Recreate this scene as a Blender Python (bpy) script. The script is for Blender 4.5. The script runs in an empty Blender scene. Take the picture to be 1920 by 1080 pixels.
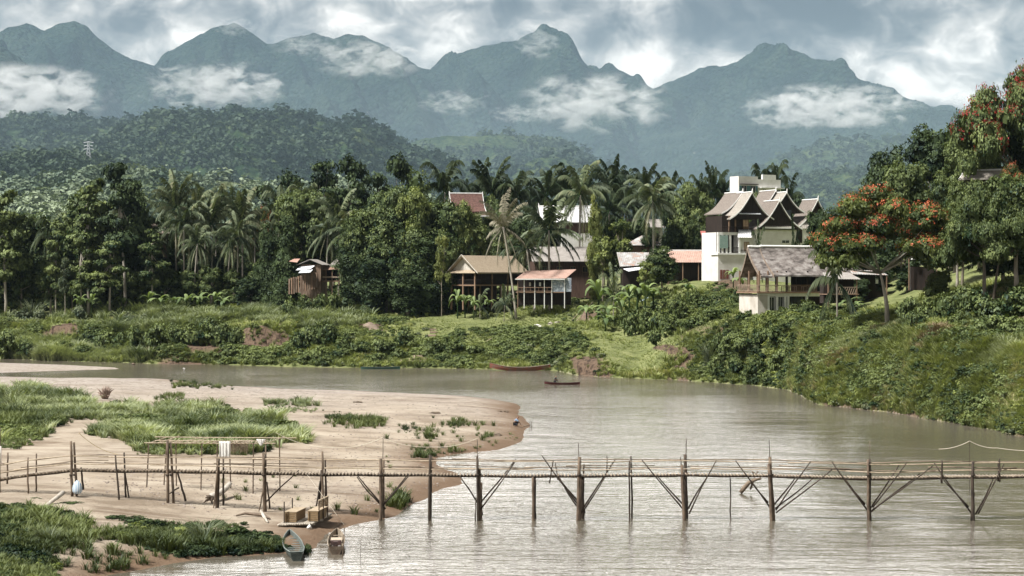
import bpy, math, random, numpy as np
from mathutils import Vector, Matrix, Euler
R = math.radians
sc = bpy.context.scene
COL = sc.collection
# ------------------------------------------------------------------ camera
FPX = 3733.0            # focal length in photo pixels (1920 wide)
CH = 15.0               # camera height above the river
HY = 520.0              # image row of the horizon
cam = bpy.data.objects.new('camera', bpy.data.cameras.new('camera'))
COL.objects.link(cam); sc.camera = cam
cam.location = (0, 0, CH); cam.rotation_euler = (R(90), 0, 0)
cam.data.sensor_width = 36; cam.data.lens = 36*FPX/1920
cam.data.shift_y = (HY-540)/1920
cam.data.clip_start = 1; cam.data.clip_end = 60000
# ------------------------------------------------------------------ light
SUN_EL, SUN_AZ = 56, 238         # azimuth clockwise from +Y (view direction): sun behind and to the left
sun = bpy.data.objects.new('sun', bpy.data.lights.new('sun', 'SUN')); COL.objects.link(sun)
sun.data.energy = 5.0; sun.data.angle = R(8); sun.data.color = (1.0, .965, .91)
_sd = Vector((math.sin(R(SUN_AZ))*math.cos(R(SUN_EL)), math.cos(R(SUN_AZ))*math.cos(R(SUN_EL)), math.sin(R(SUN_EL))))
sun.rotation_euler = _sd.to_track_quat('Z', 'Y').to_euler()
sc.view_settings.view_transform = 'Standard'; sc.view_settings.look = 'None'
sc.view_settings.exposure = 0.9; sc.view_settings.gamma = 1
sc.cycles.volume_bounces = 1; sc.cycles.max_bounces = 6; sc.cycles.diffuse_bounces = 3
sc.cycles.transparent_max_bounces = 8; sc.cycles.caustics_reflective = False
sc.cycles.use_denoising = True
sc.cycles.volume_step_rate = 1.0; sc.cycles.volume_max_steps = 96

def N(nt, typ, **kw):
    n = nt.nodes.new(typ)
    for k, v in kw.items():
        if k.startswith('i_'):
            n.inputs[k[2:].replace('_', ' ')].default_value = v
        elif k[0] == 'n' and k[1:].isdigit():
            n.inputs[int(k[1:])].default_value = v
        else: setattr(n, k, v)
    return n
def L(nt, a, b): nt.links.new(a, b)
def ramp(nt, fac, stops, interp='LINEAR'):
    r = nt.nodes.new('ShaderNodeValToRGB'); r.color_ramp.interpolation = interp
    el = r.color_ramp.elements
    while len(el) < len(stops): el.new(0.5)
    for e, (p, c) in zip(el, stops):
        e.position = p; e.color = (c[0], c[1], c[2], 1) if not isinstance(c, (int, float)) else (c, c, c, 1)
    if fac is not None: L(nt, fac, r.inputs[0])
    return r
def math_(nt, op, a, b=None, c=None, clamp=False):
    m = nt.nodes.new('ShaderNodeMath'); m.operation = op; m.use_clamp = clamp
    for i, v in enumerate((a, b, c)):
        if v is None: continue
        if isinstance(v, (int, float)): m.inputs[i].default_value = v
        else: L(nt, v, m.inputs[i])
    return m.outputs[0]
def mixc(nt, f, a, b, mode='MIX'):
    m = nt.nodes.new('ShaderNodeMix'); m.data_type = 'RGBA'; m.blend_type = mode
    if isinstance(f, (int, float)): m.inputs[0].default_value = f
    else: L(nt, f, m.inputs[0])
    for i, v in ((6, a), (7, b)):
        if isinstance(v, tuple): m.inputs[i].default_value = (v[0], v[1], v[2], 1)
        else: L(nt, v, m.inputs[i])
    return m.outputs[2]

# ------------------------------------------------------------------ world: nishita sky behind broken storm cloud
def pxdir(px, py):
    v = Vector(((px-960)/FPX, 1, (HY-py)/FPX)); return v.normalized()
W = bpy.data.worlds.new("World"); sc.world = W; W.use_nodes = True
nt = W.node_tree; nt.nodes.clear()
out = N(nt, 'ShaderNodeOutputWorld')
tc = N(nt, 'ShaderNodeTexCoord')
sky = N(nt, 'ShaderNodeTexSky', sky_type='NISHITA', sun_disc=False, sun_elevation=R(SUN_EL), sun_rotation=R(SUN_AZ))
bg1 = N(nt, 'ShaderNodeBackground'); bg1.inputs[1].default_value = 0.10
L(nt, sky.outputs[0], bg1.inputs[0])
sep = N(nt, 'ShaderNodeSeparateXYZ'); L(nt, tc.outputs['Generated'], sep.inputs[0])
mp = N(nt, 'ShaderNodeMapping'); mp.inputs['Scale'].default_value = (1, 1, 1.35); L(nt, tc.outputs['Generated'], mp.inputs[0])
n1 = N(nt, 'ShaderNodeTexNoise'); n1.inputs['Scale'].default_value = 15; n1.inputs['Detail'].default_value = 9; n1.inputs['Roughness'].default_value = .52; n1.inputs['Distortion'].default_value = .8
L(nt, mp.outputs[0], n1.inputs[0])
n2 = N(nt, 'ShaderNodeTexNoise'); n2.inputs['Scale'].default_value = 46; n2.inputs['Detail'].default_value = 8; n2.inputs['Roughness'].default_value = .58; n2.inputs['Distortion'].default_value = .6
L(nt, mp.outputs[0], n2.inputs[0])
base = math_(nt, 'MULTIPLY_ADD', n1.outputs[0], 1.9, -0.95)
base = math_(nt, 'MULTIPLY_ADD', n2.outputs[0], 1.1, base)
base = math_(nt, 'ADD', base, -.10)
def blob(px, py, rx, ry, amt, acc):
    d = pxdir(px, py)
    s = N(nt, 'ShaderNodeVectorMath', operation='SUBTRACT'); L(nt, tc.outputs['Generated'], s.inputs[0]); s.inputs[1].default_value = d
    m = N(nt, 'ShaderNodeVectorMath', operation='MULTIPLY'); L(nt, s.outputs[0], m.inputs[0]); m.inputs[1].default_value = (FPX/rx, FPX/rx, FPX/ry)
    l = N(nt, 'ShaderNodeVectorMath', operation='LENGTH'); L(nt, m.outputs[0], l.inputs[0])
    f = math_(nt, 'SUBTRACT', 1.0, l.outputs['Value'], clamp=True)
    f = math_(nt, 'SMOOTH_MIN', f, .6, .3)
    return math_(nt, 'MULTIPLY_ADD', f, amt, acc)
for b in [(1400, 40, 260, 110, -.55), (1120, -40, 420, 80, -.25), (1640, 90, 260, 120, -.15), (1890, 20, 120, 110, -.3), (900, 10, 140, 60, -.3), (60, 20, 330, 120, -.10), (300, 20, 200, 60, -.12),
          (870, 70, 110, 60, .42), (1290, 120, 250, 60, .38), (1180, 150, 160, 60, .25), (640, 60, 110, 60, .22), (200, 40, 300, 60, .16), (290, 100, 200, 60, .16),
          (1600, 70, 90, 90, .22), (1820, 60, 90, 90, .30), (1560, 130, 200, 70, .1), (1750, 150, 200, 60, .1)]:
    base = blob(*b, base)
up_ = ramp(nt, sep.outputs[2], [(.135, 0.0), (.17, .30), (.35, .30), (.5, 0.0)]); base = math_(nt, 'ADD', base, up_.outputs[0])  # unseen clouds above the frame whitened for the river's reflection
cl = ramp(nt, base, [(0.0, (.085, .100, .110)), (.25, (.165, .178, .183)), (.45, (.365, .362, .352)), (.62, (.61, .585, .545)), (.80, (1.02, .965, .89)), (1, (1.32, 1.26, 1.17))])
lift = ramp(nt, sep.outputs[2], [(0.0, .62), (.138, .66), (.146, 2.9), (.30, 2.3), (.40, .40), (1.0, .2)])  # bright band above the frame, added so the river mirrors a pale sky
back = ramp(nt, math_(nt, 'MULTIPLY_ADD', sep.outputs[1], .5, .5), [(.40, .35), (.70, 1.0)])      # sky dimmed behind the viewer, added to cut fill light and deepen contrast
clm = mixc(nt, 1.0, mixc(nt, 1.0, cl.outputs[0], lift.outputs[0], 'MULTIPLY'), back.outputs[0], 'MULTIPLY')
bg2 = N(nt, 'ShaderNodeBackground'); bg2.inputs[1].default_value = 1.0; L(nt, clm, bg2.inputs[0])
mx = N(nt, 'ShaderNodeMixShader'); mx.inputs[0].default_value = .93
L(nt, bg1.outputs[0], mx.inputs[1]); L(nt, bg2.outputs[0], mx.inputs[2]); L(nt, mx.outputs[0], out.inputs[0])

# ------------------------------------------------------------------ small numeric noise
def _hash(ix, iy, seed):
    h = (ix.astype(np.int64)*374761393 + iy.astype(np.int64)*668265263 + seed*982451653) & 0x7fffffff
    h = ((h ^ (h >> 13))*1274126177) & 0x7fffffff
    return ((h ^ (h >> 16)) & 0xffff)/65535.0
def vnoise(x, y, seed=0):
    x = np.asarray(x, float); y = np.asarray(y, float)
    ix = np.floor(x); iy = np.floor(y); fx = x-ix; fy = y-iy
    fx = fx*fx*(3-2*fx); fy = fy*fy*(3-2*fy); ix = ix.astype(int); iy = iy.astype(int)
    a = _hash(ix, iy, seed); b = _hash(ix+1, iy, seed); c = _hash(ix, iy+1, seed); d = _hash(ix+1, iy+1, seed)
    return (a*(1-fx)+b*fx)*(1-fy)+(c*(1-fx)+d*fx)*fy
def fbm(x, y, wl, octv=4, seed=0, gain=.5):
    s = 0; a = 1; t = 0
    for o in range(octv):
        s = s+a*(vnoise(np.asarray(x)/wl+17.3*o, np.asarray(y)/wl-9.1*o, seed+o)*2-1); t += a; a *= gain; wl = wl/2.03
    return s/t

# ------------------------------------------------------------------ object helpers
def tag(o, label=None, cat=None, group=None, kind=None):
    if label: o['label'] = label
    if cat: o['category'] = cat
    if group: o['group'] = group
    if kind: o['kind'] = kind
    return o
def link(name, data, parent=None, loc=None):
    o = bpy.data.objects.new(name, data); COL.objects.link(o)
    if parent: o.parent = parent
    if loc is not None: o.location = loc
    return o
def empty(name, loc=(0, 0, 0), rz=0, label=None, cat=None, group=None):
    o = link(name, None, None, loc); o.rotation_euler = (0, 0, rz); o.empty_display_size = .3
    return tag(o, label, cat, group)
def np_mesh(name, V, F, mat=None, smooth=False, tint=None, attrs=None):
    V = np.ascontiguousarray(V, np.float32); F = np.ascontiguousarray(F, np.int32)
    me = bpy.data.meshes.new(name); k = F.shape[1]
    me.vertices.add(len(V)); me.vertices.foreach_set('co', V.ravel())
    me.loops.add(F.size); me.loops.foreach_set('vertex_index', F.ravel())
    me.polygons.add(len(F)); me.polygons.foreach_set('loop_start', np.arange(0, F.size, k, dtype=np.int32))
    if smooth: me.polygons.foreach_set('use_smooth', np.ones(len(F), bool))
    if tint is not None: attrs = dict(attrs or {}, tint=tint)
    for an, arr in (attrs or {}).items():
        arr = np.asarray(arr, np.float32)
        at = me.attributes.new(an, 'FLOAT', 'FACE' if len(arr) == len(F) and len(F) != len(V) else 'POINT'); at.data.foreach_set('value', arr)
    if mat: me.materials.append(mat)
    me.update(calc_edges=True)
    return me
class M:
    """collects boxes, tubes, sheets; build() links one mesh object"""
    def __init__(s): s.v = []; s.f = []
    def add(s, vs, fs):
        b = len(s.v); s.v += [tuple(map(float, v)) for v in vs]; s.f += [tuple(i+b for i in f) for f in fs]; return s
    def box(s, c, d, rz=0, ry=0, rx=0):
        e = Euler((rx, ry, rz)).to_matrix(); c = Vector(c)
        vs = [c+e@Vector((x*d[0]/2, y*d[1]/2, z*d[2]/2)) for x in (-1, 1) for y in (-1, 1) for z in (-1, 1)]
        return s.add(vs, [(0, 1, 3, 2), (4, 6, 7, 5), (0, 4, 5, 1), (2, 3, 7, 6), (0, 2, 6, 4), (1, 5, 7, 3)])
    def span(s, x0, x1, y0, y1, z0, z1): return s.box(((x0+x1)/2, (y0+y1)/2, (z0+z1)/2), (abs(x1-x0), abs(y1-y0), abs(z1-z0)))
    def tube(s, pts, r, n=6, cap=True):
        pts = [Vector(p) for p in pts]; rs = r if isinstance(r, (list, tuple)) else [r]*len(pts)
        rings = []; up = Vector((0, 0, 1))
        for i, p in enumerate(pts):
            t = (pts[min(i+1, len(pts)-1)]-pts[max(i-1, 0)]).normalized()
            a = t.cross(up if abs(t.z) < .95 else Vector((1, 0, 0))).normalized(); b = t.cross(a)
            rings.append([p+(a*math.cos(2*math.pi*k/n)+b*math.sin(2*math.pi*k/n))*rs[i] for k in range(n)])
        vs = [v for ring in rings for v in ring]; fs = []
        for i in range(len(pts)-1):
            for k in range(n): fs.append((i*n+k, i*n+(k+1) % n, (i+1)*n+(k+1) % n, (i+1)*n+k))
        if cap: fs += [tuple(range(n-1, -1, -1)), tuple((len(pts)-1)*n+k for k in range(n))]
        return s.add(vs, fs)
    def quad(s, a, b, c, d): return s.add([a, b, c, d], [(0, 1, 2, 3)])
    def slab(s, a, b, c, d, t):
        """a thick sheet: corner points a b c d, thickness t downwards along its normal"""
        a, b, c, d = map(Vector, (a, b, c, d)); n = (b-a).cross(d-a).normalized()*t
        return s.add([a, b, c, d, a-n, b-n, c-n, d-n], [(0, 1, 2, 3), (7, 6, 5, 4), (0, 4, 5, 1), (1, 5, 6, 2), (2, 6, 7, 3), (3, 7, 4, 0)])
    def mesh(s, name, mat, smooth=False):
        me = bpy.data.meshes.new(name); me.from_pydata(s.v, [], s.f); me.materials.append(mat)
        if smooth: me.polygons.foreach_set('use_smooth', [True]*len(me.polygons))
        me.update(); return me
    def build(s, name, mat, parent=None, smooth=False, loc=None): return link(name, s.mesh(name, mat, smooth), parent, loc)
def copy_tree(o, parent=None):
    c = o.copy(); COL.objects.link(c); c.parent = parent
    for ch in o.children: copy_tree(ch, c)
    return c

# ------------------------------------------------------------------ materials
def mat(name): 
    m = bpy.data.materials.new(name); m.use_nodes = True; return m, m.node_tree, m.node_tree.nodes['Principled BSDF']
def surf(name, c1, c2=None, scale=3.0, rough=.8, detail=5, stretch=(1, 1, 1), bump=0, bscale=None, spec=.3, c3=None, coord='Object', contrast=(.35, .65)):
    m, nt, p = mat(name); c2 = c2 or tuple(x*.75 for x in c1)
    tc = N(nt, 'ShaderNodeTexCoord'); mp = N(nt, 'ShaderNodeMapping'); mp.inputs['Scale'].default_value = stretch; L(nt, tc.outputs[coord], mp.inputs[0])
    n = N(nt, 'ShaderNodeTexNoise'); n.inputs['Scale'].default_value = scale; n.inputs['Detail'].default_value = detail; n.inputs['Roughness'].default_value = .6; L(nt, mp.outputs[0], n.inputs[0])
    r = ramp(nt, n.outputs[0], [(contrast[0], c1), (contrast[1], c2)] if not c3 else [(contrast[0], c1), ((contrast[0]+contrast[1])/2, c2), (contrast[1], c3)])
    L(nt, r.outputs[0], p.inputs['Base Color']); p.inputs['Roughness'].default_value = rough; p.inputs['Specular IOR Level'].default_value = spec
    if bump:
        n2 = N(nt, 'ShaderNodeTexNoise'); n2.inputs['Scale'].default_value = bscale or scale*4; n2.inputs['Detail'].default_value = 4; L(nt, mp.outputs[0], n2.inputs[0])
        b = N(nt, 'ShaderNodeBump'); b.inputs['Strength'].default_value = .8; b.inputs['Distance'].default_value = bump; L(nt, n2.outputs[0], b.inputs['Height']); L(nt, b.outputs[0], p.inputs['Normal'])
    return m
def leafmat(name, dark, light, trans=.25, alt=None):
    """foliage: per-leaf tint attribute and per-plant variation drive the colour; diffuse + translucent"""
    m = bpy.data.materials.new(name); m.use_nodes = True; nt = m.node_tree; nt.nodes.clear()
    o = N(nt, 'ShaderNodeOutputMaterial'); at = N(nt, 'ShaderNodeAttribute', attribute_name='tint')
    oi = N(nt, 'ShaderNodeObjectInfo')
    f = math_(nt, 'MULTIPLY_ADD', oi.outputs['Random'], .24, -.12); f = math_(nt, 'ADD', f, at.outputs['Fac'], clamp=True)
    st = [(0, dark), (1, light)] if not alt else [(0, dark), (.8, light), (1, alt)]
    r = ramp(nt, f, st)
    d = N(nt, 'ShaderNodeBsdfDiffuse'); t = N(nt, 'ShaderNodeBsdfTranslucent'); g = N(nt, 'ShaderNodeBsdfGlossy'); g.inputs['Roughness'].default_value = .55; g.inputs['Color'].default_value = (.8, .9, 1, 1)
    L(nt, r.outputs[0], d.inputs[0]); tcol = mixc(nt, 1.0, r.outputs[0], (1.0, 1.05, .45), 'MULTIPLY'); L(nt, tcol, t.inputs[0])
    mx = N(nt, 'ShaderNodeMixShader'); mx.inputs[0].default_value = trans; L(nt, d.outputs[0], mx.inputs[1]); L(nt, t.outputs[0], mx.inputs[2])
    m2 = N(nt, 'ShaderNodeMixShader'); m2.inputs[0].default_value = .012; L(nt, mx.outputs[0], m2.inputs[1]); L(nt, g.outputs[0], m2.inputs[2])
    L(nt, m2.outputs[0], o.inputs[0]); return m
# ------------------------------------------------------------------ terrain
def z_at(py, D): return CH+(HY-py)/FPX*D
def P(px, py, D): return Vector(((px-960)/FPX*D, D, z_at(py, D)))
def wD(py): return CH*FPX/(py-HY)            # distance of the water surface seen at row py
# stations across the far/right bank: px, waterline row, [(distance, row)...]
ST = [(-6000, 640, [(474, 655, ), (490, 625), (520, 590), (560, 560)]),
 (-2500, 655, [(420, 655), (432, 625), (455, 600), (490, 570)]),
 (-600, 668, [(385, 655), (395, 625), (412, 600), (450, 570)]),
 (0, 672, [(372, 657), (385, 630), (388, 608), (400, 600), (420, 585), (450, 570)]),
 (110, 677, [(360, 662), (371, 648), (372.5, 612), (392, 600), (420, 580), (455, 567)]),
 (230, 680, [(354, 667), (364, 645), (366, 614), (388, 602), (415, 582), (455, 567)]),
 (330, 683, [(345, 680), (346, 652), (352, 642), (362, 614), (385, 590), (410, 575), (450, 560)]),
 (420, 684, [(344, 678), (345, 652), (352, 642), (362, 614), (385, 590), (410, 575), (450, 560)]),
 (490, 686, [(342, 668), (350, 648), (351, 614), (380, 592), (400, 575), (440, 560)]),
 (550, 688, [(342, 668), (350, 648), (352, 614), (380, 590), (400, 572), (440, 545)]),
 (640, 689, [(340, 662), (350, 635), (358, 612), (380, 590), (395, 570), (430, 540)]),
 (760, 690, [(340, 660), (350, 632), (358, 612), (380, 592), (395, 578), (430, 560)]),
 (900, 692, [(335, 660), (345, 632), (350, 616), (372, 601), (385, 586), (395, 575), (420, 556)]),
 (1040, 695, [(328, 672), (342, 634), (350, 616), (370, 602), (380, 585), (400, 562), (420, 545)]),
 (1085, 704, [(305, 702), (307, 676), (325, 652), (345, 620), (365, 600), (385, 570), (405, 548)]),
 (1140, 708, [(299, 700), (301, 674), (315, 657), (330, 640), (345, 618), (365, 590), (385, 560), (400, 540)]),
 (1200, 710, [(305, 682), (320, 655), (335, 628), (350, 598), (365, 565), (380, 540), (400, 520)]),
 (1255, 712, [(294, 706), (298, 655), (310, 640), (335, 612), (350, 580), (365, 548), (380, 530)]),
 (1300, 715, [(292, 692), (298, 655), (300, 628), (320, 610), (340, 572), (360, 536), (380, 524)]),
 (1400, 721, [(285, 692), (286, 655), (290, 612), (294, 585), (320, 575), (345, 546), (362, 527), (385, 523)]),
 (1470, 730, [(272, 704), (278, 655), (280, 620), (287, 588), (310, 580), (330, 560), (360, 530)]),
 (1540, 760, [(238, 725), (245, 665), (255, 622), (275, 592), (300, 577), (330, 556)]),
 (1650, 771, [(228, 722), (235, 655), (240, 625), (252, 590), (270, 567), (300, 542), (340, 500)]),
 (1750, 787, [(214, 725), (220, 655), (226, 618), (240, 590), (260, 552), (290, 520), (340, 470)]),
 (1850, 803, [(203, 745), (208, 685), (214, 645), (222, 632), (235, 590), (250, 542), (280, 500), (340, 420)]),
 (1920, 818, [(193, 765), (198, 705), (204, 655), (215, 632), (228, 590), (240, 532), (280, 480), (340, 400)]),
 (2200, 880, [(160, 800), (165, 700), (175, 640), (195, 600), (210, 540), (250, 480), (320, 400)]),
 (3000, 1100, [(100, 960), (106, 800), (116, 700), (136, 600), (160, 540), (220, 480), (300, 430)]),
 (4500, 1500, [(62, 1300), (68, 1000), (78, 800), (100, 650), (130, 560), (200, 500), (300, 450)]),
 (9000, 2700, [(30, 2300), (36, 1500), (50, 900), (80, 650), (130, 560), (200, 500), (300, 450)])]
SG = np.array([-60, -20, -4, 0]+list(np.arange(.5, 60, .5))+list(np.arange(60, 160, 4))+[200, 300, 500])
def _prof(px, wl, pts):
    D0 = wD(wl); ss = [-60, -20, -4, 0]; zz = [-2.5, -2, -.6, 0]
    for D, py in pts: ss.append(D-D0); zz.append(z_at(py, D))
    last = zz[-1]; ss += [ss[-1]+60, ss[-1]+160, 500]; e = 14 if px < 1500 else last+10
    zz += [max(last, e)*.6+last*.4, max(last, e), max(last, e)]
    return D0, np.interp(SG, ss, zz)
_ps = [_prof(*s) for s in ST]; ST_PX = np.array([s[0] for s in ST], float); ST_D = np.array([p[0] for p in _ps]); ST_Z = np.array([p[1] for p in _ps])
def wob(px): return 3.0*fbm(px, px*0, 40, 3, 71)*np.clip((px+200)/200, 0, 1)
def bank(x, y):
    px = 960+FPX*x/y; px = np.clip(px, -5999, 8999)
    k = np.clip(np.searchsorted(ST_PX, px)-1, 0, len(ST_PX)-2); t = (px-ST_PX[k])/(ST_PX[k+1]-ST_PX[k])
    t = t*t*(3-2*t)*.5+t*.5
    D0 = ST_D[k]*(1-t)+ST_D[k+1]*t; s = y-D0+1.2*fbm(px, px*0, 36, 3, 71)
    def at(kk):
        i = np.clip(np.searchsorted(SG, s)-1, 0, len(SG)-2); f = np.clip((s-SG[i])/(SG[i+1]-SG[i]), 0, 1)
        return ST_Z[kk, i]*(1-f)+ST_Z[kk, i+1]*f
    return s, at(k)*(1-t)+at(k+1)*t
SB = [(-900, 706), (-300, 710), (0, 712), (200, 712), (340, 716), (430, 727), (560, 733), (700, 737), (860, 745), (940, 752), (966, 757), (976, 766), (975, 776), (990, 787), (992, 800), (984, 813), (972, 828), (950, 838),
      (925, 843), (850, 852), (822, 860), (822, 868), (835, 876), (858, 890), (870, 898), (868, 908), (840, 916), (792, 935), (760, 950), (735, 965), (700, 974), (670, 982), (640, 990), (612, 998), (596, 1010), (588, 1028), (540, 1036), (470, 1042), (420, 1043), (330, 1056),
      (270, 1068), (200, 1082), (140, 1115), (60, 1180), (-300, 1350), (-1600, 1350), (-3000, 900)]
SPIT = [(-900, 676), (0, 680), (120, 684), (215, 689), (225, 692), (120, 695), (0, 699), (-900, 702)]
def topoly(pp): return np.array([[(px-960)/FPX*wD(py), wD(py)] for px, py in pp])
def sdf(poly, x, y):
    d = np.full(x.shape, 1e9); ins = np.zeros(x.shape, bool); n = len(poly)
    for i in range(n):
        ax, ay = poly[i]; bx, by = poly[(i+1) % n]; ex, ey = bx-ax, by-ay
        t = np.clip(((x-ax)*ex+(y-ay)*ey)/(ex*ex+ey*ey), 0, 1)
        d = np.minimum(d, np.hypot(x-ax-t*ex, y-ay-t*ey))
        c = ((ay > y) != (by > y)) & (x < (bx-ax)*(y-ay)/(by-ay+1e-12)+ax); ins ^= c
    return np.where(ins, d, -d)
SBW, SPW = topoly(SB), topoly(SPIT)
def ground_z(x, y):
    s, zb = bank(x, y)
    on = np.clip(s/6, 0, 1)
    zb = zb+on*(fbm(x, y, 9, 4, 3)*.7+fbm(x, y, 2.2, 2, 9)*.12)
    d = sdf(SBW, x, y)+.7*fbm(x, y, 7, 3, 21)
    dd = np.maximum(d, 0)
    zs = np.where(d > 0, .30*(1-np.exp(-dd/1.2))+1.35*(1-np.exp(-dd/20)), d*.12)
    zs = zs+np.clip(dd/6, 0, 1)*(fbm(x, y, 16, 3, 5)*.28+fbm(x, y, 3.5, 2, 6)*.06)
    # the sand rises towards the near left landing
    zs = zs+.6*np.clip((-x-16)/14, 0, 1)*np.clip(dd/8, 0, 1)*np.clip((150-y)/40, 0, 1)
    d2 = sdf(SPW, x, y); zp = np.where(d2 > 0, .10*(1-np.exp(-np.maximum(d2, 0)/3)), d2*.05)
    z = np.maximum(np.maximum(zb, zs), np.maximum(zp, -2.5))
    return z, s, d, d2
# polar grid, fine where the photograph looks
_pxs = np.concatenate([np.linspace(-5900, -700, 50, endpoint=False), np.linspace(-700, -40, 60, endpoint=False), np.arange(-40, 1960, 3.0), np.linspace(1960, 3000, 80, endpoint=False), np.linspace(3000, 8900, 60)])
_Ds = np.concatenate([np.arange(30, 90, 2.0), np.arange(90, 180, .6), np.arange(180, 420, .7), np.arange(420, 560, 3), np.geomspace(560, 14000, 40)])
_PX, _DD = np.meshgrid(_pxs, _Ds); _X = (_PX-960)/FPX*_DD
GZ, GS, GD, GD2 = ground_z(_X, _DD)
far = np.clip((_DD-700)/500, 0, 1); GZ = GZ*(1-far)+far*(np.minimum(GZ, 8)+fbm(_X, _DD, 200, 2, 4)*3)
_nr, _nc = GZ.shape; _V = np.stack([_X, _DD, GZ], -1).reshape(-1, 3)
_i = (np.arange(_nr-1)[:, None]*_nc+np.arange(_nc-1)[None]).ravel(); _F = np.stack([_i, _i+1, _i+_nc+1, _i+_nc], 1)
def ground_hit(px, py):
    """first ground point on the ray through photo pixel (px, py); nan where it meets water or nothing"""
    px = np.asarray(px, float); py = np.asarray(py, float)
    ci = np.clip(np.searchsorted(_pxs, px), 0, _nc-1)
    ray = CH+(HY-py)[:, None]/FPX*_Ds[None]; Z = GZ[:, ci].T
    hit = (Z >= ray) & (_Ds[None] > 60); k = np.argmax(hit, 1); ok = hit[np.arange(len(px)), k]
    k0 = np.maximum(k-1, 0); r = np.arange(len(px))
    a = ray[r, k0]-Z[r, k0]; b = ray[r, k]-Z[r, k]; t = np.clip(a/(a-b+1e-9), 0, 1)
    D = _Ds[k0]*(1-t)+_Ds[k]*t; z = CH+(HY-py)/FPX*D
    ok &= (z > 0.02) & (D < 2000); return np.where(ok, (px-960)/FPX*D, np.nan), np.where(ok, D, np.nan), np.where(ok, z, np.nan)
def ghit(px, py):
    x, y, z = ground_hit([px], [py]); return Vector((x[0], y[0], z[0]))
def gz(px, D):
    """ground height under image column px at distance D"""
    c = int(np.clip(np.searchsorted(_pxs, px), 0, _nc-1)); return float(np.interp(D, _Ds, GZ[:, c]))
def soil_at(x, y):
    c = np.clip(np.searchsorted(_pxs, 960+FPX*x/y), 0, _nc-1); r = np.clip(np.searchsorted(_Ds, y), 0, _nr-1); return SOIL[r, c]
def gxy(x, y): return gz(960+FPX*x/y, y)

def ground_material():
    m, nt, p = mat('ground_soil_and_sand'); tc = N(nt, 'ShaderNodeTexCoord')
    def noise(s, d=6, r=.6, st=(1, 1, 1)):
        mp = N(nt, 'ShaderNodeMapping'); mp.inputs['Scale'].default_value = st; L(nt, tc.outputs['Object'], mp.inputs[0])
        n = N(nt, 'ShaderNodeTexNoise'); n.inputs['Scale'].default_value = s; n.inputs['Detail'].default_value = d; n.inputs['Roughness'].default_value = r; L(nt, mp.outputs[0], n.inputs[0]); return n.outputs[0]
    A = lambda n: N(nt, 'ShaderNodeAttribute', attribute_name=n).outputs['Fac']
    sand = ramp(nt, noise(.16, 10, .72), [(.38, (.40, .345, .275)), (.5, (.32, .268, .208)), (.62, (.20, .158, .115))]).outputs[0]
    grav = ramp(nt, noise(1.3, 8, .75), [(.36, (.12, .095, .078)), (.47, (.30, .262, .228)), (.60, (.40, .36, .32))]).outputs[0]
    gm = math_(nt, 'MULTIPLY_ADD', noise(.05, 5), 1.6, -.8); gm = math_(nt, 'ADD', gm, A('gravel'), clamp=True)
    c = mixc(nt, gm, sand, grav)
    # dark drift lines of silt and wrack, long across the slope
    wr = ramp(nt, noise(.55, 6, .65, (.16, 1.3, 1)), [(.53, 0.0), (.60, 1.0)]).outputs[0]
    sc_ = math_(nt, 'MULTIPLY', wr, ramp(nt, noise(.07, 3), [(.46, 0.0), (.56, .62)]).outputs[0])
    c = mixc(nt, sc_, c, (.13, .09, .06))
    sp = ramp(nt, noise(5.5, 3, .7), [(.66, 0.0), (.72, .7)]).outputs[0]; c = mixc(nt, sp, c, (.12, .09, .07))
    wet = math_(nt, 'ADD', A('wet'), math_(nt, 'MULTIPLY_ADD', noise(.4, 4), .8, -.4), clamp=True)
    wet = math_(nt, 'MULTIPLY', wet, A('wetmask')); c = mixc(nt, wet, c, (.15, .10, .065))
    grass = ramp(nt, noise(.35, 8, .7), [(.3, (.06, .075, .028)), (.5, (.15, .17, .065)), (.7, (.23, .235, .11))]).outputs[0]
    soil = ramp(nt, noise(1.1, 7, .7, (1, .4, .5)), [(.36, (.055, .037, .026)), (.48, (.135, .094, .066)), (.60, (.03, .02, .014))]).outputs[0]
    bk = mixc(nt, A('soil'), grass, soil)
    c = mixc(nt, A('bank'), c, bk)
    L(nt, c, p.inputs['Base Color']); p.inputs['Roughness'].default_value = .9; p.inputs['Specular IOR Level'].default_value = .15
    b = N(nt, 'ShaderNodeBump'); b.inputs['Strength'].default_value = 1; b.inputs['Distance'].default_value = .4
    hh = math_(nt, 'MULTIPLY_ADD', noise(.9, 8, .65, (.5, 1, 1)), 1.0, math_(nt, 'MULTIPLY', noise(6, 4, .7), .25))
    L(nt, hh, b.inputs['Height']); L(nt, b.outputs[0], p.inputs['Normal']); return m
onb = ((GS > -.5) & (GD < 1.0)).astype(float).ravel()
gravel = np.clip(.5+(_DD-205)/70 + np.clip((150-_DD)/60, 0, .3)-.25, 0, 1).ravel()
wet = np.clip(1.15-GD/4.5, 0, 1).ravel(); wet = np.where(GD2.ravel() > -3, .1, wet)
dz = np.gradient(GZ, axis=0)/np.gradient(_DD, axis=0)
_wx = 34*fbm(_X, GZ*2+_DD*.25, 4.5, 4, 91); _wy = 13*fbm(_X, GZ+_DD*.2, 3.5, 4, 92)
def pband(px0, px1, py0, py1):
    pyy = HY+(CH-GZ)*FPX/_DD+_wy; return ((_PX+_wx > px0) & (_PX+_wx < px1) & (pyy > py0) & (pyy < py1) & (GS > -1)).astype(float)
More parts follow.
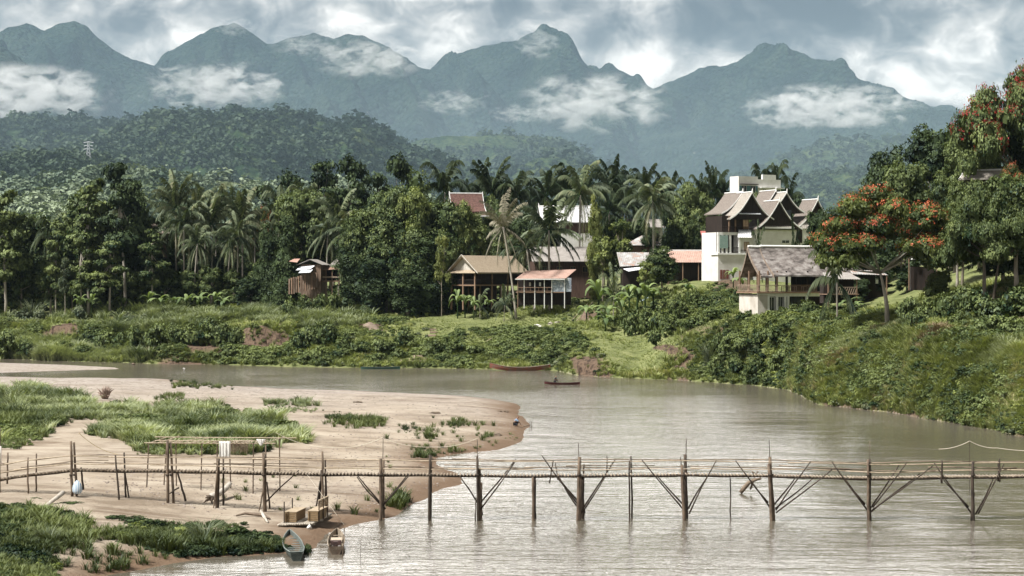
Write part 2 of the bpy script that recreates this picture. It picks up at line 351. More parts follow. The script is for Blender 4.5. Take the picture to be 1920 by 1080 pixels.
soil = np.maximum.reduce([pband(250, 420, 645, 688), pband(455, 560, 608, 650), pband(45, 150, 610, 634), pband(1075, 1145, 668, 712), pband(1245, 1300, 650, 712)*.9, pband(1280, 1420, 612, 640)*.6, pband(1340, 1410, 520, 560)*.6, pband(670, 715, 603, 620), pband(1095, 1130, 575, 600)*.8])
soil = np.maximum(soil, pband(1560, 1960, 740, 820)*.6)
soil = np.maximum(soil, np.clip((np.abs(dz)-2.5)/3, 0, 1)*(GS > 0)*(GS < 30))
soil = soil*np.clip(.5+2.2*(fbm(_X, GZ*1.5+_DD*.3, 5, 3, 77)+.18), 0, 1)
SOIL = soil
G_MAT = ground_material()
ground = link('ground', np_mesh('ground', _V, _F, G_MAT, True, attrs=dict(bank=onb, gravel=gravel, wet=wet, wetmask=(GD.ravel() > -5).astype(float)*(1-onb), soil=np.clip(soil*1.6, 0, 1).ravel())))
tag(ground, 'river bank, sandbar and village ground', kind='structure')

# ------------------------------------------------------------------ river
def river_material():
    m, nt, p = mat('river_water'); tc = N(nt, 'ShaderNodeTexCoord'); geo = N(nt, 'ShaderNodeNewGeometry')
    def noise(s, d, st, r=.5):
        mp = N(nt, 'ShaderNodeMapping'); mp.inputs['Scale'].default_value = st; L(nt, tc.outputs['Object'], mp.inputs[0])
        n = N(nt, 'ShaderNodeTexNoise'); n.inputs['Scale'].default_value = s; n.inputs['Detail'].default_value = d; n.inputs['Roughness'].default_value = r; L(nt, mp.outputs[0], n.inputs[0]); return n.outputs[0]
    mud = ramp(nt, noise(.03, 4, (1, 1, 1)), [(.35, (.125, .110, .086)), (.65, (.095, .082, .060))]).outputs[0]
    L(nt, mud, p.inputs['Base Color']); p.inputs['Roughness'].default_value = .14; p.inputs['IOR'].default_value = 1.5; p.inputs['Specular IOR Level'].default_value = 1.0
    amp = ramp(nt, noise(.022, 4, (1, .7, 1)), [(.40, .15), (.60, 1.0)]).outputs[0]
    h = math_(nt, 'MULTIPLY_ADD', noise(1.0, 3, (.55, 1.2, 1)), 1.0, math_(nt, 'MULTIPLY', noise(3.1, 3, (.6, 1.1, 1)), .42))
    h = math_(nt, 'MULTIPLY', h, amp)
    h = math_(nt, 'MULTIPLY_ADD', noise(.55, 4, (.35, 1.6, 1), .65), ramp(nt, noise(.012, 3, (1, 1, 1)), [(.48, 0.0), (.60, 1.1)]).outputs[0], h)
    h = math_(nt, 'MULTIPLY_ADD', noise(.25, 2, (.6, 1, 1)), 1.2, h)
    b = N(nt, 'ShaderNodeBump'); b.inputs['Strength'].default_value = 1; b.inputs['Distance'].default_value = .15
    L(nt, h, b.inputs['Height']); L(nt, b.outputs[0], p.inputs['Normal']); return m
rx = [-3000, 3000]; river = M().quad((-2600, -60, 0), (600, -60, 0), (600, 620, 0), (-2600, 620, 0)).build('river', river_material())
tag(river, 'muddy river reflecting the cloudy sky', kind='structure')

# ------------------------------------------------------------------ hills and mountains
HILLS = {}
def ridge_sheet(name, pts, D, df, db, z0, seed, mat_, ncol=300, nrow=110, spur=.36, rough=6, wl=None, pw=1.25, kind='structure', x_ext=None, hills_lab=None):
    if pts[0][0] > -40: pts = [(pts[0][0]-170, 500)]+pts
    if pts[-1][0] < 1960: pts = pts+[(pts[-1][0]+170, 500)]
    px = np.array([p[0] for p in pts], float); py = np.array([p[1] for p in pts], float)
    cx = np.linspace(px[0], px[-1], ncol); ridge = CH+(HY-np.interp(cx, px, py))/FPX*D
    t = np.concatenate([np.linspace(-1, 0, nrow), np.linspace(0, 1, nrow//4)[1:]])
    T, C = np.meshgrid(t, cx, indexing='ij'); Y = D+np.where(T < 0, T*df, T*db); X = (C-960)/FPX*D + 0*Y
    a = np.abs(T); f = (1-a**pw)
    Rg = np.interp(C, px, np.interp(px, cx, ridge)); Rg = np.tile(ridge, (len(t), 1))
    wl = wl or D*.045
    sp = fbm(X, Y*.35, wl, 4, seed); rdg = (.45-np.abs(fbm(X+Y*.25, Y*.22, wl*.55, 3, seed+31)))*(1 if D > 5000 else .5); env = np.clip(a*4, 0, 1)*np.clip((1-a)*4, 0, 1)
    Z = z0+(Rg-z0)*np.clip(f*(1+0*sp)+spur*sp*env+.30*(rdg-.25)*env, -0.05, 1.02)
    Z = Z+rough*(fbm(X, Y, rough*4.5, 3, seed+5))*np.clip((1-a)*6, 0, 1)
    V = np.stack([X, Y, Z], -1).reshape(-1, 3); nr, nc = Z.shape
    i = (np.arange(nr-1)[:, None]*nc+np.arange(nc-1)[None]).ravel(); F = np.stack([i, i+1, i+nc+1, i+nc], 1)
    o = link(name, np_mesh(name, V, F, mat_, True)); tag(o, kind='structure')
    if hills_lab: o['label'] = hills_lab
    HILLS[name+str(seed)] = (X, Y, Z, cx, t)
    return o
def forest_mat(name, cs, scale, bump, rock=None):
    m, nt, p = mat(name); tc = N(nt, 'ShaderNodeTexCoord')
    v = N(nt, 'ShaderNodeTexVoronoi'); v.inputs['Scale'].default_value = scale; L(nt, tc.outputs['Object'], v.inputs[0])
    n = N(nt, 'ShaderNodeTexNoise'); n.inputs['Scale'].default_value = scale*.09; n.inputs['Detail'].default_value = 9; n.inputs['Roughness'].default_value = .68; L(nt, tc.outputs['Object'], n.inputs[0])
    f = math_(nt, 'MULTIPLY_ADD', v.outputs['Distance'], -.25, n.outputs[0]); f = math_(nt, 'ADD', f, .14)
    c = ramp(nt, f, [(.36, cs[0]), (.5, cs[1]), (.64, cs[2])]).outputs[0]
    if rock:
        mp = N(nt, 'ShaderNodeMapping'); mp.inputs['Scale'].default_value = (1, 1, .35); L(nt, tc.outputs['Object'], mp.inputs[0])
        n3 = N(nt, 'ShaderNodeTexNoise'); n3.inputs['Scale'].default_value = .008; n3.inputs['Detail'].default_value = 6; n3.inputs['Roughness'].default_value = .7; L(nt, mp.outputs[0], n3.inputs[0])
        c = mixc(nt, ramp(nt, n3.outputs[0], [(rock[0], 0.0), (rock[0]+.03, 1.0)]).outputs[0], c, rock[1])
    L(nt, c, p.inputs['Base Color']); p.inputs['Roughness'].default_value = 1; p.inputs['Specular IOR Level'].default_value = 0
    b = N(nt, 'ShaderNodeBump'); b.inputs['Strength'].default_value = 1; b.inputs['Distance'].default_value = bump
    hh = math_(nt, 'MULTIPLY_ADD', v.outputs['Distance'], -.6, n.outputs[0]); L(nt, hh, b.inputs['Height']); L(nt, b.outputs[0], p.inputs['Normal']); return m
MT = forest_mat('mountain_forest', [(.004, .011, .009), (.013, .026, .019), (.028, .044, .030)], .055, 34, (.70, (.30, .27, .24)))
MH = forest_mat('hill_forest', [(.012, .024, .012), (.030, .048, .022), (.060, .078, .035)], .10, 8)
MHP = forest_mat('hill_scrub', [(.035, .055, .025), (.075, .095, .045), (.13, .145, .075)], .09, 7)
MB_ = forest_mat('bare_hill', [(.05, .06, .03), (.16, .12, .085), (.22, .15, .11)], .05, 6)
ridge_sheet('mountain_range', [(-500, 90), (-250, 60), (-60, 85), (0, 62), (20, 50), (50, 45), (85, 57), (110, 45), (140, 38), (165, 50), (185, 72), (215, 95), (250, 112), (290, 124), (330, 150), (400, 200), (520, 270), (650, 330)], 7200, 2300, 1500, 10, 11, MT, 340, 150, hills_lab='leftmost twin-peaked mountain')
ridge_sheet('mountain_range', [(150, 230), (220, 165), (285, 125), (300, 118), (330, 92), (370, 68), (400, 55), (440, 43), (470, 60), (500, 82), (520, 80), (545, 70), (590, 63), (612, 70), (625, 72), (650, 65), (680, 67), (720, 85), (760, 108), (785, 125), (815, 135), (850, 160), (930, 220), (1100, 300)], 7600, 2500, 1500, 10, 23, MT, 420, 160, hills_lab='long mountain with a pointed peak left of centre')
ridge_sheet('mountain_range', [(640, 290), (740, 190), (810, 137), (835, 122), (860, 106), (900, 92), (940, 85), (970, 85), (1000, 76), (1015, 60), (1040, 75), (1070, 105), (1100, 128), (1140, 150), (1180, 172), (1215, 187), (1260, 220), (1340, 280), (1420, 330)], 7900, 2500, 1500, 10, 37, MT, 380, 150, hills_lab='mountain with the sharp peak at the centre')
ridge_sheet('mountain_range', [(1050, 300), (1130, 235), (1205, 184), (1240, 160), (1290, 140), (1310, 128), (1360, 124), (1400, 110), (1430, 106), (1460, 122), (1500, 135), (1545, 142), (1580, 145), (1620, 160), (1680, 190), (1720, 200), (1800, 215), (1920, 240), (2100, 230), (2500, 200)], 8000, 2600, 1500, 10, 41, MT, 420, 150, hills_lab='broad mountain on the right')
ridge_sheet('mountain_range', [(-500, 120), (-200, 60), (-60, 70), (0, 84), (35, 105), (75, 140), (120, 165), (160, 195), (200, 240), (260, 300), (330, 350)], 5600, 1500, 900, 10, 53, MT, 260, 120, spur=.10, hills_lab='dark shoulder at the left edge')
ridge_sheet('mountain_range', [(950, 330), (1040, 296), (1120, 280), (1200, 262), (1290, 240), (1400, 226), (1500, 232), (1600, 215), (1700, 205), (1850, 215), (2100, 200), (2500, 190)], 6600, 1600, 900, 10, 67, MT, 300, 120, spur=.12, hills_lab='hazy foothills under the right mountain')
ridge_sheet('hills', [(1380, 330), (1450, 300), (1500, 282), (1560, 268), (1620, 262), (1700, 262), (1800, 250), (2100, 240)], 4600, 1100, 700, 10, 71, MH, 240, 90, spur=.12, rough=5, hills_lab='pale wooded hill at right')
ridge_sheet('hills', [(1400, 365), (1470, 345), (1520, 328), (1570, 320), (1640, 312), (1750, 300), (2000, 290)], 3100, 700, 500, 10, 73, MH, 240, 80, spur=.12, rough=4, hills_lab='nearer wooded hill at right')
ridge_sheet('hills', [(700, 300), (770, 268), (800, 258), (850, 254), (950, 252), (1020, 257), (1070, 272), (1110, 295), (1160, 325), (1220, 350)], 3900, 900, 600, 10, 79, MH, 260, 90, spur=.12, rough=5, hills_lab='low wooded hill behind the palms')
ridge_sheet('hills', [(860, 365), (920, 335), (960, 318), (990, 304), (1025, 294), (1060, 292), (1090, 300), (1130, 325), (1180, 350)], 3000, 500, 400, 10, 83, MH, 200, 70, spur=.12, rough=4, hills_lab='small round hill behind the coconut palms')
ridge_sheet('hills', [(-900, 240), (-300, 230), (0, 222), (60, 219), (120, 222), (160, 224), (230, 228), (300, 232), (380, 250), (460, 280)], 3000, 800, 600, 10, 89, MH, 300, 90, spur=.12, rough=4, hills_lab='low wooded ridge at left')
ridge_sheet('hills', [(60, 340), (130, 300), (180, 275), (240, 247), (290, 218), (330, 212), (420, 215), (500, 211), (580, 216), (620, 227), (640, 236), (660, 229), (690, 229), (720, 248), (745, 264), (800, 290), (870, 318), (940, 345), (1000, 370)], 2500, 700, 500, 10, 97, MH, 400, 110, spur=.14, rough=4, hills_lab='dark wooded hill behind the village')
ridge_sheet('hills', [(-900, 330), (-300, 310), (0, 296), (60, 291), (130, 292), (200, 294), (260, 320), (330, 343), (400, 352), (500, 372), (600, 385)], 1900, 500, 400, 10, 101, MH, 320, 90, spur=.12, rough=3, hills_lab='wooded spur at left with the pylon')
ridge_sheet('hills', [(-900, 385), (-300, 370), (0, 345), (100, 338), (200, 322), (300, 330), (420, 340), (520, 350), (640, 345), (760, 372), (900, 390), (1100, 400)], 1500, 400, 400, 10, 103, MHP, 320, 90, spur=.12, rough=3, hills_lab='pale scrubby foot of the hills')
# bare patch
# ------------------------------------------------------------------ haze and cloud
def volbox(name, x0, x1, y0, y1, z0, z1, dens, color, label, ani=.0):
    m = bpy.data.materials.new(name); m.use_nodes = True; nt = m.node_tree; nt.nodes.clear()
    o = N(nt, 'ShaderNodeOutputMaterial'); v = N(nt, 'ShaderNodeVolumePrincipled'); v.inputs['Density'].default_value = dens; v.inputs['Color'].default_value = (*color, 1); v.inputs['Anisotropy'].default_value = ani
    L(nt, v.outputs[0], o.inputs['Volume'])
    b = M().span(x0, x1, y0, y1, z0, z1).build(name, m); tag(b, label, kind='stuff'); return b
volbox('haze', -4200, 4200, -90, 9700, -20, 1080, .000020, (.52, .70, .88), 'thin blue haze over the whole valley')
volbox('hill_mist', -3900, 3900, 950, 9600, -5, 1060, .000023, (.42, .64, .86), 'bluish air deepening over the wooded hills')
volbox('foothill_mist', -3700, 3700, 1150, 3250, -3, 240, .00005, (.62, .82, .95), 'low mist softening the foot of the wooded hills')
volbox('valley_mist', -3600, 3600, 3300, 7000, 2, 480, .00003, (.66, .80, .92), 'pale mist lying in the valley under the mountains')
def wisp(px, py, D, w, h, seed, label, dens=.02, thr=.42, depth=None, lump=3.0):
    c = P(px, py, D); k = D/FPX; sx, sz = w*k/2, h*k/2; sy = depth or sx*.5
    bpy_me = bpy.data.meshes.new('cloud'); import bmesh
    bm = bmesh.new(); bmesh.ops.create_icosphere(bm, subdivisions=3, radius=1); bm.to_mesh(bpy_me); bm.free()
    m = bpy.data.materials.new('cloud_vapour'); m.use_nodes = True; nt = m.node_tree; nt.nodes.clear()
    o = N(nt, 'ShaderNodeOutputMaterial'); v = N(nt, 'ShaderNodeVolumePrincipled'); v.inputs['Color'].default_value = (1, 1, 1, 1); v.inputs['Anisotropy'].default_value = .1
    tc = N(nt, 'ShaderNodeTexCoord'); ln = N(nt, 'ShaderNodeVectorMath', operation='LENGTH'); L(nt, tc.outputs['Object'], ln.inputs[0])
    mp = N(nt, 'ShaderNodeMapping'); mp.inputs['Scale'].default_value = (sx/sz*.5, sy/sz*.5, 1); mp.inputs['Location'].default_value = (seed*3.1, seed*1.7, 0); L(nt, tc.outputs['Object'], mp.inputs[0])
    n = N(nt, 'ShaderNodeTexNoise'); n.inputs['Scale'].default_value = lump*.8; n.inputs['Detail'].default_value = 7; n.inputs['Roughness'].default_value = .62; n.inputs['Distortion'].default_value = .5; L(nt, mp.outputs[0], n.inputs[0])
    f = math_(nt, 'MULTIPLY_ADD', ln.outputs['Value'], -.46, math_(nt, 'MULTIPLY_ADD', n.outputs[0], 3.6, -1.26))      # falls off towards the shell
    f = math_(nt, 'MULTIPLY_ADD', math_(nt, 'SUBTRACT', f, thr-.175), 3.2, 0, clamp=True)
    edge = math_(nt, 'MULTIPLY', math_(nt, 'SUBTRACT', 1.0, ln.outputs['Value'], clamp=True), 4, clamp=True)
    f = math_(nt, 'MULTIPLY', f, edge)
    L(nt, math_(nt, 'MULTIPLY', f, dens), v.inputs['Density']); L(nt, v.outputs[0], o.inputs['Volume'])
    m.cycles.volume_step_rate = .3
    bpy_me.materials.append(m); ob = link('cloud', bpy_me, None, c); ob.scale = (sx, sy, sz)
    tag(ob, label, 'cloud', 'low clouds drifting along the mountains'); return ob
wisp(30, 178, 5000, 400, 130, 1, 'large white cloud bank against the shoulder at the left edge', .014, .40)
wisp(150, 155, 5100, 70, 60, 12, 'small torn wisp beside the large left cloud bank', .012, .42)
wisp(400, 160, 5000, 310, 100, 2, 'long white cloud lying below the pointed left peak', .012, .42)
wisp(690, 108, 5000, 250, 90, 3, 'slanting cloud below the rounded twin summit', .009, .42)
wisp(575, 85, 6400, 150, 50, 4, 'faint veil of cloud on the saddle right of the pointed peak', .005, .40)
wisp(860, 192, 5000, 140, 60, 5, 'small broken cloud on the slope left of the sharp peak', .009, .42)
wisp(1120, 190, 5000, 320, 130, 6, 'tall billowing cloud in the gap right of the sharp peak', .013, .42)
wisp(1005, 80, 6800, 110, 70, 7, 'thin mist clinging to the tip of the sharp peak', .006, .38)
wisp(1560, 200, 5000, 370, 95, 8, 'long white cloud bank across the broad right mountain', .014, .41)
wisp(975, 213, 5000, 130, 40, 14, 'low ragged cloud scrap left of the billowing gap cloud', .010, .41)
wisp(1470, 226, 4950, 150, 40, 15, 'thin tail of cloud under the left end of the right cloud bank', .010, .41)
wisp(500, 168, 4950, 80, 50, 16, 'small upturned cloud at the right end of the long left cloud', .011, .41)
wisp(800, 190, 5050, 50, 40, 17, 'tiny cloud scrap on the slope above the palms', .009, .41)
wisp(440, 50, 6600, 90, 40, 9, 'cap of mist on the pointed left summit', .005, .36)
# ------------------------------------------------------------------ foliage primitives (numpy)
rng = np.random.default_rng(7)
def leaf_quads(c, n, size, rg, asp=.5, fold=.18, up=None):
    """diamond leaves at c facing n"""
    k = len(c); n = n/np.linalg.norm(n, axis=1, keepdims=True)
    r = rg.normal(size=(k, 3)) if up is None else up
    t = np.cross(n, r); t /= np.linalg.norm(t, axis=1, keepdims=True)+1e-9; b = np.cross(n, t)
    s = np.asarray(size).reshape(-1, 1)*np.ones((k, 1))
    V = np.stack([c-t*s*.5, c+b*s*asp*.5+n*s*fold*.3, c+t*s*.5-n*s*fold, c-b*s*asp*.5+n*s*fold*.3], 1).reshape(-1, 3)
    F = np.arange(4*k).reshape(k, 4); return V, F
def rand_dirs(k, rg):
    d = rg.normal(size=(k, 3)); return d/np.linalg.norm(d, axis=1, keepdims=True)
def crown(lobes, n, size, seed, clump=12, spread=.16, asp=.55, inner=.12, upb=.5, low=-.35, drop=0, tlo=.25, core=.07):
    """leaves in clumps over the skin of a set of ellipsoid lobes; returns V, F, tint"""
    rg = np.random.default_rng(seed); lob = np.array(lobes, float)
    area = (lob[:, 3]*lob[:, 4]+lob[:, 4]*lob[:, 5]+lob[:, 3]*lob[:, 5]); nc = max(4, n//clump)
    li = rg.choice(len(lob), nc, p=area/area.sum()); d = rand_dirs(nc, rg)
    flip = (d[:, 2] < low) & (rg.random(nc) < .8); d[flip, 2] *= -1
    rr = 1-np.abs(rg.normal(0, inner, nc)); o = lob[li, :3]; rad = lob[li, 3:6]
    cc = o+d*rad*rr[:, None]
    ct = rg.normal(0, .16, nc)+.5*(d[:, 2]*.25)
    k = rg.integers(int(clump*.6), int(clump*1.4)+1, nc); idx = np.repeat(np.arange(nc), k)
    mr = rad.mean(1)[idx][:, None]
    p = cc[idx]+rg.normal(size=(len(idx), 3))*np.array([1, 1, .55])*spread*mr
    if drop: p[:, 2] -= np.abs(rg.normal(0, drop, len(idx)))
    nn = d[idx]+rg.normal(size=(len(idx), 3))*.42+np.array([0, 0, upb])
    sz = size*rg.uniform(.6, 1.3, len(idx)); V, F = leaf_quads(p, nn, sz, rg, asp)
    lt = rg.normal(0, .16, len(lob))
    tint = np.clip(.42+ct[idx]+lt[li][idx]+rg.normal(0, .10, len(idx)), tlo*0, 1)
    if core:      # oversized leaf quads added inside every lobe to block light through the crown
        k2 = int(n*core); l2 = rg.choice(len(lob), k2, p=area/area.sum()); d2 = rand_dirs(k2, rg); p2 = lob[l2, :3]+d2*lob[l2, 3:6]*rg.uniform(.45, .74, k2)[:, None]
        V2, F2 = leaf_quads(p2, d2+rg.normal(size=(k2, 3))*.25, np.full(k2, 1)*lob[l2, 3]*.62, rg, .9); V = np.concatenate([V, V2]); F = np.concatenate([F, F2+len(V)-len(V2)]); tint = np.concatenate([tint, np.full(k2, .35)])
    return V, F, tint
def tube_np(*a, **k): return M().tube(*a, **k)
def lobes_in(k, W_, H_, z0, seed, flat=1.0, rmin=.22, rmax=.38, top=.6):
    rg = random.Random(seed); out = []
    for i in range(k):
        a = rg.uniform(0, 2*math.pi); rr = math.sqrt(rg.random())*.62*W_/2; z = z0+H_*(.22+.6*rg.random())
        shrink = 1-.5*max(0, (z-z0)/H_-.5)/.5*.9; r = W_/2*rg.uniform(rmin, rmax)*1.15
        out.append((math.cos(a)*rr*shrink, math.sin(a)*rr*shrink, z, r, r, r*flat*rg.uniform(.7, .95)))
    return out
BARK = surf('bark', (.20, .17, .135), (.33, .29, .24), 2.5, stretch=(1, 1, .3), bump=.03)
BARKP = surf('pale_bark', (.24, .215, .18), (.38, .35, .30), 2.0, stretch=(1, 1, .4), bump=.03)
BARKD = surf('dark_bark', (.08, .065, .05), (.15, .12, .09), 2.5, stretch=(1, 1, .3), bump=.03)
LD = leafmat('leaf_dark', (.006, .016, .008), (.095, .130, .050), .12)
LM = leafmat('leaf_mid', (.012, .030, .010), (.195, .235, .085), .17)
LL = leafmat('leaf_light', (.030, .055, .015), (.32, .36, .12), .30)
LY = leafmat('leaf_yellowish', (.05, .075, .018), (.36, .38, .13), .30)
LG = leafmat('leaf_silver', (.035, .055, .030), (.29, .32, .20), .25)
LF = leafmat('leaf_flame_tree', (.018, .036, .010), (.15, .175, .050), .3)
PALM = leafmat('palm_leaf', (.010, .024, .012), (.17, .20, .11), .2, alt=(.27, .26, .16))
PALMD = leafmat('palm_leaf_dark', (.007, .016, .009), (.075, .095, .045), .2)
BAN = leafmat('banana_leaf', (.030, .065, .022), (.27, .34, .14), .35)
GRS = leafmat('grass_blade', (.035, .055, .016), (.33, .37, .14), .3, alt=(.50, .46, .28))
GRP = leafmat('pale_grass_blade', (.05, .075, .032), (.40, .44, .26), .3)
RED = leafmat('flame_blossom', (.26, .055, .025), (.60, .185, .085), .15)
REDD = leafmat('deep_red_blossom', (.10, .008, .006), (.32, .035, .026), .15)

# tree prototypes: nominal height 10, width noted. Root empties live far under the camera until reused.
PROTO = {}
def make_tree(kind, seed, W_, lobes, n, size, limbs, cz, trunk_r=.22, clump=12, spread=.16, blossoms=None, lean=0, **kw):
    rg = random.Random(seed); root = {'w': W_}
    t = M(); top = (lean, 0, cz); n_ = 6
    pts = [(lean*(k/n_)**1.5+rg.uniform(-.06, .06), rg.uniform(-.06, .06), cz*k/n_) for k in range(n_+1)]; pts[0] = (0, 0, -.5)
    t.tube(pts, [trunk_r*(1.25-.75*k/n_) for k in range(n_+1)], 7)
    for i in range(limbs):
        l = lobes[i % len(lobes)]; s = Vector(pts[rg.randint(n_-2, n_)]) if not kw.get('fork') else Vector(pts[n_])
        e = Vector(l[:3]); mid = s.lerp(e, .5)+Vector((0, 0, -.3*rg.random())); 
        t.tube([s, mid, e], [trunk_r*.42, trunk_r*.2, trunk_r*.06], 5)
    kw.pop('fork', None)
    root['trunk'] = t.mesh('trunk', BARK, True)
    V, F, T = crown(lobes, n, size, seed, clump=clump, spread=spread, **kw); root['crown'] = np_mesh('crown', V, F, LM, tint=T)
    if blossoms:
        bl = [(l[0], l[1], l[2]+l[5]*.25, l[3]*1.04, l[4]*1.04, l[5]*.95) for l in lobes]
        V, F, T = crown([b for b in bl if b[2] > 5.0], blossoms, size*.5, seed+9, clump=9, spread=.13, low=.0, inner=.03, asp=.8, core=0); root['blossoms'] = np_mesh('blossoms', V, F, RED, tint=T)
    PROTO.setdefault(kind, []).append(root)
for s in range(4):      # full round crowns
    make_tree('round', 100+s, 8, lobes_in(24, 8, 8.6, 1.3, 100+s), 10000, .32, 8, 4.6, spread=.15, inner=.12)
for s in range(3):      # tall, uneven, gaps between tiers
    rg = random.Random(200+s); lo = []
    for k in range(15):
        z = 3.6+6.0*k/15+rg.uniform(-.3, .3); a = rg.uniform(0, 6.28); q = rg.uniform(.4, 2.2)*(1.05-.55*k/15); r = rg.uniform(.9, 1.7)*(1.05-.45*k/15)
        lo.append((math.cos(a)*q, math.sin(a)*q, z, r, r, r*.34))
    make_tree('layered', 200+s, 6.4, lo, 6500, .36, 13, 8.0, trunk_r=.13, spread=.15, inner=.25, low=-.2)
for s in range(2):      # flame tree umbrella
    rg = random.Random(300+s); lo = []
    for k in range(60):
        a = rg.uniform(0, 6.28); q = math.sqrt(rg.random())*6.3; z = 8.0-q*q*.075+rg.uniform(-1.7, .8); r = rg.uniform(.9, 1.8); lo.append((math.cos(a)*q, math.sin(a)*q*.8, z, r, r, r*.42))
    make_tree('flame', 300+s, 14, lo, 26000, .27, 13, 3.4, trunk_r=.20, spread=.20, blossoms=8500, lean=-.8, inner=.2, fork=True)
for s in range(3):      # vine-hung column down to the ground
    rg = random.Random(400+s); lo = []
    for k in range(30):
        z = .6+8.6*rg.random(); q = rg.uniform(0, 1.6)*(1 if z > 5 else .9)*(1-.5*max(0, z-7.5)/2.5); a = rg.uniform(0, 6.28); r = rg.uniform(.7, 1.5)*(1.15-.4*max(0, z-6.5)/3)
        lo.append((math.cos(a)*q, math.sin(a)*q, z, r, r, r*rg.uniform(.7, 1.3)))
    make_tree('vine', 400+s, 6, lo, 12000, .24, 4, 6, spread=.17, drop=.28, inner=.14, low=-.7, clump=18)
for s in range(3):      # sparse airy crown
    make_tree('airy', 500+s, 6.5, lobes_in(15, 6.5, 7.2, 2.6, 500+s, .8, .17, .30), 2800, .36, 13, 5.2, trunk_r=.14, spread=.24, inner=.2)
for s in range(3):      # ragged dense dark crown, fine leaves
    make_tree('dense', 600+s, 9, lobes_in(38, 9, 10.2, -.6, 600+s, .85, .16, .28), 12000, .29, 8, 4, spread=.15, inner=.14)
def shrub_proto(kind, seed, k, n, size, flat, **kw):
    lo = [(x*.72, y*.72, max(.2, z*.55), r, r2, r3*flat) for x, y, z, r, r2, r3 in lobes_in(k, 2.4, 1.5, -.1, seed, 1)]
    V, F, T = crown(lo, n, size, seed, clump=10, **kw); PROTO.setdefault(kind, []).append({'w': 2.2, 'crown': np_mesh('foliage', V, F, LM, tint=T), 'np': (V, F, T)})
for s in range(4): shrub_proto('shrub', 700+s, 9, 900, .17, .9, spread=.22)
for s in range(3): shrub_proto('bigleaf', 720+s, 7, 300, .34, .9, spread=.3, asp=.6)
def palm_proto(kind, seed, nf=22, fl=4.6, droop=1.0, lean=.6, leaflets=26, lw=.13, H=10, dead=2):
    rg = random.Random(seed); r2 = np.random.default_rng(seed); t = M()
    cz = H-2.3; lx = rg.uniform(-lean, lean)
    pts = [(lx*(k/8)**1.6*1.6, 0, cz*k/8) for k in range(9)]; pts[0] = (0, 0, -.5); top = Vector(pts[-1])
    t.tube(pts, [.24, .17]+[.135]*6+[.12], 7); VV = []; FF = []; TT = []; nb = 0
    rib = M()
    for i in range(nf):
        a = i*2.399+rg.uniform(-.25, .25); el0 = R(rg.uniform(-25, 78)) if i >= dead else R(-50); ln = fl*rg.uniform(.8, 1.08)
        u = np.array([math.cos(a), math.sin(a), 0]); pos = np.array(top); el = el0; path = [pos.copy()]; K = 9
        for k in range(K):
            el -= droop*(.07+.030*k)*(1.35 if el0 > .6 else 1.0); pos = pos+(u*math.cos(el)+np.array([0, 0, math.sin(el)]))*ln/K; path.append(pos.copy())
        path = np.array(path); rib.tube([tuple(q) for q in path[::2]]+[tuple(path[-1])], [.04, .035, .03, .02, .015, .01][:len(path[::2])+1], 4, cap=False)
        s = np.linspace(.12, .99, leaflets); P0 = np.stack([np.interp(s*K, np.arange(K+1), path[:, j]) for j in range(3)], 1)
        tang = np.gradient(P0, axis=0); tang /= np.linalg.norm(tang, axis=1, keepdims=True); side = np.cross(tang, [0, 0, 1.]); side /= np.linalg.norm(side, axis=1, keepdims=True)+1e-9
        LLn = (.80*np.sin(np.pi*(s*.86+.10))**.6)*fl/4.6; base = rg.uniform(.2, .75) if i >= dead else .97
        for sg in (-1, 1):
            dn = r2.uniform(.15, .75, leaflets)[:, None]
            d = side*sg*.85+tang*.55-np.array([0, 0, 1.])*dn; d /= np.linalg.norm(d, axis=1, keepdims=True)
            wv = tang*lw*.5
            a0 = P0-wv; a1 = P0+wv; m0 = P0+d*LLn[:, None]*.55; e = P0+d*LLn[:, None]-np.array([0, 0, .16])
            V = np.stack([a0, a1, m0+wv*.9, e], 1).reshape(-1, 3); F = np.arange(4*leaflets).reshape(-1, 4)+nb; nb += 4*leaflets
            VV.append(V); FF.append(F); TT.append(np.clip(base+r2.normal(0, .12, leaflets), 0, 1) if i >= dead else np.full(leaflets, .97))
    PROTO.setdefault(kind, []).append({'w': fl*1.8, 'trunk': t.mesh('trunk', BARKP, True), 'crown': np_mesh('fronds', np.concatenate(VV), np.concatenate(FF), PALM, tint=np.concatenate(TT)), 'ribs': rib.mesh('frond_ribs', BAN, True)})
for s in range(5): palm_proto('palm', 800+s, nf=26, droop=[.55, .72, .45, .62, .8][s])
for s in range(2): palm_proto('bare_palm', 830+s, nf=17, fl=4.0, droop=.35, leaflets=17, lw=.07, dead=3)
for s in range(2): palm_proto('low_palm', 840+s, nf=13, fl=5.2, droop=.6, H=4.5, leaflets=24, lw=.12, dead=0)
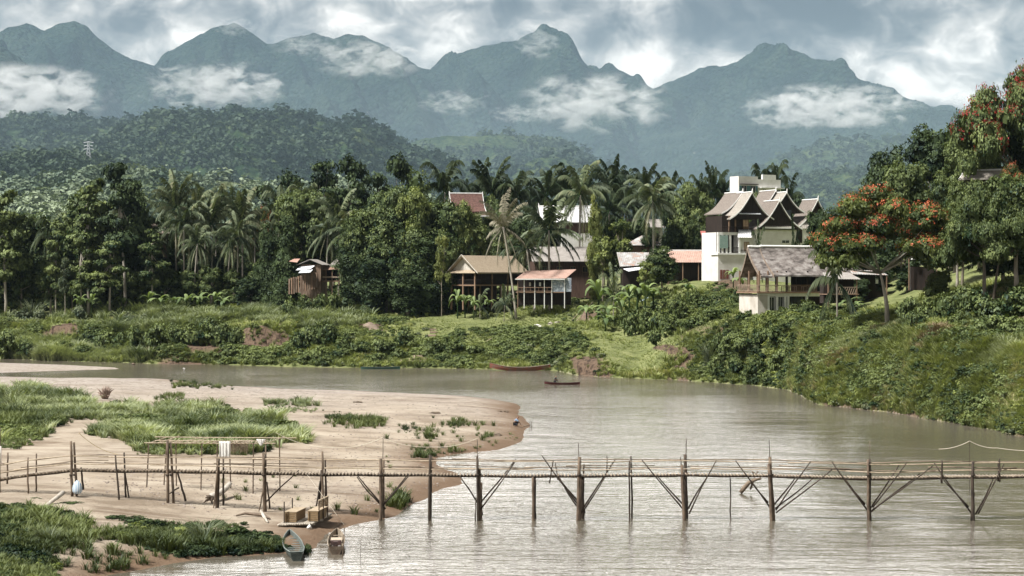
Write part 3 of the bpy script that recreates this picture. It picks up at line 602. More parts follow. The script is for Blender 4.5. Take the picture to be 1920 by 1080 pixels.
def banana_proto(seed, nl=8):
    rg = random.Random(seed); V = []; F = []; T = []; st = M().tube([(0, 0, -.2), (0, 0, 1.0), (.05, 0, 1.9)], [.13, .11, .07], 7)
    for i in range(nl):
        a = i*2.4+rg.uniform(-.3, .3); el = R(rg.uniform(35, 82)); ln = rg.uniform(1.7, 2.5); w = rg.uniform(.24, .34); u = np.array([math.cos(a), math.sin(a), 0]); sd = np.array([-u[1], u[0], 0])
        pos = np.array([0, 0, rg.uniform(1.3, 1.8)]); K = 7; rows = []
        for k in range(K+1):
            q = k/K; ww = w*math.sin(math.pi*min(1, .12+q*.86))**.7*(1 if k else .25); rows.append([pos-sd*ww-np.array([0, 0, ww*.3]), pos.copy(), pos+sd*ww-np.array([0, 0, ww*.3])]); el -= .13+.05*k
            pos = pos+(u*math.cos(el)+np.array([0, 0, math.sin(el)]))*ln/K
        b = len(V); V += [p for r_ in rows for p in r_]; tt = rg.uniform(.3, .95)
        for k in range(K):
            for j in (0, 1): F.append((b+k*3+j, b+k*3+j+1, b+k*3+j+4, b+k*3+j+3)); T.append(tt+(.06 if k % 2 else 0))
    PROTO.setdefault('banana', []).append({'w': 3.4, 'trunk': st.mesh('stalk', LL, True), 'crown': np_mesh('leaves', np.array(V), np.array(F), BAN, tint=np.array(T)), 'np': (np.array(V), np.array(F), np.array(T))})
for s in range(3): banana_proto(900+s)
def grass_proto(seed, nb=22, h=1.0, sprd=.28, w=.045, bend=.5):
    rg = np.random.default_rng(seed); V = []; F = []; T = []
    for i in range(nb):
        a = rg.uniform(0, 6.28); p = np.array([math.cos(a), math.sin(a), 0])*sprd*rg.random(); hh = h*rg.uniform(.55, 1.1); u = np.array([math.cos(a+rg.normal()*.5), math.sin(a+rg.normal()*.5), 0]); sd = np.array([-u[1], u[0], 0])*w
        m = p+np.array([0, 0, hh*.6])+u*bend*hh*.25; e = p+np.array([0, 0, hh*.92])+u*bend*hh*.85; b = len(V)
        V += [p-sd, p+sd, m+sd*.9, m-sd*.9, e+sd*.15, e-sd*.15]; F += [(b, b+1, b+2, b+3), (b+3, b+2, b+4, b+5)]; t = rg.uniform(.2, .8); T += [t*.7, t]
    return np.array(V), np.array(F), np.array(T)
GRASS = [grass_proto(950+s, 26, .9, .32, .034, .7) for s in range(4)]
GRASSW = [grass_proto(960+s, 30, 1.0, .42, .042, .95) for s in range(4)]

for s in range(3):
    V, F, T = grass_proto(980+s, 150, 1.35, .55, .022, 1.05); PROTO.setdefault('tussock', []).append({'w': 2.2, 'crown': np_mesh('blades', V, F, LG, tint=np.repeat(T, 1))})
TREE_N = 0
def plant(kind, px, D, top=None, wpx=None, h=None, w=None, lab='', cat='tree', name=None, group=None, leaf=None, bark=None, base=None, seed=None, blossom=None, sink=.15, rz=None, lean=0):
    """one plant on the ground under image column px at distance D: its top at image row top, its crown wpx wide"""
    global TREE_N; TREE_N += 1
    pr = PROTO[kind][(seed if seed is not None else TREE_N*7) % len(PROTO[kind])]
    x = (px-960)/FPX*D; z0 = gz(px, D)-sink
    H0 = {'shrub': 1.35, 'bigleaf': 1.35, 'tussock': 1.3, 'banana': 3.0, 'low_palm': 4.7}.get(kind, 10.0)
    hh = h if h else z_at(top, D)-z0; ww = w if w else (wpx*D/FPX if wpx else hh*pr['w']/H0)
    sz = hh/H0; sx = ww/pr['w']
    nm = name or {'shrub': 'shrub', 'bigleaf': 'shrub', 'tussock': 'grass_tussock'}.get(kind)
    if 'trunk' not in pr:       # a plant in one piece
        o = link(nm, pr['crown'], None, (x, D, z0)); tag(o, lab, cat, group); o.scale = (sx, sx, sz); o.rotation_euler = (0, 0, (TREE_N*2.4) % 6.28)
        if leaf: o.material_slots[0].link = 'OBJECT'; o.material_slots[0].material = leaf
        return o
    root = empty(name or {'palm': 'coconut_palm', 'bare_palm': 'coconut_palm', 'low_palm': 'coconut_palm', 'banana': 'banana_plant', 'shrub': 'shrub', 'bigleaf': 'shrub', 'flame': 'flame_tree'}.get(kind, 'tree'), (x, D, z0),
                 rz if rz is not None else (TREE_N*2.4) % 6.28, lab, cat, group)
    root.scale = (sx, sx, sz)
    if lean: root.rotation_euler = (0, lean, 0)
    for k in ('trunk', 'crown', 'ribs', 'blossoms'):
        if k in pr:
            o = link({'crown': {'palm': 'fronds', 'bare_palm': 'fronds', 'low_palm': 'fronds', 'banana': 'leaves', 'shrub': 'foliage', 'bigleaf': 'foliage'}.get(kind, 'crown'), 'trunk': 'stalk' if kind == 'banana' else 'trunk', 'ribs': 'frond_ribs'}.get(k, k), pr[k], root)
            mt = {'crown': leaf, 'trunk': bark, 'blossoms': blossom, 'ribs': leaf if kind != 'palm' else None}.get(k)
            if mt: o.material_slots[0].link = 'OBJECT'; o.material_slots[0].material = mt
    return root
def scatter(name, protos, pts, scl, label, mat_, tintv=None, zs=None, seed=1, tilt=0, kind='stuff', tmul=.6):
    """many small plants nobody could count, as one mesh"""
    rg = np.random.default_rng(seed); n = len(pts); which = rg.integers(0, len(protos), n); VV = []; FF = []; TT = []; b = 0
    ang = rg.uniform(0, 6.283, n); scl = np.broadcast_to(np.asarray(scl, float), (n,)); zs = scl if zs is None else np.broadcast_to(np.asarray(zs, float), (n,)); tv = np.zeros(n) if tintv is None else tintv
    for k, (V, F, T) in enumerate(protos):
        ii = np.where(which == k)[0]
        if not len(ii): continue
        c, s = np.cos(ang[ii])[:, None], np.sin(ang[ii])[:, None]
        X = (V[None, :, 0]*c-V[None, :, 1]*s)*scl[ii][:, None]+pts[ii, 0][:, None]; Y = (V[None, :, 0]*s+V[None, :, 1]*c)*scl[ii][:, None]+pts[ii, 1][:, None]
        Z = V[None, :, 2]*zs[ii][:, None]+pts[ii, 2][:, None]
        VV.append(np.stack([X, Y, Z], -1).reshape(-1, 3)); nv = len(V)
        FF.append((F[None]+(np.arange(len(ii))*nv)[:, None, None]).reshape(-1, F.shape[1])+b); b += nv*len(ii)
        TT.append(np.clip(T[None]*tmul+(.5*(1-tmul)+tv[ii])[:, None], 0, 1).ravel())
    o = link(name, np_mesh(name, np.concatenate(VV), np.concatenate(FF), mat_, tint=np.concatenate(TT))); tag(o, label, kind=kind); return o
def in_poly(px, py, poly):
    ins = np.zeros(px.shape, bool); n = len(poly)
    for i in range(n):
        ax, ay = poly[i]; bx, by = poly[(i+1) % n]; ins ^= ((ay > py) != (by > py)) & (px < (bx-ax)*(py-ay)/(by-ay+1e-12)+ax)
    return ins
SOIL_K = .97
LAWN = [[(770, 596), (850, 588), (960, 592), (1060, 600), (1075, 612), (1040, 616), (960, 618), (880, 622), (800, 618)], [(1120, 640), (1180, 622), (1250, 620), (1290, 632), (1250, 700), (1150, 700), (1130, 665)], [(120, 596), (300, 598), (330, 606), (240, 612), (120, 610)], [(1290, 595), (1340, 590), (1420, 606), (1330, 622), (1260, 640)]]
def pick(poly, n, seed, noisy=0, wl=40, thr=0, lawn=True):
    """ground points seen inside an outline of the photograph (evenly over the picture)"""
    rg = np.random.default_rng(seed); a = np.array(poly, float); lo = a.min(0); hi = a.max(0)
    q = rg.uniform(lo, hi, (n*3, 2)); q = q[in_poly(q[:, 0], q[:, 1], poly)]
    if lawn:
        for lp in LAWN: q = q[~in_poly(q[:, 0]+6*fbm(q[:, 0], q[:, 1]*3, 20, 2, 5), q[:, 1], lp)]
    if noisy: q = q[fbm(q[:, 0], q[:, 1]*2, wl, 3, seed) > thr]
    q = q[:n]+rg.normal(0, 1, (min(n, len(q)), 2))*np.array([9, 3]); x, y, z = ground_hit(q[:, 0], q[:, 1]); ok = ~np.isnan(x); ok[ok] &= rg.random(ok.sum()) > SOIL_K*soil_at(x[ok], y[ok])
    return np.stack([x, y, z], 1)[ok], q[ok]

ORD = ['first', 'second', 'third', 'fourth', 'fifth', 'sixth', 'seventh', 'eighth', 'ninth', 'tenth', 'eleventh', 'twelfth', 'thirteenth', 'fourteenth', 'fifteenth', 'sixteenth', 'seventeenth', 'eighteenth', 'nineteenth', 'twentieth', 'twenty-first', 'twenty-second', 'twenty-third', 'twenty-fourth', 'twenty-fifth', 'twenty-sixth', 'twenty-seventh', 'twenty-eighth', 'twenty-ninth', 'thirtieth']
def rowof(kind_, items, what, where, group, cat='tree', **kw):
    """items: (px, D, top, width px or None[, extra dict]); labelled by their order from the left"""
    items = sorted(items, key=lambda t: t[0])
    for i, it in enumerate(items):
        e = dict(kw); e.update(it[4] if len(it) > 4 else {}); w = e.pop('what', what)
        plant(e.pop('kind', kind_), it[0], it[1], it[2], it[3], lab=f"{w}, {ORD[i]} from the left {where}", cat=cat, group=group, **e)
# ------------------------------------------------------------------ forest at the left
plant('layered', 10, 402, 350, 120, lab='layered green tree with a pale trunk at the left end of the forest', leaf=LM, bark=BARKP)
plant('round', 60, 420, 388, 110, lab='rounded green tree beside the layered tree at the left end', leaf=LM)
plant('round', -50, 410, 340, 150, lab='big tree cut by the left edge of the frame', leaf=LM)
plant('layered', 165, 404, 328, 135, lab='broad layered tree left of the tallest forest tree', leaf=LM, bark=BARKP)
plant('round', 150, 414, 350, 130, lab='leafy tree standing behind the broad layered tree', leaf=LM)
plant('layered', 236, 402, 284, 125, lab='tallest forest tree with a leaning tiered crown and bare trunk', leaf=LD, bark=BARKP, lean=-.04)
plant('round', 255, 410, 345, 100, lab='dark round tree at the foot of the tallest forest tree', leaf=LD)
plant('layered', 152, 398, 440, 66, lab='slim umbrella tree with a thin white trunk before the dark forest', leaf=LM, bark=BARKP)
plant('layered', 206, 397, 440, 100, lab='flat-topped tree with a white trunk before the dark forest', leaf=LM, bark=BARKP)
plant('layered', 285, 400, 425, 80, lab='small tiered tree right of the flat-topped white-trunked tree', leaf=LM, bark=BARKP)
plant('airy', 122, 398, 470, 34, lab='thin sapling with a long bare stem near the left end', leaf=LG, bark=BARKP)
plant('layered', 105, 403, 420, 70, lab='light green tree between the left end and the broad layered tree', leaf=LM, bark=BARKP)
rowof('dense', [(-40, 415, 440, 110), (25, 420, 455, 110), (80, 418, 450, 100), (130, 421, 440, 120), (190, 420, 420, 120), (250, 423, 430, 110), (310, 421, 450, 110), (360, 419, 470, 100), (410, 421, 455, 110), (460, 419, 480, 100), (505, 421, 470, 90)],
      'near-black bushy tree', 'in the shaded forest wall', 'dark trees filling the shaded forest wall', leaf=LD)
rowof('dense', [(-60, 450, 400, 150), (40, 455, 400, 150), (130, 455, 395, 150), (230, 455, 390, 150), (330, 455, 400, 150), (420, 455, 400, 150), (500, 452, 405, 140)],
      'dark tree', 'in the rear row of the left forest', 'trees deep in the left forest', leaf=LD)
plant('vine', 535, 392, 398, 80, lab='vine-hung column of green beside the wooden shacks', leaf=LD, h=None)
plant('vine', 505, 396, 420, 70, lab='lower vine-hung tree left of the creeper column', leaf=LD)
plant('dense', 470, 398, 505, 75, lab='low round bush-like tree at the forest foot left of the shacks', leaf=LD)
plant('round', 565, 412, 343, 130, lab='domed green tree in front of the tall skyline trees', leaf=LM)
plant('round', 620, 415, 372, 90, lab='rounded green tree between domed tree and the creeper mound', leaf=LM)
plant('flame', 492, 428, 372, 60, lab='small flame tree with orange flowers among the left palms', leaf=LF, blossom=RED, cat='tree')
plant('flame', 588, 425, 425, 46, lab='small flame tree with orange flowers by the brown roof', leaf=LF, blossom=RED)
rowof('round', [(505, 446, 325, 90), (545, 440, 296, 100), (598, 440, 268, 115), (655, 442, 266, 100), (700, 444, 300, 90), (742, 440, 262, 115), (625, 436, 330, 120), (790, 436, 335, 90), (690, 432, 345, 120)],
      'tall dark tree', 'in the clump against the hill', 'tall dark trees against the hill', leaf=LD, kind='airy')
rowof('dense', [(540, 452, 325, 120), (600, 452, 300, 110), (660, 452, 300, 110), (720, 452, 305, 120), (765, 450, 330, 90)], 'deep green tree', 'at the back of the high clump', 'rear trees of the high clump', leaf=LD)
rowof('round', [(-20, 404, 470, 90), (40, 406, 440, 90), (95, 405, 455, 80), (135, 404, 470, 70), (180, 406, 450, 80), (228, 405, 470, 80), (265, 404, 490, 70), (310, 405, 480, 80), (352, 405, 490, 70), (395, 404, 480, 70), (438, 404, 490, 70), (480, 403, 470, 70)],
      'rounded green tree', 'filling the lower forest edge', 'green trees of the lower forest edge', leaf=LM, kind='dense')
# creeper mound in the middle
CM = 'creeper-smothered trees of the central mound'
for px, D, top, w, l, lf in [(690, 392, 385, 130, 'left shoulder of the creeper-covered mound of trees', LM), (770, 395, 322, 130, 'highest rounded tower of the creeper-covered mound', LM), (735, 388, 400, 140, 'middle front tree of the creeper-covered mound', LD),
                             (820, 390, 370, 130, 'right half of the creeper-covered mound above the stilt house', LM), (868, 394, 385, 110, 'tree of the mound leaning toward the thatched house', LM), (660, 386, 450, 100, 'low creeper-hung tree beside the open shack', LD), (800, 384, 440, 130, 'dark hanging tree at the front foot of the mound', LD),
                             (700, 383, 470, 110, 'dark low creeper tree right of the open shack', LD), (765, 381, 500, 110, 'lowest creeper heap at the foot of the mound', LD), (850, 388, 440, 90, 'shadowy creeper tree just left of the thatched house', LD), (905, 402, 402, 60, 'small leafy end of the mound behind the thatched roof', LM)]:
    plant('vine', px, D, top, w*.92, lab=l, leaf=lf, group=CM)
rowof('dense', [(700, 390, 360, 120), (745, 391, 335, 110), (790, 392, 345, 110), (845, 391, 365, 110), (885, 392, 392, 90), (665, 388, 400, 90), (725, 386, 410, 110), (780, 385, 420, 110), (830, 386, 425, 100)], 'leafy dome', 'among the crowns of the creeper mound', 'crowns of the creeper mound', leaf=LM, kind='round')
plant('round', 765, 389, 326, 100, lab='brightest rounded top of the creeper mound', leaf=LL, group=CM)  # lighter leaf colour stands in for the sunlit top of the mound
plant('round', 868, 390, 372, 80, lab='bright leafy shoulder of the mound toward the red-brown roof', leaf=LL, group=CM)  # sunlight on this shoulder put into the leaf colour
plant('airy', 828, 380, 425, 40, lab='yellow-green sprig tree in front of the creeper mound', leaf=LY, h=None)
# palms, left
rowof('palm', [(95, 415, 395, 80), (232, 418, 350, 80), (330, 414, 335, 95), (310, 420, 380, 90), (345, 409, 378, 105), (372, 418, 350, 80), (398, 412, 375, 100), (385, 424, 346, 70), (425, 405, 425, 90), (455, 412, 365, 95), (440, 420, 350, 80), (478, 422, 390, 80), (405, 426, 343, 70), (288, 416, 418, 90), (363, 404, 420, 80), (520, 425, 345, 80), (445, 404, 398, 80)],
      'coconut palm', 'in the palm grove right of the tallest tree', 'coconut palms of the left grove', leaf=PALM)
rowof('palm', [(570, 418, 338, 75), (635, 404, 368, 90), (655, 398, 395, 110), (612, 402, 395, 90)], 'pale coconut palm', 'between domed tree and creeper mound', 'pale palms by the creeper mound', leaf=PALM)
# skyline palms, centre and right
rowof('palm', [(833, 420, 300, 100), (868, 440, 330, 50), (901, 445, 300, 62), (922, 428, 312, 95), (972, 430, 320, 95), (1022, 432, 316, 92), (948, 440, 330, 60), (1000, 445, 330, 60), (1066, 440, 308, 80), (1105, 445, 310, 70), (1050, 446, 330, 70)],
      'dark palm', 'on the skyline between red-brown and white roofs', 'skyline palms left of the white roof', leaf=PALMD)
rowof('palm', [(1132, 430, 312, 95), (1150, 442, 308, 80), (1168, 440, 312, 75), (1188, 446, 314, 70), (1210, 444, 312, 75), (1215, 432, 330, 90), (1245, 446, 322, 60), (1180, 425, 345, 90), (1140, 420, 355, 90), (1265, 448, 320, 50), (1312, 448, 322, 50), (1338, 446, 318, 60), (1358, 450, 322, 50), (1328, 450, 335, 50)],
      'dark palm', 'on the skyline between white roof and modern building', 'skyline palms right of the white roof', leaf=PALMD)
plant('palm', 1086, 396, 308, 110, lab='tall coconut palm with its trunk crossing the white roof', leaf=PALM, base=457, seed=0)
plant('palm', 1226, 386, 332, 120, lab='large spreading coconut palm before the dark trees left of villa', leaf=PALM, base=470, seed=1)
plant('palm', 1030, 378, 385, 125, lab='big coconut palm standing in front of the tin-roofed house', leaf=PALM, seed=2)
plant('palm', 1003, 380, 430, 110, lab='leaning coconut palm just left of the big front palm', leaf=PALM, seed=4, lean=-.12)
plant('bare_palm', 968, 374, 372, 100, lab='ragged half-bare palm with bristling grey fronds', leaf=leafmat('withered_frond', (.14, .13, .09), (.36, .33, .24), .1), seed=0, lean=-.08)
plant('palm', 1427, 436, 306, 54, lab='left palm of the pair above the modern white building', leaf=PALMD, base=400); plant('palm', 1457, 436, 298, 60, lab='right palm of the pair above the modern white building', leaf=PALMD, base=400)
plant('palm', 1482, 430, 325, 60, lab='palm beside the right wall of the modern building', leaf=PALMD, base=410)
plant('low_palm', 1422, 364, 420, 34, lab='small round-headed palm on the villa terrace', leaf=PALMD, base=462); plant('low_palm', 1488, 364, 405, 36, lab='small palm against the white villa wall', leaf=PALMD, base=456)
plant('low_palm', 1570, 262, 440, 120, lab='drooping palm hanging over the shingle roof', leaf=PALM, base=560); plant('palm', 1795, 262, 395, 150, lab='pale palm with hanging fronds under the right green tree', leaf=PALM, base=535, seed=4)
rowof('shrub', [(548, 381, 534, 46), (572, 380, 540, 44), (600, 380, 536, 44), (625, 381, 530, 50)], 'leafy shrub', 'below the plank shack', 'shrubs below the plank shack', cat='shrub', leaf=LM)
plant('low_palm', 1150, 360, 500, 60, lab='short bushy palm on the bank below the tin roof', leaf=PALM)
plant('low_palm', 945, 372, 535, 50, lab='short feathery palm in front of the thatched house', leaf=PALM); plant('low_palm', 900, 376, 545, 50, lab='low palm fronds left of the feathery palm', leaf=PALM)
# broadleaf trees of the village
plant('vine', 1115, 386, 368, 44, lab='narrow yellow-green creeper column right of the white roof', leaf=LY, base=470); plant('airy', 1165, 384, 395, 70, lab='light green tree below the skyline palms', leaf=LL, base=480)
plant('airy', 1130, 384, 425, 60, lab='bright green tree right of the tin-roofed house', leaf=LL); plant('round', 1290, 396, 332, 85, lab='tall olive-green tree left of the villa', leaf=LM, base=450); plant('round', 1325, 402, 345, 70, lab='dark green tree touching the villa roof', leaf=LM, base=450)
plant('dense', 1262, 402, 322, 60, lab='dark pointed tree between palms and olive-green tree', leaf=LD, base=440); plant('dense', 1305, 388, 385, 70, lab='leafy tree in front of the olive-green tree', leaf=LM, base=470)
plant('round', 1262, 388, 415, 60, lab='dark round tree below the spreading palm', leaf=LD, base=475); plant('dense', 1222, 392, 400, 60, lab='shadowed tree behind the spreading palm', leaf=LD, base=470)
plant('round', 1241, 366, 460, 80, lab='glossy dark tree in front of the long pink roof', leaf=LM); plant('airy', 1210, 360, 480, 60, lab='light tree left of the glossy dark tree', leaf=LL)
plant('round', 940, 412, 385, 70, lab='green tree behind the thatched roof', leaf=LM, base=470); plant('dense', 985, 416, 370, 110, lab='dark tree between the red-brown roof and white roof', leaf=LD, base=470); plant('round', 925, 418, 362, 60, lab='low olive tree under the skyline palms', leaf=LM, base=450)
plant('dense', 1150, 402, 380, 100, lab='dark tree under the skyline palms beside the white roof', leaf=LD, base=470); plant('dense', 1195, 406, 385, 100, lab='dark tree below the skyline palms left of the spreading palm', leaf=LD, base=470); plant('dense', 1062, 420, 368, 100, lab='dark tree just behind the white roof', leaf=LD, base=470)
plant('dense', 1345, 420, 350, 90, lab='dark tree between palms and the modern building', leaf=LD, base=450); plant('round', 1392, 392, 350, 40, lab='small leafy tree below the modern building windows', leaf=LM, base=400); plant('round', 1415, 390, 352, 36, lab='small tree between the modern building and villa roof', leaf=LM, base=400)
plant('dense', 1530, 345, 355, 70, lab='dark tree between the villa roof and flame tree', leaf=LD, base=470); plant('round', 1500, 392, 362, 50, lab='dark bush-like tree right of the modern building', leaf=LD, base=420); plant('dense', 1560, 330, 350, 90, lab='dark tree behind the top of flame tree', leaf=LD, base=520)
# right hill
plant('flame', 1665, 246, 326, 292, lab='large flame tree with orange-red blossom on a forked pale trunk', leaf=LF, blossom=RED, bark=BARKP, seed=0, rz=.5, base=572)
plant('round', 1752, 330, 205, 150, lab='large dark tree crowning the right hill', leaf=LD, base=380); plant('round', 1665, 325, 268, 120, lab='dark tree at the left end of the right hill', leaf=LD, base=380); plant('round', 1700, 318, 290, 110, lab='green tree in front of the dark hill trees', leaf=LM, base=390)
plant('dense', 1640, 318, 300, 70, lab='ragged dark tree at the lower left of the hill', leaf=LD, base=390); plant('round', 1810, 312, 235, 110, lab='green tree between the hill crown tree and the red-flowered tree', leaf=LM, base=380); plant('dense', 1850, 300, 190, 110, lab='tall airy tree in front of the deep red blossoms', leaf=LM, base=400)
plant('flame', 1912, 285, 85, 250, lab='towering tree with deep red blossom at the right edge', leaf=LM, blossom=REDD, bark=BARKD, base=420); plant('dense', 1925, 292, 120, 180, lab='dark tree behind the deep red blossom at the right edge', leaf=LD, base=420)
plant('round', 1780, 300, 300, 90, lab='round green tree low on the right hill', leaf=LM, base=420); plant('dense', 1850, 290, 262, 130, lab='creeper-clad tree above the ornamented roof', leaf=LM, base=420); plant('flame', 1905, 275, 290, 90, lab='small orange-flowered tree above the broad green tree', leaf=LF, blossom=RED, base=420)
plant('flame', 1862, 238, 305, 190, lab='broad feathery green tree at the right edge', leaf=LM, bark=BARKD, base=560, blossom=LM, seed=1); plant('round', 1845, 243, 318, 130, lab='full green tree leaning over the right slope', leaf=LM)
plant('round', 1805, 262, 334, 90, lab='leafy tree just below the ornamented roof', leaf=LM)
plant('round', 1905, 238, 312, 150, lab='full green tree cut by the right edge beneath the red blossom', leaf=LM)
plant('dense', 1880, 246, 340, 150, lab='dark lower part of foliage behind the broad feathery tree', leaf=LD, base=545)
rowof('dense', [(1590, 330, 400, 110), (1640, 310, 410, 100), (1690, 300, 405, 100), (1740, 295, 395, 110), (1790, 285, 390, 100), (1835, 275, 380, 100), (1905, 270, 400, 110)], 'dark tree', 'in the shade behind the flame tree', 'shaded trees behind the flame tree', leaf=LD)
rowof('dense', [(1570, 300, 500, 60), (1605, 282, 505, 70), (1650, 285, 490, 70), (1700, 280, 500, 60), (1745, 270, 490, 60)], 'low dark tree', 'in the shade beneath the flame tree', 'low trees beneath the flame tree', leaf=LD)
plant('round', 1760, 245, 500, 66, lab='leafy small tree right of the flame tree trunk', leaf=LM)

# ------------------------------------------------------------------ banana plants and shrubs one can tell apart
rowof('banana', [(150, 395, 545, 36), (172, 397, 540, 40), (280, 398, 540, 46), (232, 400, 545, 40), (300, 396, 545, 46), (325, 397, 548, 42), (350, 396, 545, 40), (375, 398, 540, 40), (405, 397, 535, 36), (420, 396, 550, 36)], 'banana plant', 'along the foot of the left forest', 'banana plants at the forest foot', cat='banana plant')
rowof('banana', [(858, 375, 530, 34), (872, 376, 540, 36), (888, 374, 548, 30), (915, 377, 545, 34)], 'banana plant', 'in front of the thatched stilt house', 'banana plants by the stilt house', cat='banana plant')
rowof('banana', [(1122, 352, 510, 60), (1140, 350, 560, 60), (1180, 355, 525, 56), (1195, 352, 515, 64), (1210, 350, 520, 60), (1100, 358, 560, 44), (1135, 345, 575, 50), (1225, 352, 530, 50), (1165, 348, 545, 50), (1290, 345, 520, 40)], 'pale banana plant', 'on the slope below the long pink roof', 'banana plants on the slope', cat='banana plant')
rowof('banana', [(1375, 350, 495, 34), (1388, 348, 508, 40), (1570, 275, 545, 56), (1590, 272, 552, 50), (1605, 270, 560, 40)], 'banana plant', 'around the shingle-roofed pavilion', 'banana plants by the pavilion', cat='banana plant')
rowof('shrub', [(150, 392, 560, 44), (45, 388, 568, 50), (75, 386, 572, 40), (240, 388, 572, 50), (280, 386, 578, 50), (330, 384, 578, 50), (430, 384, 574, 60), (470, 382, 572, 60), (505, 384, 576, 50)], 'grassy shrub', 'on the terrace before the forest', 'shrubs on the left terrace', cat='shrub', leaf=LG)
rowof('shrub', [(10, 366, 596, 70), (50, 364, 612, 60), (195, 360, 596, 66), (225, 358, 600, 70), (255, 356, 596, 56), (290, 352, 590, 60), (330, 350, 588, 60), (360, 350, 580, 70), (395, 349, 578, 80), (420, 348, 586, 60), (440, 347, 590, 44), (120, 362, 632, 60), (160, 358, 640, 60), (90, 366, 634, 60)],
      'leafy shrub', 'on the left river bank', 'shrubs of the left river bank', cat='shrub', leaf=LM)
rowof('shrub', [(560, 342, 606, 50), (585, 344, 590, 60), (615, 343, 585, 70), (650, 340, 600, 60), (540, 340, 630, 50), (600, 338, 630, 60), (640, 337, 640, 60), (680, 338, 630, 60), (720, 338, 618, 70), (755, 342, 600, 60), (745, 336, 640, 50), (705, 334, 655, 50), (570, 336, 656, 44), (610, 334, 660, 50)],
      'rounded shrub', 'between the red cliff and landing steps', 'shrubs left of the landing steps', cat='shrub', leaf=LM)
rowof('shrub', [(815, 336, 622, 50), (840, 338, 612, 50), (860, 336, 628, 60), (890, 334, 636, 60), (920, 333, 645, 60), (830, 332, 650, 50), (870, 330, 660, 50), (950, 333, 640, 50), (985, 330, 636, 60), (1010, 328, 645, 60), (1040, 326, 640, 60), (960, 328, 662, 50), (1065, 322, 640, 60), (1090, 322, 625, 50), (1060, 316, 662, 40)],
      'dark green shrub', 'between the landing steps and eroded point', 'shrubs right of the landing steps', cat='shrub', leaf=LM)
rowof('shrub', [(1180, 335, 560, 60), (1215, 330, 560, 60), (1240, 326, 545, 60), (1270, 330, 530, 60), (1300, 335, 530, 50), (1320, 330, 545, 60), (1345, 335, 540, 50), (1260, 318, 580, 60), (1300, 312, 575, 70), (1335, 308, 565, 60), (1365, 312, 560, 70), (1385, 320, 530, 50), (1400, 306, 580, 50), (1230, 312, 600, 50)],
      'leafy shrub', 'on the slope below the villa', 'shrubs on the villa slope', cat='shrub', leaf=LM)
rowof('shrub', [(1345, 291, 600, 50), (1370, 288, 612, 60), (1400, 286, 600, 70), (1430, 283, 590, 60), (1455, 280, 600, 60), (1480, 278, 590, 70), (1340, 286, 640, 50), (1380, 283, 650, 60), (1420, 278, 650, 60), (1460, 274, 640, 60), (1500, 268, 620, 60), (1525, 262, 600, 60), (1350, 284, 672, 44), (1400, 279, 680, 44), (1440, 273, 680, 50), (1545, 262, 560, 60), (1490, 284, 555, 60), (1520, 278, 550, 60), (1600, 262, 560, 60)],
      'dense green shrub', 'on the bank below the pavilion', 'shrubs below the pavilion', cat='shrub', leaf=LM)
rowof('shrub', [(1700, 240, 540, 60), (1740, 236, 530, 70), (1780, 232, 530, 70), (1720, 230, 565, 60), (1800, 238, 505, 70), (1835, 232, 520, 80), (1860, 226, 530, 90), (1900, 224, 520, 100), (1850, 218, 575, 90), (1895, 216, 570, 100), (1770, 236, 570, 60), (1800, 228, 560, 60), (1930, 214, 590, 100)],
      'bushy shrub', 'on the top of the right bank', 'shrubs on the right bank', cat='shrub', leaf=LM)
# sandbar shrubs
rowof('bigleaf', [(20, 250, 738, 60), (60, 248, 736, 60), (110, 245, 732, 60), (140, 240, 732, 56), (165, 236, 738, 50), (178, 228, 760, 50), (85, 240, 748, 50), (125, 232, 755, 50), (190, 205, 798, 40), (215, 203, 800, 40), (10, 215, 780, 40), (80, 222, 770, 50), (145, 190, 815, 34)],
      'weed bush', 'on the sandbar behind the bridge', 'weed bushes on the sandbar', cat='bush', leaf=LM)
rowof('shrub', [(70, 120.5, 930, 80), (30, 118, 945, 80), (120, 119, 940, 90), (215, 115, 960, 70), (250, 114, 962, 80), (290, 113, 965, 80), (330, 113.5, 966, 60), (355, 112.5, 972, 70), (440, 112, 975, 80), (480, 111, 985, 60), (505, 110.5, 1003, 44), (522, 108.5, 1012, 26), (578, 108.5, 1008, 36), (230, 112, 985, 60), (300, 109, 1000, 60), (350, 107.5, 1030, 30), (20, 110, 1000, 100), (60, 104, 1040, 110), (0, 100, 1050, 120), (90, 110, 1010, 70)],
      'dark shrub', 'along the near sandbar edge', 'shrubs along the near sandbar edge', cat='shrub', leaf=LD)

rowof('tussock', [(62, 389, 562, 50), (318, 386, 568, 50), (575, 352, 600, 40), (655, 385, 568, 50), (385, 110.5, 972, 84), (92, 105, 985, 60), (355, 175, 800, 60), (1330, 291, 640, 44)], 'tussock of long silvery grass', 'of the big grass fountains', 'big silvery grass tussocks', cat='grass tussock', leaf=LG)
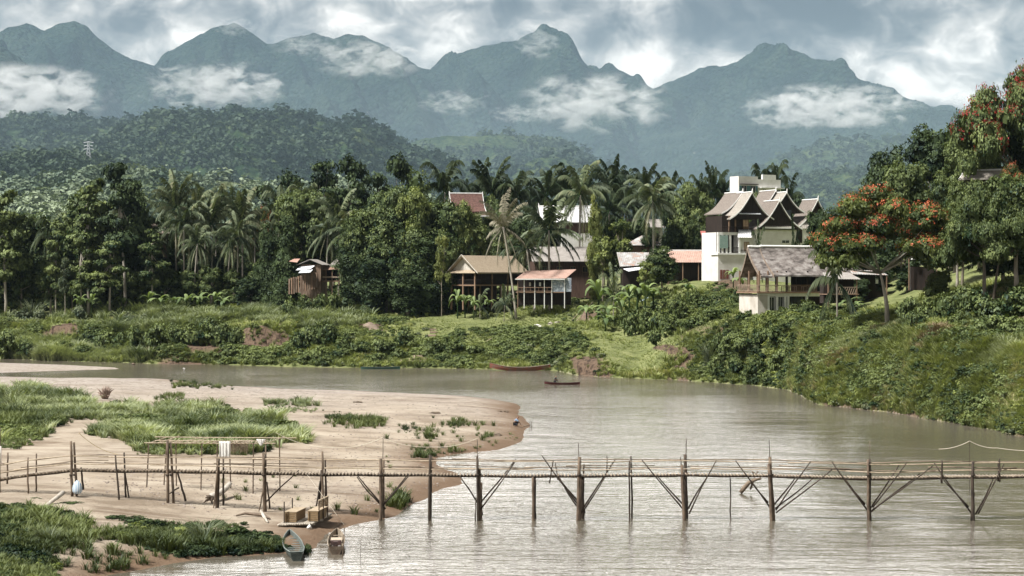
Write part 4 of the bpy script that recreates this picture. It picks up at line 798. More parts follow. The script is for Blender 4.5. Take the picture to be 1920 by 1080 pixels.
# ------------------------------------------------------------------ ground cover that nobody could count
def cover(name, poly, n, protos, sc_, label, m_, seed, zs=None, noisy=0, wl=40, thr=0, tv=.12, tmul=.6, lawn=True):
    pts, q = pick(poly, n, seed, noisy, wl, thr, lawn); rg = np.random.default_rng(seed+1); k = len(pts)
    s = rg.uniform(sc_[0], sc_[1], k)*np.clip(1+1.1*fbm(pts[:, 0], pts[:, 1], 7, 3, seed+7), .35, 1.7); t = fbm(pts[:, 0], pts[:, 1], 6, 3, seed)*tv*3.2+rg.normal(0, tv*.5, k); pts[:, 2] -= .05
    return scatter(name, protos, pts, s, label, m_, t, None if zs is None else s*zs, seed, tmul=tmul)
DRYG = leafmat('dry_grass', (.12, .085, .05), (.46, .37, .24), .2)
GRD = leafmat('dark_grass', (.02, .034, .012), (.17, .20, .075), .2)
SHNP = []
for q_ in range(4):     # light shrub clumps for massed undergrowth
    lo = [(x*.72, y*.72, max(.2, z*.55), r, r2, r3) for x, y, z, r, r2, r3 in lobes_in(6, 2.2, 1.3, -.1, 40+q_)]
    SHNP.append(crown(lo, 260, .26, 50+q_, clump=8, spread=.25))
FARBANK = [(-60, 590), (60, 565), (200, 572), (420, 568), (560, 560), (700, 572), (830, 590), (1000, 575), (1100, 570), (1180, 560), (1250, 545), (1340, 540), (1400, 560), (1470, 590), (1560, 575), (1620, 575), (1700, 570), (1800, 545), (1860, 530), (1960, 510), (1960, 820), (1870, 806), (1790, 790), (1700, 775), (1600, 764), (1540, 757), (1490, 736), (1430, 721), (1250, 711), (1180, 709), (1080, 701), (940, 691), (700, 689), (400, 683), (120, 676), (-60, 668)]
cover('bank_grass', FARBANK, 26000, GRASS+GRASSW[:2], (.35, .95), 'rough grass covering the far bank', GRS, 11, tv=.16)
cover('bank_undergrowth', [(-60, 592), (80, 600), (200, 600), (420, 590), (560, 585), (700, 590), (800, 612), (900, 622), (1060, 615), (1090, 640), (1075, 668), (1040, 690), (700, 688), (400, 680), (260, 676), (180, 650), (60, 645), (-60, 640)], 2600, SHNP, (.5, 1.15), 'tangled undergrowth on the left bank', LM, 13, noisy=1, wl=50, thr=-.05, tv=.2)
cover('bank_undergrowth', [(1290, 640), (1340, 600), (1420, 595), (1500, 585), (1560, 580), (1640, 590), (1700, 580), (1800, 550), (1960, 520), (1960, 640), (1830, 640), (1700, 620), (1600, 640), (1540, 690), (1500, 730), (1430, 718), (1320, 712), (1290, 690)], 2600, SHNP, (.45, 1.0), 'tangled undergrowth on the bank below the pavilion', LM, 17, noisy=1, wl=50, thr=-.18, tv=.22)
cover('bank_undergrowth', [(1500, 740), (1520, 690), (1560, 680), (1640, 660), (1720, 690), (1960, 690), (1960, 818), (1860, 803), (1760, 786), (1660, 768), (1560, 758)], 1500, SHNP, (.35, .85), 'dense hanging vegetation on the right bank by the water', LM, 19, noisy=1, wl=45, thr=-.12, tv=.2)
cover('lawn_grass', LAWN[0], 1500, GRASS, (.15, .38), 'short grass on the terrace below the houses', GRS, 301, lawn=False)
cover('lawn_grass', LAWN[1], 1500, GRASS, (.15, .4), 'short grass on the eroded point', GRS, 302, lawn=False)
cover('lawn_grass', LAWN[2], 900, GRASS, (.2, .5), 'short grass on the left terrace', GRP, 303, lawn=False)
cover('lawn_grass', LAWN[3], 900, GRASS, (.2, .5), 'short grass on the spur below the villa', GRS, 304, lawn=False)
rowof('shrub', [(1415, 286, 578, 34), (1432, 285, 574, 40), (1448, 284, 582, 40), (1470, 283, 580, 40)], 'bushy shrub', 'hugging the pavilion base wall', 'shrubs hugging the pavilion base', cat='shrub', leaf=LL)
cover('slope_undergrowth', [(1090, 590), (1150, 540), (1250, 520), (1340, 530), (1400, 555), (1420, 600), (1320, 600), (1250, 620), (1150, 610)], 1300, SHNP, (.35, .95), 'weeds on the slope below the villa', LM, 23, noisy=1, wl=40, thr=-.05, tv=.24)
cover('tall_grass', [(1460, 720), (1500, 660), (1560, 630), (1640, 620), (1760, 612), (1860, 640), (1960, 640), (1960, 810), (1850, 800), (1700, 772), (1560, 758)], 13000, GRASS+GRASSW[:1], (.4, .95), 'tall reed grass tumbling down the right bank', GRS, 29, tv=.2, tmul=.7)
cover('tall_grass', [(-60, 590), (60, 590), (60, 640), (250, 660), (250, 680), (-60, 670)], 2600, GRASSW, (.7, 1.5), 'pale tall grass at the left end of the bank', GRP, 31, noisy=1, wl=50, thr=-.2)
cover('tall_grass', [(100, 590), (250, 575), (420, 575), (620, 560), (700, 590), (650, 615), (420, 600), (300, 640), (260, 680), (200, 640)], 3600, GRASSW, (.8, 1.7), 'pale tall grass before the forest', GRP, 37, noisy=1, wl=45, thr=-.05)
cover('forest_undergrowth', [(-60, 575), (120, 585), (300, 580), (560, 570), (560, 540), (300, 545), (-60, 545)], 900, SHNP, (.8, 1.8), 'dark undergrowth at the forest foot', LD, 41, tv=.1)
cover('forest_undergrowth', [(560, 575), (640, 560), (860, 590), (1000, 580), (1100, 560), (1100, 540), (860, 560), (640, 540)], 700, SHNP, (.6, 1.3), 'dark undergrowth around the houses', LM, 43, tv=.15)
SBV = [(-60, 735), (60, 730), (130, 740), (180, 770), (260, 762), (330, 768), (380, 760), (470, 775), (520, 795), (585, 826), (520, 828), (500, 845), (440, 850), (330, 848), (270, 852), (240, 820), (170, 815), (210, 790), (140, 780), (90, 800), (60, 835), (-60, 840)]
cover('sandbar_grass', SBV, 4200, GRASSW, (.5, 1.15), 'long grass growing over the left of the sandbar', GRP, 47, noisy=1, wl=55, thr=.0, tv=.26, tmul=.7)
cover('sandbar_grass', SBV, 2600, GRASS, (.4, 1.0), 'green weeds growing over the left of the sandbar', GRD, 48, noisy=1, wl=50, thr=-.05, tv=.2)
cover('sandbar_undergrowth', SBV, 1900, SHNP, (.2, .7), 'leafy weeds among the sandbar grass', LM, 49, noisy=1, wl=50, thr=-.08, tv=.25)
NEAR = [(-80, 945), (60, 950), (160, 975), (175, 1000), (300, 985), (440, 985), (528, 1012), (530, 1034), (440, 1040), (320, 1040), (250, 1020), (170, 1010), (90, 1040), (110, 1080), (60, 1130), (-80, 1130)]
cover('shore_grass', NEAR, 1900, GRASS, (.3, .8), 'dark grass along the near edge of the sandbar', GRD, 53, noisy=1, wl=60, thr=-.25, tv=.18)
cover('shore_weeds', NEAR, 500, SHNP, (.2, .5), 'light green weeds by the near shore', LL, 259, noisy=1, wl=50, thr=.05, tv=.2)
cover('shore_weeds', NEAR, 2400, SHNP, (.2, .6), 'leafy weeds along the near edge of the sandbar', LD, 59, noisy=1, wl=60, thr=-.15, tv=.2)
for ii, (pl, n) in enumerate([([(325, 718), (420, 720), (425, 727), (330, 726)], 120), ([(505, 755), (580, 755), (585, 772), (510, 772)], 240), ([(615, 775), (720, 790), (715, 802), (620, 795)], 260), ([(835, 785), (870, 788), (868, 802), (835, 800)], 70), ([(780, 840), (812, 840), (812, 858), (780, 858)], 110), ([(905, 812), (925, 812), (925, 822), (905, 822)], 24), ([(755, 798), (785, 798), (785, 812), (755, 812)], 40),
                     ([(788, 810), (806, 810), (806, 822), (788, 822)], 50), ([(950, 816), (970, 816), (970, 828), (950, 828)], 26), ([(290, 745), (345, 742), (345, 756), (290, 758)], 110), ([(840, 848), (900, 838), (900, 846), (840, 856)], 40), ([(690, 890), (760, 930), (720, 960), (690, 960)], 16), ([(735, 940), (760, 935), (760, 955), (740, 955)], 40), ([(60, 1000), (330, 1050), (200, 1075), (80, 1075)], 120), ([(680, 830), (800, 800), (930, 790), (930, 835), (700, 880)], 60), ([(400, 900), (700, 880), (650, 960), (420, 960)], 26)]):
    cover('grass_patch', pl, int(n*.6), GRASSW if ii < 2 else GRASS, (.3, .7), ['flat grass at the far water edge of the sandbar', 'pale grass patch behind the sandbar weeds', 'long grass patch in the middle of the gravel', 'round grass patch near the river side', 'grass patch by the bridge post', 'grass by the crouching figure', 'tuft of grass on open gravel', 'grass tufts beside the middle patch', 'grass tufts on the tip of sandbar', 'grass patch beside the root stump', 'sparse grass at the water edge', 'sparse tufts under the bridge', 'tuft at the waterline', 'sparse weeds on the near sand', 'scattered tufts across the sandbar', 'scattered tufts under the bridge'][ii], GRP if ii == 1 else GRD, 61+ii, tv=.15)

# tree cover of the nearer hills
def blob_proto(seed, n=46, s=.62):
    lo = [(0, 0, .9, 1, 1, .9), (.5, .3, 1.1, .6, .6, .5), (-.4, .4, .7, .6, .6, .6)]
    return crown(lo, n, s, seed, clump=4, spread=.2, inner=.1, low=-.1, asp=.9)
BLOB = [blob_proto(s) for s in range(4)]
RB = [(1440, 722), (1500, 640), (1560, 610), (1700, 600), (1800, 560), (1960, 520), (1960, 815), (1860, 803), (1760, 786), (1660, 768), (1560, 758), (1500, 735)]
cover('bank_shrubs', RB, 1500, SHNP, (.2, .65), 'light green weeds spread over the right bank', LL, 191, noisy=1, wl=38, thr=-.12, tv=.2)
cover('bank_shrubs', RB, 1000, SHNP, (.3, .9), 'dark creeping shrubs spread over the right bank', LD, 192, noisy=1, wl=44, thr=.02, tv=.2)
cover('bank_shrubs', RB, 1100, SHNP, (.2, .6), 'silvery weeds spread over the right bank', LG, 193, noisy=1, wl=34, thr=-.02, tv=.2)
cover('bank_grass', [(1500, 640), (1560, 610), (1700, 605), (1830, 640), (1960, 645), (1960, 720), (1800, 680), (1650, 660), (1540, 690)], 5500, GRASS, (.4, .9), 'pale sunlit grass on the shoulder of the right bank', GRP, 190, tv=.2)
cover('dry_grass', RB, 3000, GRASS, (.4, .9), 'dry brownish grass patches on the right bank', DRYG, 194, noisy=1, wl=50, thr=.12, tv=.2)
cover('bank_shrubs', FARBANK, 1500, SHNP, (.3, .9), 'light green weeds over the far bank', LL, 195, noisy=1, wl=60, thr=.05, tv=.2)
cover('bank_shrubs', FARBANK, 900, SHNP, (.3, .8), 'silvery weeds over the far bank', LG, 196, noisy=1, wl=50, thr=.08, tv=.2)
cover('bank_shrubs', FARBANK, 1300, SHNP, (.4, 1.0), 'dark creeping shrubs over the far bank', LD, 197, noisy=1, wl=55, thr=.06, tv=.2)
OFFR = [(1960, 480), (2150, 430), (2420, 400), (2420, 940), (2200, 880), (1960, 822)]
cover('bank_shrubs', OFFR, 1800, SHNP, (.3, .9), 'shrubs continuing along the right bank past the frame', LM, 401, tv=.22)
cover('bank_grass', OFFR, 6000, GRASS, (.5, 1.0), 'grass continuing along the right bank past the frame', GRS, 402, tv=.2)
OFFL = [(-420, 560), (-60, 560), (-60, 670), (-420, 668)]
cover('bank_grass', OFFL, 3500, GRASS, (.4, 1.0), 'grass continuing along the left bank past the frame', GRS, 403, tv=.2)
cover('bank_shrubs', OFFL, 500, SHNP, (.4, 1.0), 'shrubs continuing along the left bank past the frame', LM, 404, tv=.2)
rowof('round', [(2010, 250, 330, 150), (2090, 240, 260, 190), (2200, 235, 300, 190), (2040, 300, 200, 190), (-110, 410, 370, 130), (-190, 415, 350, 150), (-280, 412, 390, 140), (-370, 420, 360, 150)], 'green tree', 'among the trees just past the frame edges', 'trees just past the frame edges', leaf=LM)
def hill_forest(key, n, size, seed, m_, lab, thr=-9):
    X, Y, Z, cx, t = HILLS[key]; rg = np.random.default_rng(seed); nr, nc = Z.shape; nf = np.searchsorted(t, 0.02)
    vis = (cx > -80) & (cx < 2000); c0, c1 = np.where(vis)[0][[0, -1]]
    i = rg.uniform(nf*.1, nf+1, n*2); j = rg.uniform(c0, c1-1, n*2); a = i.astype(int); b = j.astype(int); fi = (i-a)[:, None]; fj = (j-b)[:, None]
    S = np.stack([X, Y, Z], -1); p = (S[a, b]*(1-fi)+S[a+1, b]*fi)*(1-fj)+(S[a, b+1]*(1-fi)+S[a+1, b+1]*fi)*fj
    keep = fbm(p[:, 0], p[:, 1], 120, 3, seed) > thr; p = p[keep][:n]; p[:, 2] -= size*.8
    tv = fbm(p[:, 0], p[:, 1], 110, 4, seed+3)*1.0+rg.normal(0, .10, len(p)); scatter('hill_forest', BLOB, p, rg.choice([.55, .8, 1.1, 1.7], len(p), p=[.3, .4, .22, .08])*rg.uniform(.85, 1.15, len(p))*size*1.15, lab, m_, tv, None, seed, tmul=.18)
FH = leafmat('far_forest', (.016, .030, .019), (.064, .090, .050), .1); FHP = leafmat('far_pale_forest', (.06, .09, .06), (.26, .31, .20), .1)
hill_forest('hills97', 9500, 4.6, 1, FH, 'forest covering the dark hill behind the village')
hill_forest('hills89', 6000, 5, 2, FH, 'forest covering the low ridge at left')
hill_forest('hills101', 5500, 3.6, 3, FH, 'forest covering the left spur')
hill_forest('hills103', 6500, 2.8, 4, FHP, 'pale scrub wood at the foot of the hills')
hill_forest('hills79', 4000, 6, 5, FH, 'forest covering the low hill behind the palms', thr=-.25)
hill_forest('hills83', 1400, 6, 6, FH, 'forest covering the small round hill')
hill_forest('hills71', 3600, 7.5, 8, FH, 'forest covering the pale hill at right')
hill_forest('hills73', 3600, 5, 7, FH, 'forest covering the nearer hill at right')
# ------------------------------------------------------------------ bamboo footbridge
BAMBOO = surf('weathered_bamboo', (.105, .080, .058), (.30, .24, .175), 6, stretch=(.3, 1, 1), rough=.7)
BAMP = surf('pale_bamboo', (.30, .235, .165), (.46, .385, .29), 5, rough=.65)
POLE = surf('wet_dark_pole', (.022, .017, .013), (.070, .052, .038), 3, stretch=(1, 1, .5), bump=.02)
POLB = surf('brown_pole', (.060, .043, .031), (.165, .122, .086), 3, stretch=(1, 1, .5), bump=.02)
DB = 123.3
def BP(px, py, dy=0):
    D = DB+dy; return Vector(((px-960)/FPX*DB, D, z_at(py, DB)))
bridge = empty('bamboo_footbridge', BP(960, 975), 0, 'long bamboo footbridge on bundled poles crossing the sand and river', 'footbridge')
def bpart(m, name, mt, label=None, parent=None):
    for i, v in enumerate(m.v): m.v[i] = tuple(Vector(v)-bridge.location)
    o = m.build(name, mt, parent or bridge, smooth=True)
    if label: o['label'] = label
    return o
DECK = [(-700, 960), (-220, 922), (-80, 908), (0, 898), (60, 889), (140, 880), (230, 881.5), (320, 882), (420, 884), (500, 886), (600, 888), (720, 888.5), (860, 889.5), (960, 891), (1100, 890.5), (1290, 889), (1450, 891), (1560, 894), (1650, 896), (1760, 893.5), (1920, 892), (2100, 890), (2800, 884)]
def dkz(px): return z_at(np.interp(px, [d[0] for d in DECK], [d[1] for d in DECK]), DB)
def px2x(px): return (px-960)/FPX*DB
rg = random.Random(5)
# slats: round bamboo laid across the deck
m = M(); px = -220.0
while px < 2720:
    px += 6.3*rg.uniform(.88, 1.12); w = .52*rg.uniform(.94, 1.08); z = dkz(px)+rg.uniform(-.008, .008); off = rg.uniform(-.05, .05)
    m.tube([(px2x(px), DB-w+off, z), (px2x(px)+rg.uniform(-.03, .03), DB+w+off, z)], .055, 6)
bpart(m, 'deck', surf('deck_bamboo', (.36, .30, .23), (.20, .16, .12), 2))
for dy in (-.40, 0, .40):
    m = M(); m.tube([(px2x(p), DB+dy, dkz(p)-.085+.02*math.sin(p*.05+dy)) for p in range(-220, 2730, 25)], .042, 6); bpart(m, 'beam', POLE)
for dy, up, amp, st in ((-.6, .88, .02, 0), (.6, .86, .03, 3), (-.6, .40, .03, 1), (.6, .37, .035, 5), (.58, .50, .05, 9)):
    p = -200
    while p < 2600:
        e = p+rg.uniform(190, 330) if up != .5 else p+rg.uniform(130, 190)
        q = [p+(e-p)*k/5 for k in range(6)]; o = rg.uniform(-.03, .03)
        m = M(); m.tube([(px2x(a), DB+dy+rg.uniform(-.02, .02), dkz(a)+up+o+amp*math.sin(a*.021+st)+rg.uniform(-.012, .012)) for a in q], [.038, .036, .034, .032, .03, .026], 5); bpart(m, 'handrail', BAMP if dy < 0 else BAMBOO)
        p = e-18 if up != .5 else e+rg.uniform(60, 260)
# supports: (x, top row, x foot, foot row, radius, depth offset, dark)
S = [(4, 800, 4, 908, .06, -.6, 0), (10, 850, 9, 905, .05, .6, 0), (57, 856, 57, 920, .05, -.6, 0), (64, 852, 63, 922, .05, .6, 0), (137, 826, 139, 934, .08, -.6, 0), (142, 828, 147, 918, .07, -.5, 0), (148, 878, 152, 916, .06, .6, 1),
     (220, 852, 227, 942, .055, -.6, 1), (229, 850, 233, 938, .055, .6, 1), (231, 882, 240, 936, .045, .5, 1), (317, 824, 318, 950, .085, -.6, 0), (322, 828, 328, 942, .075, -.5, 0), (329, 884, 345, 938, .06, .6, 1),
     (411, 862, 408, 958, .05, -.6, 0), (413, 858, 411, 956, .055, -.5, 1), (416, 862, 416, 952, .06, .6, 1), (410, 884, 402, 962, .035, -.7, 0), (496, 848, 498, 968, .09, -.6, 0), (500, 835, 501, 962, .05, -.5, 0), (498, 905, 504, 955, .05, .6, 1), (495, 920, 486, 968, .04, -.7, 0),
     (606, 845, 607, 950, .07, -.6, 0), (604, 880, 598, 950, .06, -.5, 1), (608, 862, 610, 948, .06, .6, 1), (609, 885, 613, 946, .05, .5, 1), (602, 900, 594, 950, .045, -.6, 1),
     (715, 858, 715, 984, .10, -.6, 0), (718, 862, 718, 982, .08, .6, 0), (717, 820, 717, 862, .018, .6, 1), (807, 851, 806, 980, .075, -.6, 1), (808, 856, 807, 979, .06, .55, 1),
     (895, 853, 897, 984, .08, -.6, 1), (899, 876, 899, 982, .11, -.4, 0), (902, 906, 900, 980, .09, .5, 0), (895, 822, 895, 856, .02, -.6, 1), (893, 930, 891, 979, .035, -.7, 1),
     (999, 893, 1000, 979, .08, -.5, 0), (1003, 894, 1003, 975, .08, .5, 1), (1086, 855, 1083, 980, .11, -.6, 0), (1088, 890, 1086, 980, .08, -.6, 0), (1093, 893, 1092, 975, .12, .55, 1), (1084, 828, 1085, 856, .02, -.6, 1), (1096, 872, 1094, 905, .05, .6, 1),
     (1179, 862, 1180, 974, .05, -.6, 1), (1184, 856, 1187, 975, .055, .55, 1), (1277, 870, 1283, 972, .10, -.6, 0), (1286, 853, 1288, 972, .11, .5, 1), (1289, 823, 1287, 854, .022, .5, 1), (1274, 855, 1277, 880, .03, -.6, 1), (1369, 896, 1370, 975, .04, 0, 1),
     (1439, 868, 1446, 972, .10, -.6, 0), (1442, 856, 1450, 974, .11, -.4, 0), (1446, 880, 1452, 972, .10, .5, 1), (1441, 824, 1442, 858, .02, -.4, 1), (1624, 860, 1626, 974, .08, -.6, 0), (1628, 860, 1629, 974, .09, -.4, 1), (1632, 876, 1631, 972, .10, .5, 0), (1634, 828, 1633, 870, .015, .5, 0),
     (1820, 864, 1820, 972, .10, -.6, 1), (1827, 866, 1827, 972, .09, .5, 0), (1822, 922, 1818, 970, .08, -.6, 1),
     (1139, 856, 1138, 893, .035, .6, 1), (1037, 861, 1030, 900, .035, -.6, 1), (1042, 868, 1046, 898, .03, .6, 1), (1762, 862, 1762, 900, .06, -.6, 1), (1870, 858, 1870, 898, .045, -.6, 1), (1877, 865, 1876, 900, .06, .6, 1), (2010, 860, 2010, 965, .1, -.6, 1), (2016, 860, 2018, 965, .1, .6, 1), (2200, 858, 2202, 965, .1, -.6, 1), (2206, 858, 2207, 965, .1, .6, 1), (2390, 856, 2392, 965, .1, -.6, 1), (2396, 856, 2398, 965, .1, .6, 1), (2570, 854, 2572, 965, .1, -.6, 1), (2576, 854, 2577, 965, .1, .6, 1)]
for a, b, c, d, r, dy, dk in S:
    p0 = BP(a, b, dy); p1 = BP(c, d+4, dy)
    g = gxy(p1.x, p1.y); 
    if d > 900 and abs(d-b) > 60: p1.z = min(p1.z, max(g, -1.2)-.25) if g > .05 else -.8
    q = [p0.lerp(p1, k/5)+Vector((rg.uniform(-.025, .025), 0, 0))*(0 < k < 5) for k in range(6)]
    r *= 1.15; bpart(M().tube(q, [r*.8, r*.85, r*.9, r*.97, r, r*1.02], 7), 'post', POLE if dk else POLB)
BR = [(558, 884, 494, 946), (671, 892, 714, 944), (669, 894, 722, 956), (768, 889, 716, 950), (764, 891, 711, 956), (861, 888, 897, 944), (968, 862, 899, 946), (965, 865, 901, 954), (905, 968, 899, 950), (1015, 851, 1086, 948), (1045, 893, 1083, 940), (1048, 892, 1086, 955), (1155, 863, 1089, 962), (1133, 893, 1094, 956), (1098, 965, 1092, 950),
      (1202, 860, 1284, 958), (1232, 892, 1284, 950), (1341, 861, 1291, 962), (1329, 894, 1291, 956), (1377, 862, 1444, 953), (1404, 896, 1442, 944), (1517, 863, 1453, 955), (1500, 890, 1453, 948), (1557, 878, 1453, 960), (1531, 896, 1455, 955), (1556, 863, 1624, 955), (1586, 896, 1625, 948), (1696, 865, 1634, 950), (1690, 874, 1632, 958), (1745, 871, 1634, 954), (1729, 890, 1634, 962),
      (1747, 866, 1818, 960), (1769, 896, 1819, 952), (1877, 868, 1831, 962), (1869, 895, 1832, 966), (320, 924, 338, 913), (1180, 960, 1000, 0)][:-1]
for i, (a, b, c, d) in enumerate(BR):
    dy = -.72 if i % 2 else .7; p0 = BP(a, b, dy); p1 = BP(c, d, dy*.6); mid = p0.lerp(p1, .5)+Vector((rg.uniform(-.06, .06), 0, rg.uniform(-.07, .03)))
    bpart(M().tube([p0, p0.lerp(mid, .5)+Vector((0, 0, -.02)), mid, mid.lerp(p1, .5)+Vector((0, 0, .01)), p1], [.035, .04, .048, .052, .055], 6), 'brace', POLE)
# lashings
for a, b, c, d, r, dy, dk in S:
    if r > .06 and b < 880:
        p = BP(a+(c-a)*.3, 889, dy); bpart(M().tube([p+Vector((0, 0, -.06)), p+Vector((0, 0, .06))], r*1.4, 7), 'lashing', POLE)
# things on and by the bridge
def rope(pts, sag, r=.016, label='', mt=None):
    m = M()
    for a, b in zip(pts[:-1], pts[1:]):
        L_ = [a.lerp(b, k/8)+Vector((0, 0, -sag*4*(k/8)*(1-k/8))) for k in range(9)]; m.tube(L_, r, 5)
    o = m.build('rope', mt or ROPE); tag(o, label, 'rope'); return o
ROPE = surf('yellowed_rope', (.50, .38, .18), (.62, .5, .28), 4); ROPEW = surf('pale_rope', (.50, .45, .36), (.62, .57, .47), 4)
WHITE = surf('white_cloth', (.74, .73, .70), (.64, .63, .60), 4, bump=.02)
def ray_ground(px, py, up=0): v = ghit(px, py); return v+Vector((0, 0, up))
rope([BP(140, 815, 1.2), P(222, 852, 127)], .25, label='yellow rope sagging between the tall left bridge post and the rail')
rope([BP(501, 822, 4.5), P(620, 839, 128), P(718, 820, 128)], .25, .016, 'pale rope hung above the sand from bamboo shelter to the thin pole', ROPEW)
rope([P(718, 822, 127), P(812, 838, 127), BP(895, 823, .5)], .18, .014, 'pale rope between the two thin poles over the sand', ROPEW)
rope([P(1760, 842, 140), P(1818, 827, 140), P(1870, 840, 140), P(1990, 843, 140)], .15, .022, 'white rope rising above the river at the right edge', ROPEW)
st = M().tube([P(1818, 826, 140), Vector((px2x(1818)*140/DB, 140, -.6))], .02, 5).build('stick', POLE); tag(st, 'thin stick holding up the white rope at the right edge', 'stick')
# shelter frame behind the bridge
DS = 131.0
def SP(px, py, dy=0): return Vector(((px-960)/FPX*DS, DS+dy, z_at(py, DS)))
sh = empty('bamboo_shelter', SP(400, 880), 0, 'flat-topped bamboo shelter frame with thatch scraps behind the bridge', 'shelter')
def spart(m, name, mt):
    for i, v in enumerate(m.v): m.v[i] = tuple(Vector(v)-sh.location)
    return m.build(name, mt, sh)
for a, b, c, d, dy in [(284, 830, 280, 882, -1), (307, 830, 301, 880, 1.2), (383, 830, 381, 898, -1), (403, 830, 400, 884, 1.2), (426, 858, 428, 883, 1.2), (479, 828, 478, 897, -1), (520, 825, 521, 884, 1.2), (324, 828, 325, 884, 1.2), (497, 825, 497, 890, .4)]:
    p1 = SP(c, d, dy); p1.z = gxy(p1.x, p1.y)-.2; spart(M().tube([SP(a, b, dy), p1], .045, 6), 'post', POLB)
m = M()
for k, (a, b, c, d, r, dy) in enumerate([(276, 828, 520, 829, .035, -1), (284, 822, 552, 824, .035, 1.2), (290, 826, 500, 827, .03, 0), (300, 829, 330, 820, .03, 0), (320, 829, 376, 823, .03, .4), (350, 830, 390, 823, .03, .2), (500, 829, 530, 821, .03, 0), (478, 832, 480, 826, .03, 0), (395, 825, 470, 828, .03, -.6), (282, 829, 305, 823, .03, 0)]):
    m.tube([SP(a, b, dy if k < 3 else -1.0), SP((a+c)/2, (b+d)/2+.4, dy if k < 3 else 0), SP(c, d, dy if k < 3 else 1.2)], r, 6)
for k in range(56):
    x = rg.uniform(300, 505); m.tube([SP(x, 828, -1.1), SP(x+rg.uniform(-6, 6), 827, rg.uniform(-.2, 1.2))], .022, 4)
spart(m, 'roof_poles', BAMP)
m = M()
for k in range(150):
    x = rg.uniform(428, 464); y0 = rg.uniform(-1, 1); p = SP(x, 828.5, y0); m.tube([p, p+Vector((rg.uniform(-.12, .12), 0, -rg.uniform(.2, .75)))], .013, 3, cap=False)
spart(m, 'hanging_thatch', BAMBOO)
def cloth(name, px, top, w, h, D, lab, seed, taper=.1, cat='cloth'):
    r_ = random.Random(seed); V = []; F = []; nx, nz = 12, 12; c = P(px, top, D)
    for j in range(nz+1):
        for i in range(nx+1):
            u = i/nx-.5; q = j/nz; V.append((c.x+u*w*(1-taper*q)+.02*r_.random(), c.y+.07*math.sin(u*22+seed)*(.3+q), c.z-h*q*(1-.06*abs(u))+.02*r_.random()))
    for j in range(nz):
        for i in range(nx): b = j*(nx+1)+i; F.append((b, b+1, b+nx+2, b+nx+1))
    mm = M(); mm.add(V, F); o = mm.build(name, WHITE, smooth=True); tag(o, lab, cat); s = o.modifiers.new('s', 'SOLIDIFY'); s.thickness = .012; return o
cloth('hanging_cloth', 421, 828, .75, 1.15, 129.6, 'white cloth hanging from the middle of the bamboo shelter', 3)
cloth('hanging_cloth', 489, 824, .62, .42, 129.6, 'small pointed white cloth tied at the right end of shelter', 5, .8)
# woven plastic bag on the bridge post
m = M(); c = BP(150, 912, -.75); n_ = 12; rings = []
for k, (zz, rx, ry) in enumerate([(.45, .05, .04), (.40, .10, .07), (.34, .17, .11), (.15, .27, .17), (-.05, .31, .20), (-.22, .30, .19), (-.33, .24, .16), (-.38, .10, .07)]):
    rings.append([(c.x+rx*math.cos(a*6.283/n_), c.y+ry*math.sin(a*6.283/n_), c.z+zz) for a in range(n_)])
m.add([p for r_ in rings for p in r_], [(k*n_+a, k*n_+(a+1) % n_, (k+1)*n_+(a+1) % n_, (k+1)*n_+a) for k in range(7) for a in range(n_)])
mtl, nt_, p_ = mat('striped_bag'); wv = N(nt_, 'ShaderNodeTexWave', wave_type='BANDS', bands_direction='X'); wv.inputs['Scale'].default_value = 3.2; tcx = N(nt_, 'ShaderNodeTexCoord'); L(nt_, tcx.outputs['Object'], wv.inputs[0])
L(nt_, ramp(nt_, wv.outputs[0], [(.5, (.62, .66, .68)), (.58, (.13, .26, .42))]).outputs[0], p_.inputs['Base Color'])
o = m.build('sack', mtl, smooth=True); tag(o, 'blue and white striped sack tied to the left bridge post', 'sack')
o = M().tube([BP(4, 835, -.66), BP(5, 868, -.66)], [.12, .10], 8).build('wrapped_plastic', WHITE, smooth=True); tag(o, 'white plastic wrapped round the post at the left edge', 'plastic')
# driftwood, logs
DRY = surf('bleached_wood', (.48, .45, .40), (.33, .29, .24), 3, stretch=(1, 1, 1), bump=.03); DRK = surf('dark_driftwood', (.10, .075, .055), (.20, .155, .115), 3, bump=.04)
def log(pts, r, lab, mt, cat='log', name='log', n=9):
    o = M().tube(pts, r, n).build(name, mt, smooth=True); tag(o, lab, cat); return o
g = ray_ground
log([g(84, 948, -.1), g(97, 945, .15), g(108, 943, .35), g(118, 941, .55)], [.10, .12, .13, .15], 'pale dead log poking out of the dark shrubs', DRY)
dl = empty('driftwood_log', g(410, 948), 0, 'white log with a dark root end lying under the bridge', 'log')
def rel(m, root, name, mt, smooth=True):
    for i, v in enumerate(m.v): m.v[i] = tuple(Vector(v)-root.location)
    return m.build(name, mt, root, smooth)
rel(M().tube([g(396, 942, .35), g(412, 938, .45), g(424, 933, .6), g(431, 930, .8)], [.22, .2, .18, .15], 9), dl, 'trunk', DRY)
m = M()
for k in range(16):
    a = g(398, 944, .3); e = a+Vector((rg.uniform(-.7, .4), rg.uniform(-.6, .4), rg.uniform(-.35, .35))); m.tube([a, a.lerp(e, .5)+Vector((0, 0, .1)), e], [.12, .08, .03], 6)
rel(m, dl, 'roots', DRK)
dw = empty('driftwood_branch', g(500, 972), 0, 'forked driftwood branch on the sand left of the raft', 'driftwood')
rel(M().tube([g(443, 970, .1), g(460, 968, .18), g(480, 969, .15), g(492, 970, .15), g(506, 975, .1)], [.05, .09, .11, .12, .05], 7), dw, 'branch', DRK)
rel(M().tube([g(489, 966, .25), g(496, 975, .15), g(502, 981, .05)], [.09, .1, .05], 7), dw, 'pale_stub', DRY)
m = M(); c = g(197, 748, 0)
